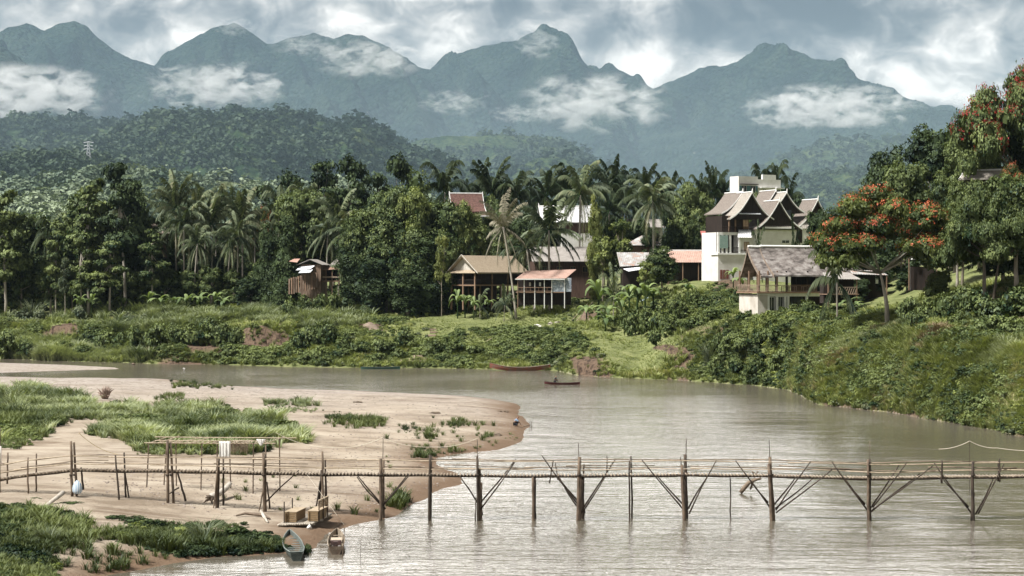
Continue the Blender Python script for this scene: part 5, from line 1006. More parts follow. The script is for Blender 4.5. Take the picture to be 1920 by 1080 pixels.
for k in range(34):
    a = rg.uniform(0, 6.28); e = c+Vector((math.cos(a)*rg.uniform(.2, 1.1), math.sin(a)*.6, rg.uniform(.2, 1.5))); m.tube([c+Vector((math.cos(a)*.2, 0, .1)), c.lerp(e, .6)+Vector((0, 0, .15)), e], [.16, .09, .02], 5)
o = m.build('root_stump', surf('grey_brown_root', (.20, .14, .11), (.30, .23, .19), 4), smooth=True); tag(o, 'spiky uprooted stump on the gravel beyond the weeds', 'stump')
sn = empty('river_snag', BP(1412, 915, 3), 0, 'curved dead branch sticking out of the water behind the bridge', 'snag')
DN = 138
SQ = lambda a, b: P(a, b, DN)
rel(M().tube([SQ(1388, 924), SQ(1396, 914), SQ(1404, 905), SQ(1414, 900), SQ(1427, 897)], [.14, .17, .15, .12, .08], 8), sn, 'branch', DRK)
rel(M().tube([SQ(1407, 918), SQ(1413, 900), SQ(1416, 892), SQ(1412, 886), SQ(1409, 882)], [.07, .09, .08, .06, .03], 7), sn, 'fork', DRK)
rel(M().tube([SQ(1416, 892), SQ(1420, 885), SQ(1422, 883)], [.06, .05, .04], 6), sn, 'twig', DRK)
log([g(330, 1018, .12), g(310, 1012, .12), g(296, 1010, .2)], [.05, .06, .04], 'thin dark branch half hidden by the shore shrubs', DRK, 'driftwood', 'driftwood_branch')
m = M(); 
for a, b, c, d in [(606, 1002, 606, 985), (684, 890, 640, 1016), (985, 985, 986, 996)][:2]: pass
o = M().tube([P(576, 890, 121.5), ghit(645, 984)], .012, 4).build('string', ROPEW); tag(o, 'slack string slanting from the bridge deck to the shore', 'string')
o = M().tube([Vector((px2x(675)*105/DB, 105, -.5)), P(677, 1010, 105)], .012, 4).build('stick', POLE); tag(o, 'short stick standing in the shallows right of the boats', 'stick')

# ------------------------------------------------------------------ bamboo raft with two benches
rc = ghit(572, 984); raft = empty('bamboo_raft', rc, R(0), 'beached bamboo raft carrying two plank benches', 'raft')
u = (ghit(622, 972)-ghit(590, 990)); gx0 = ghit(522, 988); gx1 = ghit(585, 991); far_ = ghit(572, 962)-gx0
ax = (gx1-gx0); ax.z = 0; dp = ghit(622, 968)-gx1; dp.z = 0
o0 = Vector((gx0.x, gx0.y, max(gx0.z, gx1.z)+.10))
m = M(); nn = 15
for k in range(nn):
    s_ = o0+ax*(k/(nn-1)); m.tube([s_+Vector((0, rg.uniform(-.15, .05), 0)), s_+dp*rg.uniform(.92, 1.03)], .075, 7)
for q in (.1, .5, .9): m.tube([o0+dp*q+Vector((0, 0, -.11))-ax*.03, o0+dp*q+ax*1.03+Vector((0, 0, -.11))], .06, 6)
rel(m, raft, 'bamboo_floor', surf('grey_bamboo', (.24, .21, .17), (.44, .40, .34), 5))
PLY = surf('plank_wood', (.17, .115, .062), (.24, .17, .095), 4, stretch=(.3, 3, 3)); PLYT = surf('pale_plank', (.30, .24, .165), (.37, .30, .215), 3, stretch=(1, .4, 1))
adir = ax.normalized(); ddir = dp.normalized(); rz_ = math.atan2(adir.y, adir.x)
def bench(px0, px1, base, top, label, back):
    b = empty('bench', o0, 0, label, 'bench', 'plank benches on the raft'); k = FPX/ (o0.y+.5)
    t0 = (px0-522)/(585-522); t1 = (px1-522)/(585-522); p0 = o0+ax*t0+ddir*.45; ww = (ax*(t1-t0)).length; hh = .62; dd = 2.3
    cx = lambda x_, y_, z_: p0+adir*x_+ddir*y_+Vector((0, 0, z_+.08))
    sh_ = math.atan2(ddir.y, ddir.x)-math.pi/2
    def bx(m, c, d): m.box(c, d, rz=sh_)
    m = M()
    for k_ in range(5): bx(m, cx(ww/2, 0, .07+k_*.12), (ww, .05, .10))
    rel(m, b, 'front_planks', PLY, False)
    m = M(); bx(m, cx(ww-.03, dd/2, .31), (.04, dd-.1, .56)); bx(m, cx(.03, dd/2, .31), (.04, dd-.1, .56)); rel(m, b, 'side_panel', PLY, False)
    m = M(); bx(m, cx(ww/2, dd/2, hh), (ww+.06, dd+.06, .035)); rel(m, b, 'seat', PLYT, False)
    if back:
        for y_ in (.05, 1.15, 2.25): m = M(); bx(m, cx(ww+.05, y_, .62), (.07, .07, 1.24)); rel(m, b, 'back_post', POLB, False)
        m = M()
        for z_ in (.80, .90, 1.0, 1.10): bx(m, cx(ww+.05, 1.15, z_), (.03, 2.2, .07))
        rel(m, b, 'back_slats', PLY, False)
        m = M(); bx(m, cx(ww+.05, 1.15, 1.22), (.09, 2.4, .06)); rel(m, b, 'top_rail', PLYT, False)
    else:
        for y_ in (-.02, 1.9):
            m = M(); bx(m, cx(-.02, y_, .62), (.06, .06, 1.25)); rel(m, b, 'corner_post', POLE, False)
    return b
bench(530, 552, 980, 965, 'left plank bench on the raft with two short corner posts', False); bench(574, 593, 982, 965, 'right plank bench on the raft with a slatted back', True)
o = M().tube([g(576, 992, .06), g(580, 992, .14), g(584, 992, .05)], [.05, .14, .05], 8).build('plastic_bag', WHITE, smooth=True); tag(o, 'crumpled white plastic bag at the raft corner', 'bag')

# ------------------------------------------------------------------ boats
def boat(loc, L_, W_, dep, rz, label, hull, inner, thw, sheer=.35, group=None, stern_flat=.35, nthw=7, name='boat', parts=True, tilt=0, rib=False):
    """long narrow plank boat; +X is the bow"""
    root = empty(name, loc, rz, label, 'boat', group); root.rotation_euler = (tilt, 0, rz); K = 18
    def sec(k):
        q = k/K; w = W_/2*math.sin(math.pi*(.12+.86*q*.98 if stern_flat else q))**.55 if q < .999 else .02
        w = W_/2*min(1, (stern_flat+(1-stern_flat)*min(1, q/.3)))*(1 if q < .55 else max(.06, math.cos((q-.55)/.45*math.pi/2)**.75))
        z = sheer*((2*q-1)**2)*(1 if q > .5 else .6); return (q-.5)*L_, w, z
    def shell(off, bot):
        V = []; F = []
        for k in range(K+1):
            x, w, z = sec(k); w = max(.02, w-off); zz = z*.75
            V += [(x, -w, dep+z), (x, -w*.86, dep*.5+z*.9), (x, -w*.55, bot+zz), (x, w*.55, bot+zz), (x, w*.86, dep*.5+z*.9), (x, w, dep+z)]
        for k in range(K):
            for j in range(5): F.append((k*6+j, k*6+j+1, (k+1)*6+j+1, (k+1)*6+j))
        F += [(0, 1, 2, 3, 4, 5), tuple(K*6+j for j in range(5, -1, -1))]; return V, F
    m = M(); V, F = shell(0, 0); m.add(V, F); m.build('hull', hull, root)
    m = M(); V, F = shell(.04, .05); m.add(V, [tuple(reversed(f)) for f in F]); m.build('lining', inner, root)
    m = M()
    for sg in (-1, 1): m.tube([(sec(k)[0], sg*(sec(k)[1]), dep+sec(k)[2]+.01) for k in range(K+1)], .03, 5)
    m.build('gunwale', thw, root)
    if parts:
        for i in range(nthw):
            q = .12+.70*i/(nthw-1) if nthw > 1 else .5; k = q*K; x, w, z = sec(k); m = M(); m.box((x, 0, dep*.72+z*.85), (.16 if rib else .2, 2*w*.93, .035)); m.build('thwart', thw, root)
        for i in range(12 if rib else 6):
            m = M()
            q = .08+.8*i/(11 if rib else 5); x, w, z = sec(q*K)
            for sg in (-1, 1): m.tube([(x, sg*(w-.05), dep+z), (x, sg*(w*.84-.03), dep*.5+z*.9), (x, sg*(w*.5), .07+z*.75)], .022, 4)
            m.build('rib', thw, root)
    return root
GB = surf('faded_green_boat', (.035, .045, .04), (.075, .09, .08), 3); GBI = surf('grey_green_boat_inside', (.07, .085, .078), (.12, .135, .125), 2); GBT = surf('pale_green_plank', (.17, .20, .19), (.12, .14, .13), 4)
BRH = surf('brown_boat', (.08, .055, .04), (.15, .11, .08), 3); BRT = surf('worn_boat_plank', (.30, .25, .19), (.20, .16, .12), 3); RDH = surf('red_brown_boat', (.26, .085, .055), (.20, .12, .09), 2.0, contrast=(.4, .55)); DKB = surf('dark_boat', (.035, .022, .02), (.07, .04, .035), 3)
a = Vector(((543-960)/FPX*wD(1013), wD(1013), 0)); b = Vector(((556-960)/FPX*wD(1052), wD(1052), 0)); d = a-b
boat((a+b)/2+Vector((0, 0, -.12)), d.length*1.02, 1.08, .46, math.atan2(d.y, d.x), 'green-grey plank boat with many thwarts beside the shore grass', GB, GBI, GBT, .25, stern_flat=.62, nthw=8, rib=True)
a = Vector(((632-960)/FPX*wD(1008), wD(1008), 0)); b = Vector(((629-960)/FPX*wD(1040), wD(1040), 0)); d = a-b
b2 = boat((a+b)/2+Vector((0, 0, -.10)), d.length, .92, .45, math.atan2(d.y, d.x), 'small brown boat with an outboard motor and upright pole', BRH, BRT, BRT, .18, stern_flat=.8, nthw=4)
m = M(); m.box((-3.1, 0, .6), (.34, .26, .30)); m.box((-3.3, 0, .3), (.1, .1, .6)); m.build('motor', DKB, b2)
m = M(); m.box((.2, 0, .42), (1.7, .62, .03)); m.build('floor_mat', surf('tan_mat', (.42, .35, .27), (.36, .29, .22), 3), b2); m = M(); m.box((-1.6, 0, .5), (.5, .6, .22)); m.build('engine_box', DKB, b2)
o = M().tube([Vector(((641-960)/FPX*107, 107, -.6)), P(646, 990, 107)], [.04, .02], 6).build('pole', POLB); tag(o, 'slim pole planted in the water beside the small brown boat', 'pole')
D_ = wD(694); boat(((975-960)/FPX*D_, D_-1.6, -.08), 9.8, 1.25, .62, math.pi+.10, 'long weathered red-brown boat moored under the green bank', RDH, BRH, BRT, .75, stern_flat=.2, nthw=3)
D_ = wD(690); boat(((716-960)/FPX*D_, D_-3.4, -.1), 6.4, .9, .38, .03, 'low dark green boat moored at the landing steps', surf('dark_green_boat', (.04, .11, .08), (.06, .14, .11), 3), GB, GB, .12, stern_flat=.3, nthw=3)
D_ = wD(721); CN = Vector(((1054-960)/FPX*D_, D_, -.06)); boat(CN, 5.0, .72, .28, math.pi-.06, 'narrow dark canoe with a paddler in midstream', surf('dark_red_canoe', (.07, .02, .02), (.11, .035, .03), 3), DKB, DKB, .22, stern_flat=.15, nthw=2, name='canoe')

# ------------------------------------------------------------------ people
SKIN = surf('skin', (.20, .11, .07), (.24, .14, .09), 3); BLUE = surf('blue_shirt', (.30, .42, .56), (.10, .18, .33), 3); BLK = surf('black_cloth', (.012, .012, .016), (.02, .02, .025), 3); HAIR = surf('black_hair', (.01, .01, .012), (.02, .02, .02), 5)
def skinned(name, joints, bones, mt, parent=None, sub=1, loc=(0, 0, 0)):
    me = bpy.data.meshes.new(name); me.from_pydata([j[0] for j in joints], bones, []); me.materials.append(mt); o = link(name, me, parent, loc)
    md = o.modifiers.new('skin', 'SKIN'); md.use_smooth_shade = True
    for i, j in enumerate(joints): me.skin_vertices[0].data[i].radius = (j[1], j[2] if len(j) > 2 else j[1]); me.skin_vertices[0].data[i].use_root = i == 0
    s = o.modifiers.new('sub', 'SUBSURF'); s.levels = s.render_levels = sub; return o
def person(loc, rz, J, label, shirt, trousers, hair=HAIR, held=None):
    """J: joints of the pose in metres, facing +X: pelvis chest neck head l/r: shoulder elbow hand hip knee ankle toe"""
    joints = [(J['pelvis'], .13), (J['waist'], .12), (J['chest'], .15), (J['neck'], .055), (J['head'], .10), (J['crownp'], .085)]; bones = [(0, 1), (1, 2), (2, 3), (3, 4), (4, 5)]
    for s in 'lr':
        b = len(joints); joints += [(J['sh'+s], .065), (J['el'+s], .042), (J['wr'+s], .028), (J['ha'+s], .04)]; bones += [(2, b), (b, b+1), (b+1, b+2), (b+2, b+3)]
        h = Vector(J['ha'+s]); dr = (h-Vector(J['wr'+s])).normalized(); sd = dr.cross(Vector((0, 0, 1))).normalized() if abs(dr.z) < .95 else Vector((0, 1, 0))
        for f in range(5):
            off = sd*(f-2)*.018; e = h+dr*(.05 if f else .02)+off+(sd*-.03 if f == 0 else Vector()); e2 = e+dr*(.035-abs(f-2)*.004)+Vector((0, 0, -.015)); c = len(joints); joints += [(tuple(e), .010), (tuple(e2), .008)]; bones += [(b+3, c), (c, c+1)]
        b = len(joints); joints += [(J['hi'+s], .095), (J['kn'+s], .062), (J['an'+s], .04), (J['to'+s], .032)]; bones += [(0, b), (b, b+1), (b+1, b+2), (b+2, b+3)]
    o = skinned('person', joints, bones, SKIN, None, 1, loc); o.rotation_euler = (0, 0, rz); tag(o, label, 'person')
    jt = [(J['waist'], .15), (J['chest'], .185), (Vector(J['neck'])*.8+Vector(J['chest'])*.2, .08)]; bn = [(0, 1), (1, 2)]
    for s in 'lr': b = len(jt); jt += [(J['sh'+s], .085), (J['el'+s], .062)]; bn += [(1, b), (b, b+1)]
    skinned('shirt', [(tuple(j[0]), j[1]) for j in jt], bn, shirt, o)
    jt = [(J['pelvis'], .165)]; bn = []
    for s in 'lr': b = len(jt); jt += [(J['hi'+s], .115), (J['kn'+s], .08), (J['an'+s], .055)]; bn += [(0, b), (b, b+1), (b+1, b+2)]
    skinned('trousers', jt, bn, trousers, o)
    hd = Vector(J['head']); cp = Vector(J['crownp']); skinned('hair', [(tuple(hd.lerp(cp, .55)+Vector((-.035, 0, .01))), .105), (tuple(cp+Vector((-.01, 0, .02))), .09)], [(0, 1)], hair, o)
    for nm, off in (('nose', Vector((.105, 0, -.005))), ('ear', Vector((0, .1, 0))), ('ear', Vector((0, -.1, 0)))): m = M(); m.tube([hd+off*.75, hd+off*1.12], [.025, .012], 6); m.build(nm, SKIN, o, True)
    return o
CR = dict(pelvis=(-.12, 0, .30), waist=(-.10, 0, .45), chest=(.06, 0, .66), neck=(.17, 0, .82), head=(.25, 0, .92), crownp=(.27, 0, 1.0),
          shl=(.06, .18, .70), ell=(.28, .22, .52), wrl=(.42, .12, .34), hal=(.47, .10, .27), shr=(.06, -.18, .70), elr=(.28, -.22, .50), wrr=(.44, -.10, .30), har=(.50, -.08, .22),
          hil=(-.10, .12, .28), knl=(.28, .18, .50), anl=(.10, .17, .08), tol=(.28, .18, .03), hir=(-.10, -.12, .28), knr=(.24, -.18, .30), anr=(-.06, -.17, .08), tor=(.12, -.18, .03))
q = ghit(967, 800); person(q+Vector((0, 0, .01)), 0, CR, 'person in a blue shirt crouching on the tip of the sandbar', BLUE, BLK)
PD = dict(pelvis=(0, 0, .14), waist=(.02, 0, .30), chest=(.10, 0, .56), neck=(.16, 0, .72), head=(.22, 0, .82), crownp=(.23, 0, .90),
          shl=(.10, .18, .60), ell=(.26, .22, .40), wrl=(.42, .14, .34), hal=(.48, .12, .34), shr=(.10, -.18, .60), elr=(.24, -.24, .38), wrr=(.40, -.18, .28), har=(.46, -.16, .26),
          hil=(.02, .10, .14), knl=(.38, .14, .34), anl=(.52, .12, .06), tol=(.68, .12, .06), hir=(.02, -.10, .14), knr=(.38, -.14, .34), anr=(.52, -.12, .06), tor=(.68, -.12, .06))
person(Vector(((1040-960)/FPX*D_, D_, .34)), 0, PD, 'person in black sitting low in the midstream canoe', BLK, BLK)
o = M().tube([(q.x+.75, q.y-.1, q.z+.06), (q.x+1.15, q.y, q.z+.1), (q.x+1.45, q.y, q.z+.12)], [.05, .07, .04], 6).build('driftwood_branch', DRK, smooth=True); tag(o, 'short dark driftwood in front of the crouching person', 'driftwood')
for k_ in (1.42, 1.58): 
    o = M().tube([(q.x+k_, q.y, q.z-.2), (q.x+k_-.03, q.y, q.z+(.75 if k_ < 1.5 else .55))], .025, 5).build('stake', POLE); tag(o, ['taller dark stake at the water edge by the crouching person', 'shorter dark stake at the water edge by the crouching person'][int(k_ > 1.5)], 'stake')

# ------------------------------------------------------------------ bank details
DIRT = surf('dirt_mound', (.16, .115, .085), (.085, .058, .042), 1.5, bump=.15, bscale=3)
def mound(px, py, w, h, dp, lab, mt, seed, name='dirt_mound', cat='mound', amp=.3):
    c = ghit(px, py); V = []; F = []; n = 26
    for j in range(n+1):
        for i in range(n+1):
            u_, v_ = i/n*2-1, j/n*2-1; r_ = min(1, math.hypot(u_, v_)); hh = h*(math.cos(r_*math.pi)+1)/2; nz_ = float(fbm(np.array([u_*3+seed]), np.array([v_*3]), 1.2, 3, seed)[0])
            V.append((c.x+u_*w/2, c.y+v_*dp/2, gxy(c.x+u_*w/2, c.y+v_*dp/2)-.12+hh*(1+amp*nz_)+amp*.3*h*nz_*(1-r_)))
    for j in range(n):
        for i in range(n): b = j*(n+1)+i; F.append((b, b+1, b+n+2, b+n+1))
    o = M().add(V, F).build(name, mt, smooth=True); tag(o, lab, cat); return o
mound(695, 616, 5.0, 1.3, 4, 'bare heap of pale earth at the top of bank', surf('pale_earth', (.25, .195, .155), (.16, .12, .09), 1.5, bump=.12), 3)
mound(1098, 600, 3.2, 1.6, 4, 'earth and rubble slide under the leaning planks', DIRT, 5)
mo = mound(1905, 822, 5.5, 1.15, 4, 'bare brown mud mound at the right edge of the river', DIRT, 8) if not math.isnan(ghit(1905, 818).x) else None
RUB = surf('broken_stone', (.50, .46, .42), (.30, .26, .22), 2)
def rock(px, py, s, lab, mt, seed, name='rock', cat='rock', flat=.6, up=0):
    r_ = np.random.default_rng(seed); c = ghit(px, py)
    if math.isnan(c.x): c = Vector(((px-960)/FPX*wD(py), wD(py), .05))
    import bmesh; bm = bmesh.new(); bmesh.ops.create_icosphere(bm, subdivisions=2, radius=.5)
    for v in bm.verts: f = 1+.28*r_.normal(); v.co = Vector((v.co.x*s*f, v.co.y*s*f*.8, v.co.z*s*flat*f))
    me = bpy.data.meshes.new(name); bm.to_mesh(me); bm.free(); me.materials.append(mt); o = link(name, me, None, c+Vector((0, 0, s*flat*.2+up))); tag(o, lab, cat); return o
rock(1007, 612, 1.3, 'crumpled pale tarp lying on the green terrace', WHITE, 1, 'tarp', 'tarp', .4); rock(1032, 609, .8, 'broken white block on the terrace beside the tarp', RUB, 2, flat=.9); rock(1047, 605, 1.0, 'grey broken slab right of the white block on the terrace', RUB, 3, flat=.4)
rock(1824, 790, .7, 'pale sack-like stone at the foot of the right bank', RUB, 4, flat=.8); rock(1213, 700, .5, 'small white stone near the eroded point waterline', WHITE, 5); rock(515, 668, .6, 'white bag caught on the bank below the red cliff', WHITE, 6, 'plastic_bag', 'bag', .9)
rock(250, 684, .7, 'dark clod at the water edge by the left cliff', DRK, 7); rock(345, 692, .35, 'tiny white float near the left cliff', WHITE, 8, 'float', 'float'); rock(323, 676, .5, 'pale stone at the foot of the left cliff', RUB, 9)
rock(1270, 690, .9, 'reddish boulder in the gully right of the eroded point', DIRT, 11); rock(1278, 697, .6, 'smaller pale rock in the gully beside the reddish boulder', RUB, 12)
rock(937, 772, .5, 'left one of the two dark stones on the gravel tip', DRK, 13); rock(949, 773, .5, 'right one of the two dark stones on the gravel tip', DRK, 14); rock(670, 755, 1.0, 'flat dark clod of silt far out on the gravel', DRK, 15, flat=.25); rock(815, 775, 1.2, 'dark flat drift of weed on the gravel', DRK, 16, flat=.2)
rock(712, 783, 1.2, 'low dark patch of debris right of the middle grass', DRK, 17, flat=.2); rock(932, 816, 1.0, 'flat dark lump by the tufts near the sandbar tip', DRK, 18, flat=.25)
rg2 = np.random.default_rng(77)
pts, _ = pick([(0, 716), (340, 720), (700, 742), (960, 765), (985, 800), (900, 840), (820, 860), (840, 900), (700, 960), (400, 960), (200, 930), (100, 900), (560, 860), (640, 800), (500, 760), (260, 745)], 3200, 201)
import bmesh as _b
_bm = _b.new(); _b.ops.create_icosphere(_bm, subdivisions=1, radius=.5); _sv = np.array([v.co[:] for v in _bm.verts]); _sf = np.array([[v.index for v in f.verts] for f in _bm.faces]); _bm.free()
PB = [(_sv*np.array([1.2, 1, .55])*(1+.2*rg2.normal(size=(len(_sv), 1))), _sf, np.full(len(_sv), t_)) for t_ in (.1, .4, .8)]
scatter('gravel', PB, pts, rg2.uniform(.05, .20, len(pts))**1.0, 'scattered pebbles and small stones on the sandbar', leafmat('pebble', (.10, .075, .06), (.42, .37, .33), 0), None, None, 3)
# landing steps and ladder
st = empty('landing_steps', ghit(795, 670), 0, 'rough earth and plank steps climbing from the moored green boat', 'steps'); m = M()
for i, (a, b, w) in enumerate([(785, 684, 3.4), (780, 679, 3.2), (790, 674, 3.0), (788, 669, 2.4), (794, 663, 1.8), (797, 657, 1.6), (798, 650, 1.6), (800, 645, 1.8), (806, 636, 1.5), (810, 630, 1.4), (813, 624, 1.3), (812, 619, 1.2)]):
    c = ghit(a, b); m.box(c+Vector((0, 0, .12)), (w, .5, .28), rz=.1*((i % 3)-1))
rel(m, st, 'treads', surf('trodden_earth', (.36, .28, .22), (.24, .175, .13), 2, bump=.05), False); m = M()
for a, b in ((752, 684), (768, 682), (777, 676), (795, 668)): c = ghit(a, b); rel(M().tube([c+Vector((0, 0, -.2)), c+Vector((0, 0, .9))], .05, 5), st, 'stake', BAMP)
ld = empty('ladder', ghit(783, 660), 0, 'short wooden ladder leaning beside the landing steps', 'ladder'); c0 = ghit(780, 664); c1 = ghit(788, 645)
for s_ in (-.3, .3): rel(M().tube([c0+Vector((s_, 0, 0)), c1+Vector((s_, 0, .4))], .04, 5), ld, 'rail', BAMP)
for k in range(6): pp = c0.lerp(c1+Vector((0, 0, .4)), (k+.5)/6); rel(M().tube([pp+Vector((-.33, 0, 0)), pp+Vector((.33, 0, 0))], .035, 5), ld, 'rung', BAMP)
# fallen planks and poles on the terrace
for i, (a, b, c, d, r_, lab) in enumerate([(912, 644, 955, 620, .06, 'long pale pole lying down the bank below the terrace'), (935, 630, 957, 621, .08, 'short pale plank beside the long pole on the bank'), (936, 643, 942, 625, .05, 'thin pole propped upright against the fallen planks'), (1072, 604, 1108, 568, .06, 'left of the two long poles leaning on the rubble slide'), (1080, 606, 1112, 570, .06, 'right of the two long poles leaning on the rubble slide'), (1200, 569, 1216, 563, .10, 'pale blue pipe lying on the slope below villa')]):
    o = M().tube([ghit(a, b)+Vector((0, 0, .35)), ghit(c, d)+Vector((0, 0, .5))], r_, 6).build('pole' if i != 5 else 'pipe', BAMP if i != 5 else surf('blue_pipe', (.45, .58, .68), (.5, .62, .7), 3)); tag(o, lab, 'pole' if i != 5 else 'pipe')
# pylon on the wooded spur
D_ = 1850; py_ = empty('transmission_tower', P(166, 318, D_), 0, 'pale lattice transmission tower on the wooded spur at left', 'tower'); STL = surf('galvanised_steel', (.42, .44, .46), (.36, .38, .40), 1); kk = D_/FPX
m = M(); H_ = 52*kk; 
for sx in (-1, 1):
    for sy in (-1, 1):
        m.tube([(sx*3.2, sy*3.2, 0), (sx*1.0, sy*1.0, H_*.72), (sx*.5, sy*.5, H_)], .28, 4)
    for k in range(8): z0_ = H_*k/9; w0 = 3.2-2.6*k/9; w1 = 3.2-2.6*(k+1)/9; m.tube([(-w0*sx, -w0, z0_), (w1*sx, -w1, z0_+H_/9)], .16, 4); m.tube([(-w0*sx, w0, z0_), (w1*sx, w1, z0_+H_/9)], .16, 4)
m.build('lattice', STL, py_)
for q_, w_ in ((.74, 4.6), (.86, 4.0), (.98, 4.6)): M().tube([(-w_, 0, H_*q_-.3), (0, 0, H_*q_+.5), (w_, 0, H_*q_-.3)], .38, 4).build('cross_arm', STL, py_)
# ------------------------------------------------------------------ buildings
WALLW = surf('white_plaster', (.70, .69, .66), (.58, .565, .53), .8, bump=.01, detail=7); WALLM = surf('mildewed_plaster', (.60, .57, .52), (.40, .36, .31), .7, detail=8, stretch=(1, 1, .5)); TRIM = surf('white_trim', (.78, .78, .76), (.66, .66, .64), 2)
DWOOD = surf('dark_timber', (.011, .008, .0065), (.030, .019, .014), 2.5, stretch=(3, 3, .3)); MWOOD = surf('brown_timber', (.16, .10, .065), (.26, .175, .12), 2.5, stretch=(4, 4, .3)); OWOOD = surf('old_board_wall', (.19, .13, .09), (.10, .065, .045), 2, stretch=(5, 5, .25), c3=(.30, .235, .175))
TILE = surf('grey_brown_tile', (.125, .105, .092), (.22, .19, .165), 3, stretch=(1, 1, 2.5), bump=.05, bscale=9, detail=8); TILEL = surf('lighter_tile', (.22, .20, .175), (.33, .30, .265), 3, bump=.05, bscale=9, detail=8); TILER = surf('red_brown_tile', (.07, .034, .028), (.14, .078, .064), 3, bump=.05, bscale=8, detail=8)
SHIN = surf('weathered_shingle', (.065, .056, .052), (.19, .168, .155), .9, stretch=(1, 1, 2.0), bump=.06, bscale=6, detail=9, c3=(.30, .285, .27), contrast=(.36, .68)); THATCH = surf('straw_thatch', (.36, .295, .215), (.24, .19, .135), 1.2, stretch=(2.5, 2.5, .5), bump=.07, detail=9, contrast=(.3, .7))
TINP = surf('pink_tin', (.34, .215, .175), (.42, .29, .24), 1.2, detail=6); TING = surf('grey_tin', (.42, .42, .41), (.27, .26, .25), 1.0, detail=7, c3=(.34, .22, .17), contrast=(.38, .66)); TINW = surf('bright_tin', (.70, .72, .74), (.52, .54, .57), 1.2); TIND = surf('dull_tin', (.22, .20, .185), (.30, .28, .26), 1.2, detail=7)
GLASS = surf('dark_window_glass', (.02, .025, .03), (.035, .04, .045), 2, rough=.15, spec=.6); TEAL = surf('teal_shutter', (.06, .13, .14), (.08, .16, .17), 3); REDW = surf('red_brown_shutter', (.14, .05, .04), (.19, .08, .06), 3); WROOF = surf('white_painted_roof', (.72, .72, .72), (.60, .61, .62), 1.5)
def frame_at(px, base, D, rz, name, label, cat='house', group=None):
    """local x to the right, y away, z up; origin on the ground point seen at (px, base)"""
    o = empty(name, P(px, base, D), rz, label, cat, group); return o
def roof_prof(W_, h, over, curve, n=7):
    """half profile from the ridge (0,h) to the eave (W/2+over, -drop)"""
    out = []
    for k in range(n+1):
        q = k/n; x = (W_/2+over)*q; z = h*(1-q)-curve*math.sin(q*math.pi)*.5*h*.32-(over*h/(W_/2)*.25)*q; out.append((x, z))
    return out
def gable(root, x, y0, y1, z, W_, h, over=.6, curve=1.0, tile=None, barge=None, face=None, axis='y', th=.16, name='roof', apex=.5, front_in=.5, faces=(1, 1), ridge=True):
    """a gable roof with its ridge along local y (or x); z is the eave plate height"""
    tile = tile or TILE; prof = roof_prof(W_, h, over, curve); T = (lambda a, b, c: (x+a, b, z+c)) if axis == 'y' else (lambda a, b, c: (b, x+a, z+c))
    m = M()
    for sg in (-1, 1):
        n = len(prof); V = []
        for yy in (y0, y1):
            V += [T(sg*a, yy, b) for a, b in prof]; V += [T(sg*a, yy, b-th) for a, b in prof]
        F = []
        for k in range(n-1): F += [(k, k+1, 2*n+k+1, 2*n+k), (n+k+1, n+k, 3*n+k, 3*n+k+1), (k, n+k, n+k+1, k+1), (2*n+k+1, 3*n+k+1, 3*n+k, 2*n+k)]
        F += [(n-1, 2*n-1, 4*n-1, 3*n-1)]
        m.add(V, F)
    rf = m.build(name, tile, root)
    if barge:
        for yy, sgy in ((y0, -1), (y1, 1)):
            if not faces[0 if sgy < 0 else 1]: continue
            for sg in (-1, 1):
                m = M(); pp = [T(sg*a, yy+sgy*.05, b+.05) for a, b in prof]; n = len(pp); bw = .26
                V = [p for q in pp for p in (q, (q[0], q[1], q[2]-bw))]; d_ = (0, sgy*.09, 0) if axis == 'y' else (sgy*.09, 0, 0)
                V2 = [(v[0]+d_[0], v[1]+d_[1], v[2]) for v in V]; k2 = len(V); F = []
                for k in range(n-1): F += [(2*k, 2*k+1, 2*k+3, 2*k+2), (k2+2*k+2, k2+2*k+3, k2+2*k+1, k2+2*k), (2*k, 2*k+2, k2+2*k+2, k2+2*k), (2*k+1, k2+2*k+1, k2+2*k+3, 2*k+3)]
                m.add(V+V2, F); m.build('bargeboard', barge, rf)
            t = T(0, yy+sgy*.1, h); m = M(); m.tube([(t[0], t[1], t[2]-.2), (t[0], t[1]+sgy*.1*(axis == 'y'), t[2]+apex*.6), (t[0]+sgy*.1*(axis != 'y'), t[1]+sgy*.12*(axis == 'y'), t[2]+apex)], [.16, .10, .02], 6); m.build('finial', barge, rf)
        if ridge: m = M(); m.tube([T(0, y0, h+.06), T(0, y1, h+.06)], .13, 6); m.build('ridge_cap', barge, rf)
    if face:
        for yy, on in ((y0+front_in, faces[0]), (y1-front_in, faces[1])):
            if not on: continue
            pr = [(a, b-th-.02) for a, b in prof if a <= W_/2]; m = M(); V = [T(a, yy, b) for a, b in pr]+[T(-a, yy, b) for a, b in pr[::-1]]+[T(-W_/2, yy, min(pr[-1][1], 0)-.3), T(W_/2, yy, min(pr[-1][1], 0)-.3)]
            n = len(V); c = T(0, yy, h*.2)
            # order the outline: right half down, bottom, left half up
            R_ = [T(a, yy, b) for a, b in pr]; Lf = [T(-a, yy, b) for a, b in pr[::-1]]; ring = R_+[T(W_/2, yy, -.35), T(-W_/2, yy, -.35)]+Lf[:-1]; nn = len(ring)
            m.add(ring+[c], [(i, (i+1) % nn, nn) for i in range(nn)]); m.build('gable_wall', face, root)
    return rf
def wbox(root, name, x0, x1, y0, y1, z0, z1, mt): return M().span(x0, x1, y0, y1, z0, z1).build(name, mt, root)
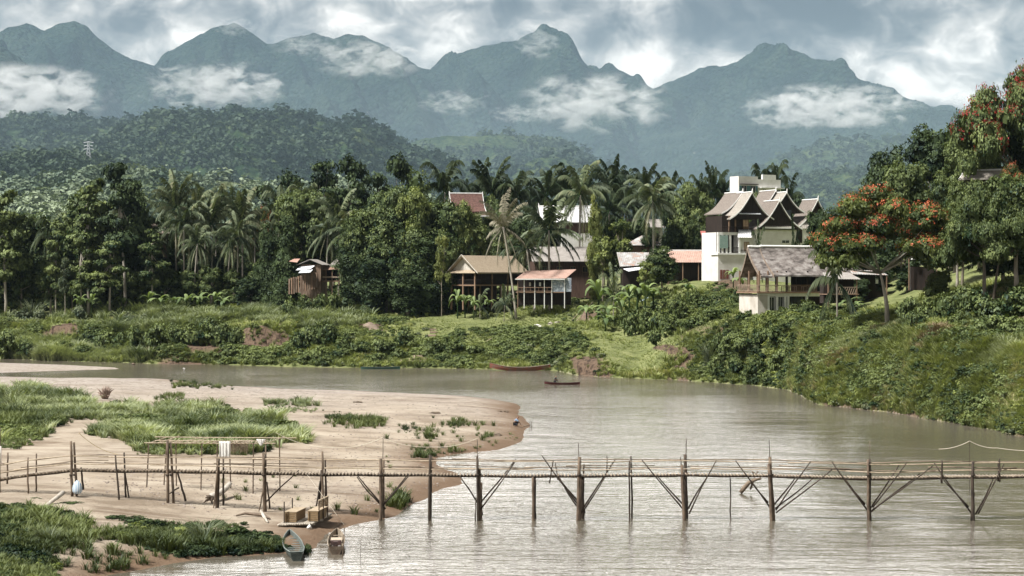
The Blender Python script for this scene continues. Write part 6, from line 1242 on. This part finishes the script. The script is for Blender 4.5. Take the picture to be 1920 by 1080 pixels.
def window(root, x, y, z, w, h, fr=TRIM, gl=GLASS, name='window', side=None, bars=1):
    """an opening on a front (-y) wall, or on the left wall (side)"""
    m = M(); t = .08
    def bx(cx, cz, ww, hh, dy=0, dd=.10):
        if side is None: m.box((x+cx, y-.03+dy, z+cz), (ww, dd, hh))
        else: m.box((x-.03+dy, y+cx, z+cz), (dd, ww, hh))
    bx(-w/2, 0, t, h+t); bx(w/2, 0, t, h+t); bx(0, h/2, w-t, t); bx(0, -h/2, w-t, t)
    for k in range(bars): bx(-w/2+w*(k+1)/(bars+1), 0, t*.6, h-t)
    f = m.build(name, fr, root); m = M()
    if side is None: m.box((x, y-.012, z), (w-t, .04, h-t))
    else: m.box((x-.012, y, z), (.04, w-t, h-t))
    m.build('pane', gl, f); return f
def railing(root, x0, x1, y, z, h, mt, n=None, name='railing', along='x'):
    m = M(); n = n or int(abs(x1-x0)/.22); q = lambda a, b: (a, y, b) if along == 'x' else (y, a, b)
    m.tube([q(x0, z+h), q(x1, z+h)], .05, 5); m.tube([q(x0, z+.12), q(x1, z+.12)], .035, 4)
    for k in range(n+1): a = x0+(x1-x0)*k/n; m.tube([q(a, z+.1), q(a, z+h)], .03, 4)
    return m.build(name, mt, root)
def lean_roof(root, a, b, c, d, mt, th=.06, name='roof', corr=True):
    a, b, c, d = map(Vector, (a, b, c, d)); m = M(); n = max(6, int((b-a).length/.35)) if corr else 1; nv = (b-a).cross(d-a).normalized()
    V = []
    for k in range(n*2+1):
        q = k/(n*2); o = nv*(.05 if k % 2 else 0) if corr else nv*0; V += [a.lerp(b, q)+o, d.lerp(c, q)+o, a.lerp(b, q)+o-nv*th, d.lerp(c, q)+o-nv*th]
    F = []
    for k in range(n*2): i = k*4; F += [(i, i+4, i+5, i+1), (i+2, i+3, i+7, i+6), (i, i+2, i+6, i+4), (i+1, i+5, i+7, i+3)]
    F += [(0, 1, 3, 2), (n*8, n*8+2, n*8+3, n*8+1)]; m.add(V, F); return m.build(name, mt, root)
PXM = lambda D: FPX/D

# modern white block at the top
D = 412; s = 1/PXM(D); r = frame_at(1425, 440, D, R(30), 'white_building', 'flat-roofed modern white building rising behind the villa', 'building')
H_ = (440-328)*s; wbox(r, 'wall', -.3, 5.6, .3, 4.4, 0, H_-.9, WALLW); wbox(r, 'wall', -5.2, -.3, .32, 3.4, 0, H_-.35, WALLW)
wbox(r, 'parapet', .8, 4.2, .1, .6, H_-.9, H_+.1, TRIM); wbox(r, 'roof_slab', -.2, 5.9, -.75, .3, H_-2.75, H_-2.6, TRIM)
for x_ in (-3.9, -1.6): window(r, x_, .32, H_-3.0, 1.3, 1.5, TRIM, GLASS); wbox(r, 'window_hood', x_-1.0, x_+1.0, -.35, .3, H_-2.05, H_-1.92, DWOOD); wbox(r, 'shutter', x_-1.15, x_-.68, .16, .26, H_-3.7, H_-2.3, TEAL); wbox(r, 'shutter', x_+.68, x_+1.15, .16, .26, H_-3.7, H_-2.3, TEAL)
for x_ in (1.3, 3.2, 5.0): window(r, x_, .3, H_-3.4, .9, .9)

# the big villa
DV = 372; sv = 1/PXM(DV); YAW = R(20); vb = 526
vl = frame_at(1430, vb, DV, YAW, 'villa', 'large white villa with several steep grey gable roofs and white edges', 'house')
def VX(px, y=0): return (px-1430)*sv/math.cos(YAW)+y*math.tan(YAW)
def VZ(py): return (vb-py)*sv
# white body and left wing
wbox(vl, 'wall', VX(1415), VX(1522), 0, 7, -1.5, VZ(425), WALLW)
wbox(vl, 'wing_wall', VX(1345), VX(1403), .4, 7.5, -1.5, VZ(476), WALLW); wbox(vl, 'wing_wall', VX(1387), VX(1416), .35, 7, VZ(476), VZ(440), WALLW)
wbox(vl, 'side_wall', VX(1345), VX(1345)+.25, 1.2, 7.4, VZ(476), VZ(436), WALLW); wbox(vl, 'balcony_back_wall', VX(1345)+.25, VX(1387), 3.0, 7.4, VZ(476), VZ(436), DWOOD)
wbox(vl, 'balcony_floor', VX(1343), VX(1404), .1, 3.2, VZ(478), VZ(474.6), TRIM); wbox(vl, 'balcony_beam', VX(1344), VX(1388), .2, .6, VZ(441), VZ(436), TRIM)
for px in (1346, 1353, 1361, 1368, 1386): wbox(vl, 'column', VX(px)-.18, VX(px)+.18, .22, .58, VZ(474.6), VZ(441), TRIM)
railing(vl, VX(1347), VX(1385), .3, VZ(474.6), 1.0, DWOOD, 26); m = M().span(VX(1347), VX(1363), .12, .17, VZ(466), VZ(442)); cl_ = m.build('hanging_curtain', surf('sage_cloth', (.20, .30, .27), (.28, .37, .34), 3), vl)
for px in (1351, 1357, 1363): wbox(vl, 'shutter', VX(px)-.24, VX(px)+.24, .32, .4, VZ(523), VZ(506), REDW)
window(vl, VX(1400), .33, VZ(462), 1.0, 1.6, MWOOD, surf('amber_curtain', (.45, .36, .27), (.36, .28, .20), 3)); railing(vl, VX(1388), VX(1412), .15, VZ(479), 1.0, DWOOD, 14)
lean_roof(vl, (VX(1376), -1.1, VZ(446)), (VX(1404), -1.1, VZ(446)), (VX(1409), .4, VZ(431)), (VX(1385), .4, VZ(431)), WROOF, name='porch_roof')
lean_roof(vl, (VX(1430), -.9, VZ(427)), (VX(1488), -.9, VZ(427)), (VX(1486), .3, VZ(411)), (VX(1434), .3, VZ(411)), TILEL, name='pent_roof'); wbox(vl, 'pent_edge', VX(1430), VX(1488), -.98, -.92, VZ(428.5), VZ(426), TRIM)
for px, py, w_, h_ in ((1475, 453, 1.6, .6), (1500, 440, .9, 1.1)): window(vl, VX(px), 0, VZ(py), w_, h_)
wbox(vl, 'door', VX(1497), VX(1508), -.09, -.03, VZ(455), VZ(428), DWOOD)
# dark timber upper storey of the left gable
wbox(vl, 'timber_storey', VX(1353), VX(1404), .5, 7.5, VZ(436), VZ(405), DWOOD); railing(vl, VX(1351), VX(1402), .12, VZ(436), 1.0, DWOOD, 30, 'timber_balustrade')
for px in (1366, 1378): wbox(vl, 'timber_post', VX(px)-.12, VX(px)+.12, .2, .44, VZ(436), VZ(406), MWOOD)
window(vl, VX(1399), .48, VZ(420), 1.1, 1.7, MWOOD, surf('tan_panel', (.34, .24, .16), (.42, .31, .22), 3))  # pane in plain tan tones
lean_roof(vl, (VX(1382), -.5, VZ(402)), (VX(1425), -.5, VZ(402)), (VX(1422), .6, VZ(395)), (VX(1386), .6, VZ(395)), TINW, name='pent_roof')
# gables: ridge px, apex row, half width px, eave row, y start, length, tile
for px, ap, hw, ev, y0, y1, tl, nm in [(1408, 361, 44, 409, -.7, 5.5, TILEL, 0), (1395, 359, 42, 398, 3.5, 11, TILE, 1), (1461, 376, 47, 427, -1.2, 5.0, TILE, 2), (1479, 359, 36, 395, 1.2, 7.5, TILEL, 3), (1463, 354, 36, 392, 5, 11.5, TILE, 4), (1540, 372, 44, 425, .4, 6.5, TILE, 5)]:
    gable(vl, VX(px, y0), y0, y1, VZ(ev), hw*2*sv/math.cos(YAW)*.86, (ev-ap)*sv, .55, 1.0, tl, TRIM, DWOOD, th=.2, apex=.75, faces=(1, 0))
wbox(vl, 'wall', VX(1522), VX(1568), .9, 7, -1.5, VZ(430), WALLW); lean_roof(vl, (VX(1506), -.2, VZ(428)), (VX(1535), -.2, VZ(428)), (VX(1536), .9, VZ(414)), (VX(1512), .9, VZ(414)), TILEL, name='pent_roof')
wbox(vl, 'skylight', VX(1478), VX(1492), 1.0, 1.05, VZ(404), VZ(393), GLASS)

# shingle-roofed pavilion on a white base
DPv = 290; s = 1/PXM(DPv); yw = R(18); pb = 588
pv = frame_at(1421, pb, DPv, yw, 'pavilion', 'open pavilion with a big weathered shingle roof on a white walled base', 'pavilion')
X = lambda px, y=0: (px-1421)*s/math.cos(yw)+y*math.tan(yw)
Z = lambda py: (pb-py)*s
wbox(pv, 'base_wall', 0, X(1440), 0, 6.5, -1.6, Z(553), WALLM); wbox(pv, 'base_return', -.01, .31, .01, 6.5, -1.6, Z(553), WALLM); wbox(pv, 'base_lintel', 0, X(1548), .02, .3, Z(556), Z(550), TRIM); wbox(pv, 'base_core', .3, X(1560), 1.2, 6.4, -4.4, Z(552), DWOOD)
for px in (1442, 1459, 1475, 1481, 1518): wbox(pv, 'column', X(px)-.16, X(px)+.16, -.03, .3, -4.3, Z(555.9), TRIM)
window(pv, X(1450), .45, Z(570), .9, 2.0, TRIM, GLASS); window(pv, X(1469), .40, Z(570), 1.1, 2.1, TRIM, GLASS, bars=2); window(pv, X(1500), .5, Z(567), 2.2, 1.6, DWOOD, GLASS, bars=3)
wbox(pv, 'deck', -.35, X(1592), -.5, 6.8, Z(549.9), Z(547), MWOOD)
WRAIL = surf('grey_wood_rail', (.24, .18, .13), (.34, .27, .21), 3)
railing(pv, -.2, X(1478), -.4, Z(547), .95, WRAIL, 26); railing(pv, X(1479), X(1535), -.4, Z(547), .95, MWOOD, 28); railing(pv, -.4, 6.6, -.25, Z(547), .95, WRAIL, 26, along='y')
for px in (1422, 1439, 1457, 1475, 1517, 1556, 1590):
    for y_ in (-.3, 3.2, 6.5): wbox(pv, 'post', X(px)-.10, X(px)+.10, y_-.1, y_+.1, Z(547), Z(513)+.4, DWOOD if px in (1475, 1517) else MWOOD)
for px in (1490, 1505, 1530): 
    m = M(); m.span(X(px)-.5, X(px)+.5, 2.2, 3.0, Z(547)+.72, Z(547)+.78); 
    for a_ in (-.42, .42):
        for b_ in (2.28, 2.92): m.span(X(px)+a_-.03, X(px)+a_+.03, b_-.03, b_+.03, Z(547), Z(547)+.72)
    t_ = m.build('table', WRAIL, None); t_.parent = None; t_.matrix_world = Matrix.Translation(pv.location) @ Matrix.Rotation(yw, 4, 'Z'); tag(t_, {1490: 'left table under the shingle roof of the pavilion', 1505: 'middle table under the shingle roof of the pavilion', 1530: 'right table under the shingle roof of the pavilion'}[px], 'table', 'pavilion tables')
# roof: ridge along local x, a small raised end tier at the left
def swoop(x0, x1, zr, ze, wy, c, name, cap=True):
    n = 10; m = M()
    for sg in (-1, 1):
        V = []
        for xx in (x0, x1):
            for k in range(n+1):
                q = k/n; y = 3.1+sg*wy*q; z = zr-(zr-ze)*(q-.16*math.sin(q*math.pi)*c*-1 if False else q**(.72)); V.append((xx+(-(.5 if xx == x0 else -.2))*(1-q), y, z))
            for k in range(n+1):
                q = k/n; y = 3.1+sg*wy*q; z = zr-(zr-ze)*(q**.72)-.22; V.append((xx+(-(.5 if xx == x0 else -.2))*(1-q), y, z))
        N1 = n+1; F = []
        for k in range(n): F += [(k, k+1, 2*N1+k+1, 2*N1+k), (N1+k+1, N1+k, 3*N1+k, 3*N1+k+1), (k, N1+k, N1+k+1, k+1), (2*N1+k+1, 3*N1+k+1, 3*N1+k, 2*N1+k)]
        F += [(n, N1+n, 3*N1+n, 2*N1+n)]; m.add(V, F)
    rf = m.build(name, SHIN, pv)
    # dark verge boards along the left end
    for sg in (-1, 1):
        m = M(); V = []
        for k in range(n+1): q = k/n; y = 3.1+sg*wy*q; z = zr-(zr-ze)*(q**.72)+.04; x_ = x0-.5*(1-q)-.06; V += [(x_, y, z), (x_, y, z-.5), (x_-.10, y, z), (x_-.10, y, z-.5)]
        F = []
        for k in range(n): i = 4*k; F += [(i+2, i+3, i+7, i+6), (i, i+4, i+5, i+1), (i, i+2, i+6, i+4), (i+1, i+5, i+7, i+3)]
        m.add(V, F); m.build('verge_board', surf('verge_wood', (.17, .13, .10), (.26, .21, .17), 3), rf)
    if cap: m = M(); m.tube([(x0-.5, 3.1, zr+.05), ((x0+x1)/2, 3.1, zr+.0), (x1+.2, 3.1, zr+.05)], .19, 6); m.build('ridge_cap', TRIM, rf)
    return rf
zr = Z(456)-.4; ze = Z(516)
swoop(X(1437, 3.1), X(1598, 3.1), zr, ze, 4.0, 1, 'roof'); swoop(X(1413, 3.1), X(1437, 3.1)-.25, zr-.05, ze-.15, 3.7, 1, 'end_roof')
wbox(pv, 'back_screen', X(1500, 6), X(1600, 6), 6.3, 6.4, Z(547), Z(515), DWOOD)

# small hut right of the pavilion
h = frame_at(1545, 562, 272, R(8), 'wooden_hut', 'small dark hut with a dull tin roof and slatted balcony beside the pavilion', 'hut'); s = 1/PXM(272); zz = lambda py: (562-py)*s
lean_roof(h, (0, -1, zz(523)), (5.0, -1, zz(524)), (4.5, 3, zz(511)), (.7, 3, zz(511)), TIND); wbox(h, 'wall', .3, 4.6, 1.2, 3, -.5, zz(520), DWOOD); wbox(h, 'floor', .2, 4.7, -.8, 3, zz(552.5), zz(551), MWOOD)
for x_ in (.4, 1.6, 4.4): wbox(h, 'post', x_-.08, x_+.08, -.75, -.59, -1, zz(523), MWOOD)
m = M()
for k in range(9): m.box((1.7+k*.32, -.72, zz(545)), (.10, .05, .95), ry=.35)
m.box((3, -.74, zz(538.5)), (2.8, .08, .08)); m.box((3, -.74, zz(551)), (2.8, .08, .08)); m.build('slatted_railing', WRAIL, h)
h = frame_at(1598, 560, 282, R(5), 'lean_to', 'low tin-roofed lean-to in the shade behind the flame tree trunk', 'shed'); s = 1/PXM(282); zz = lambda py: (560-py)*s
lean_roof(h, (0, 0, zz(514)), (5.2, 0, zz(516)), (5, 2.5, zz(508)), (.3, 2.5, zz(506)), TING); wbox(h, 'wall', .4, 5, 1, 2.5, -1.5, zz(513), DWOOD); wbox(h, 'notice_board', 3.6, 4.0, .84, .9, zz(532), zz(518), TRIM)
for x_ in (.2, 5): wbox(h, 'post', x_-.07, x_+.07, .05, .2, -1, zz(515.5), MWOOD)
h = frame_at(1700, 530, 262, R(-6), 'tarpaulin_stall', 'stall with a pale blue tarpaulin roof in the shade right of the flame tree', 'stall'); s = 1/PXM(262); zz = lambda py: (530-py)*s
lean_roof(h, (0, 0, zz(470)), (4.2, .2, zz(470)), (4.2, 2.6, zz(464)), (.5, 2.6, zz(466)), surf('pale_blue_tarp', (.42, .56, .62), (.66, .70, .72), 1), corr=False); wbox(h, 'counter', .6, 3.6, .9, 2.2, -1, zz(500), DWOOD)
for x_ in (.3, 3.9): wbox(h, 'post', x_-.06, x_+.06, .1, .22, -1, zz(471), MWOOD)
wbox(h, 'sign_board', .55, 1.15, .05, .1, zz(487), zz(476), TRIM)
h = frame_at(1862, 395, 285, R(-28), 'temple', 'white-ornamented grey roof of a building among trees at the right', 'building'); s = 1/PXM(285); zz = lambda py: (395-py)*s
gable(h, 0, -4.2, 2.6, zz(335), 4.2, (335-319)*s, .5, 1, TILEL, TRIM, WALLW, axis='x', apex=.8); wbox(h, 'wall', -3.8, 2.2, -1.5, 1.5, -3, zz(336), DWOOD)

# thatched stilt house
D = 383; s = 1/PXM(D); yw = R(24); tb = 556
t = frame_at(848, tb, D, yw, 'stilt_house', 'thatched stilt house with a pale boarded gable and open veranda', 'house')
X = lambda px, y=0: (px-848)*s/math.cos(yw)+y*math.tan(yw); Z = lambda py: (tb-py)*s
# ridge runs back to the right: roof along x', the gable faces the camera at left
gh = empty('x', (0, 0, 0)); bpy.data.objects.remove(gh)
t.rotation_euler = (0, 0, R(-40)); Wg = 6.6; hh_ = Z(478)-Z(508)
def TY(v): return v
gable(t, 3.2, -.9, 14.5, Z(509), Wg, hh_, .75, .12, THATCH, None, None, th=.28, faces=(1, 1)); m = M()
for sg in (-1, 1): m.tube([(3.2, -.95, Z(509)+hh_+.1), (3.2+sg*(Wg/2+.75), -.95, Z(509)-.35)], .09, 5)
m.build('gable_pole', surf('grey_pole', (.5, .47, .42), (.4, .37, .32), 3), t)
m = M()
for k in range(9):
    a = 3.2-Wg/2+.35+k*(Wg-.7)/9; b_ = a+(Wg-.7)/9-.04; f = lambda x_: max(.05, hh_*(1-abs(x_-3.2)/(Wg/2))-.32); m.add([(a, -.1, Z(507)), (b_, -.1, Z(507)), (b_, -.1, Z(507)+f(b_)), (a, -.1, Z(507)+f(a)), (a, 0, Z(507)), (b_, 0, Z(507)), (b_, 0, Z(507)+f(b_)), (a, 0, Z(507)+f(a))], [(0, 1, 2, 3), (7, 6, 5, 4), (0, 4, 5, 1), (1, 5, 6, 2), (2, 6, 7, 3), (3, 7, 4, 0)])
m.build('gable_boards', surf('pale_board', (.56, .53, .48), (.46, .43, .38), 3), t)
m = M(); m.slab((-.2, -1.0, Z(512)), (6.6, -1.0, Z(512)), (6.2, .1, Z(505)), (.2, .1, Z(505)), .15); m.build('eave_skirt', THATCH, t)
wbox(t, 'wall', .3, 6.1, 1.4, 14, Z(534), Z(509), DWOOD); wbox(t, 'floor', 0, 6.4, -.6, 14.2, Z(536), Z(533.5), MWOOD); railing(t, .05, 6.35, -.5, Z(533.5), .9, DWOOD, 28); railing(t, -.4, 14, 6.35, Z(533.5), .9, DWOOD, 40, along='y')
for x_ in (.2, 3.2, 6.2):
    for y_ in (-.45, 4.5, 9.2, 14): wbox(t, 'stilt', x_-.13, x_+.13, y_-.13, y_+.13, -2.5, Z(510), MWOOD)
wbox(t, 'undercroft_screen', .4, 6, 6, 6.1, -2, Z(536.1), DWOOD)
h = frame_at(822, 556, 386, R(10), 'shed', 'small pink-roofed shed half hidden left of the thatched house', 'shed'); s = 1/PXM(386); zz = lambda py: (556-py)*s
lean_roof(h, (-.4, -.8, zz(513)), (2.0, -.8, zz(513)), (2.0, 2, zz(503)), (-.4, 2, zz(503)), TINP); wbox(h, 'wall', -.3, 1.9, .4, 1.9, -1, zz(509.5), DWOOD)
# pink-roofed open shack
D = 374; s = 1/PXM(D); k_ = frame_at(968, 562, D, R(4), 'open_shack', 'open shack with a faded pink tin roof and clothes hanging inside', 'shack'); Z = lambda py: (562-py)*s
lean_roof(k_, (-.3, -1.4, Z(523)), (9.2, -1.4, Z(522)), (11.6, 2.6, Z(505)), (2.0, 2.6, Z(508)), TINP)
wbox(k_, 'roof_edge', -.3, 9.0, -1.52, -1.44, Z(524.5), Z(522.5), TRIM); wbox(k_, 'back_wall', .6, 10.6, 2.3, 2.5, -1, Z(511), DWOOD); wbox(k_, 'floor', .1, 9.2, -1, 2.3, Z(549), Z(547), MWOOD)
wbox(k_, 'canvas_screen', 6.7, 10.3, -.92, -.82, Z(547), Z(517.5)-.35, surf('painted_canvas', (.50, .56, .62), (.16, .20, .26), 1.4, c3=(.62, .64, .66), detail=7))
for x_ in (.2, 1.4, 3.4, 5.2, 6.6, 9.0): wbox(k_, 'post', x_-.07, x_+.07, -1.1, -.96, -1.6, Z(523), TRIM if x_ > .5 else MWOOD)
railing(k_, .2, 6.5, -1.2, Z(547), .8, MWOOD, 8)
for x_, mt_ in ((2.6, WALLM), (4.1, BLK), (4.5, TRIM), (5.7, BLK)): m = M(); m.box((x_, .2, Z(533)), (.35, .08, .7)); m.build('hung_garment', mt_, k_)
# tin-roofed timber house behind
D = 392; s = 1/PXM(D); k_ = frame_at(1062, 540, D, R(6), 'timber_house', 'dark timber house with a low-pitched brown-grey tin roof behind the front palm', 'house'); Z = lambda py: (540-py)*s
gable(k_, 3.5, -7, 6.6, Z(489), 9.5, (489-462)*s, .6, .15, TIND, None, None, axis='x', th=.12); wbox(k_, 'wall', -6.4, 6, -.8, 7.8, -2, Z(490), surf('red_brown_boards', (.055, .032, .025), (.10, .06, .045), 2, stretch=(4, 4, .3)))
for x_ in (-4.5, -1.5, 1.2, 3.6): window(k_, x_, -.82, Z(505), 1.0, 1.1, MWOOD, GLASS)
# white-roofed temple hall
D = 415; s = 1/PXM(D); k_ = frame_at(1062, 470, D, R(9), 'temple_hall', 'hall with a steep white-painted roof and dark timber upper wall', 'building'); Z = lambda py: (470-py)*s
gable(k_, 3.2, -5.2, 5.8, Z(415), 7.4, (413-384)*s, .6, .7, WROOF, TRIM, DWOOD, axis='x', th=.2, apex=.7); wbox(k_, 'timber_wall', -4.6, 5.4, .3, 6, Z(436), Z(414), surf('dark_red_timber', (.055, .03, .025), (.09, .055, .045), 2, stretch=(4, 4, .3))); wbox(k_, 'lower_wall', -1.2, 7.4, -1.4, 6.2, -4, Z(438), WALLW); wbox(k_, 'small_window', 2.6, 3.1, -1.48, -1.41, Z(449), Z(446), GLASS)
# red-brown hall roof
D = 412; s = 1/PXM(D); k_ = frame_at(880, 460, D, R(12), 'temple_hall', 'hall with a red-brown tiled roof edged in white above the creeper trees', 'building'); Z = lambda py: (460-py)*s
gable(k_, 2.6, -3.6, 3.2, Z(395), 6.6, (395-362)*s, .7, 1.1, TILER, TRIM, DWOOD, axis='x', th=.2, apex=.5); wbox(k_, 'wall', -3.2, 2.8, 0, 5.2, -4, Z(396), WALLM); lean_roof(k_, (-3.8, -2.2, Z(405)), (4.2, -2.2, Z(405)), (3.8, -.4, Z(397)), (-3.5, -.4, Z(397)), TILER, corr=False, name='lower_roof'); wbox(k_, 'lower_roof_edge', -3.8, 4.2, -2.3, -2.22, Z(406.5), Z(404), TRIM)
# small hipped roof and side sheds between palm and villa
def hip(root, x0, x1, y0, y1, z, h, mt, ins=None, name='roof'):
    ins = ins or (y1-y0)/2; m = M(); ym = (y0+y1)/2; V = [(x0, y0, z), (x1, y0, z), (x1, y1, z), (x0, y1, z), (x0+ins, ym, z+h), (x1-ins, ym, z+h)]; m.add(V, [(0, 1, 5, 4), (1, 2, 5), (2, 3, 4, 5), (3, 0, 4), (3, 2, 1, 0)]); return m.build(name, mt, root)
D = 392; s = 1/PXM(D); k_ = frame_at(1210, 520, D, R(-8), 'bungalow', 'low house with a pale grey hipped roof behind the long pink roof', 'house'); Z = lambda py: (520-py)*s
hip(k_, -4.2, 3.6, -1, 5.5, Z(460), (460-443)*s*1.1, TING); wbox(k_, 'wall', -3.4, 2.9, -.1, 4.8, -2, Z(460)-.02, MWOOD)
D = 378; s = 1/PXM(D); k_ = frame_at(1250, 545, D, R(3), 'long_house', 'long low house with a pink tin roof running up to the villa', 'house'); Z = lambda py: (545-py)*s
lean_roof(k_, (0, -.8, Z(492)), (9.6, -.8, Z(492)), (9.6, 3.2, Z(470)), (0, 3.2, Z(470)), TINP); lean_roof(k_, (-9, -.85, Z(500)), (-2.2, -.85, Z(496)), (-2.6, 3.1, Z(473)), (-9.2, 3.1, Z(473)), TING, name='patched_roof'); wbox(k_, 'ridge_board', -.4, 9.7, 3.1, 3.3, Z(470.4), Z(467.6), TRIM)
wbox(k_, 'wall', -8.2, 9.2, 1.2, 3, -2, Z(490), DWOOD); wbox(k_, 'plank_wall', 7.8, 9.4, .2, .4, Z(523), Z(493), OWOOD)
for x_ in (.2, 3, 6): wbox(k_, 'post', x_-.08, x_+.08, -.6, -.44, -2, Z(492.5), MWOOD)
lean_roof(k_, (-7.5, -2.6, Z(509)), (-3.6, -2.8, Z(503)), (-3.2, -1, Z(499)), (-8.4, -1, Z(504)), TINW, name='front_lean_to')
D = 384; k_ = frame_at(1335, 520, D, R(5), 'side_annex', 'annex with a small red roof and green tin awning against the villa', 'annex'); s = 1/PXM(D); Z = lambda py: (520-py)*s
lean_roof(k_, (-2.2, -.6, Z(441)), (1.4, -.6, Z(441)), (1.4, 1.6, Z(433)), (-2.0, 1.6, Z(433)), surf('red_tin', (.32, .10, .09), (.40, .16, .14), 2)); lean_roof(k_, (-1.4, -1.2, Z(469)), (1.8, -1.2, Z(469)), (1.8, .6, Z(456)), (-.4, .6, Z(456)), surf('green_tin', (.14, .21, .17), (.20, .27, .22), 2), name='awning'); wbox(k_, 'wall', -1.8, 1.2, .7, 2.4, -3, Z(440), DWOOD)
# shacks at the left
D = 388; s = 1/PXM(D); k_ = frame_at(560, 562, D, R(-14), 'board_shack', 'rough plank shack with patched tin roofs and a tall board fence', 'shack'); Z = lambda py: (562-py)*s
gable(k_, 2.1, .4, 5, Z(496), 4.6, (496-486)*s, .4, 0, TIND, None, None, th=.08); wbox(k_, 'wall', .2, 4.2, 1, 4.6, -2, Z(496), OWOOD); lean_roof(k_, (-.4, -.6, Z(507)), (2.6, -.7, Z(505)), (3.0, .9, Z(498)), (-.2, .9, Z(500)), TINW, name='upper_awning'); lean_roof(k_, (.4, -1.3, Z(512)), (2.9, -1.6, Z(511)), (3.0, -.2, Z(505.5)), (.7, -.3, Z(505.5)), TINW, name='lower_awning')
lean_roof(k_, (-1.9, -.4, Z(490)), (-.2, -.4, Z(492)), (-.3, 1.6, Z(485)), (-1.5, 1.6, Z(485)), surf('rusty_tin', (.42, .24, .19), (.50, .33, .27), 2), name='rusty_roof')
for i_ in range(13):
    x_ = -1.5+i_*.42; M().box((x_, -1.2+i_*.12, Z(537)+i_*.10), (.38, .05, 3.0+(i_ % 3)*.15), rz=-.25).build('fence_board', [OWOOD, MWOOD, surf('pale_board_b', (.42, .34, .26), (.5, .42, .33), 2) if i_ == 10 else OWOOD][i_ % 3], k_)
D = 390; k_ = frame_at(600, 556, D, R(3), 'stilt_shack', 'small stilted platform shack with a rusty drooping roof', 'shack'); s = 1/PXM(D); Z = lambda py: (556-py)*s
lean_roof(k_, (-.8, -1.0, Z(507)), (4.0, -1.0, Z(505)), (4.3, 1.4, Z(498)), (-.4, 1.4, Z(500)), surf('brown_rust', (.20, .12, .09), (.30, .20, .15), 2)); lean_roof(k_, (1.6, .9, Z(499)), (4.6, .9, Z(500)), (4.0, 2.6, Z(484)), (3.2, 2.6, Z(484)), TIND, name='upper_roof'); wbox(k_, 'back_wall', -.2, 3.9, 1.2, 1.3, Z(527), Z(501), DWOOD); wbox(k_, 'floor', -.1, 4, -.9, 1.3, Z(528.5), Z(526), MWOOD)
wbox(k_, 'rail', .1, 3.9, -.92, -.86, Z(521), Z(518), WRAIL)
for x_ in (.05, 1.2, 2.4, 3.8): wbox(k_, 'stilt', x_-.08, x_+.08, -.85, -.69, -2, Z(506.5), MWOOD)
D = 412; s = 1/PXM(D); k_ = frame_at(592, 480, D, R(12), 'house', 'house with a dull red-brown roof glimpsed beside the orange blossoms', 'house'); Z = lambda py: (480-py)*s
gable(k_, 2.5, -3, 3.8, Z(446), 5.5, (446-420)*s, .5, .5, TILER, None, DWOOD, axis='x', th=.15); wbox(k_, 'wall', -2.6, 3.4, .2, 4.8, -4, Z(446), DWOOD)
D = 418; s = 1/PXM(D); k_ = frame_at(288, 470, D, R(15), 'house', 'house with a thin brown roof glimpsed through the left palms', 'house'); Z = lambda py: (470-py)*s
gable(k_, 2.5, -3, 3.4, Z(436), 5.5, (436-418)*s, .5, .3, surf('brown_tile', (.22, .17, .14), (.30, .25, .21), 3), None, DWOOD, axis='x', th=.15); wbox(k_, 'wall', -2.6, 3, .2, 4.8, -4, Z(436), MWOOD)
D = 400; k_ = frame_at(1212, 440, D+22, R(10), 'house', 'house with a shadowed brown roof behind the spreading palm', 'house'); s = 1/PXM(D+22); Z = lambda py: (440-py)*s
gable(k_, 2.4, -4, 4, Z(425), 5, (425-410)*s, .5, .4, TIND, None, DWOOD, axis='x', th=.15); wbox(k_, 'wall', -3.6, 3.6, .2, 4.6, -6, Z(425), WALLM)
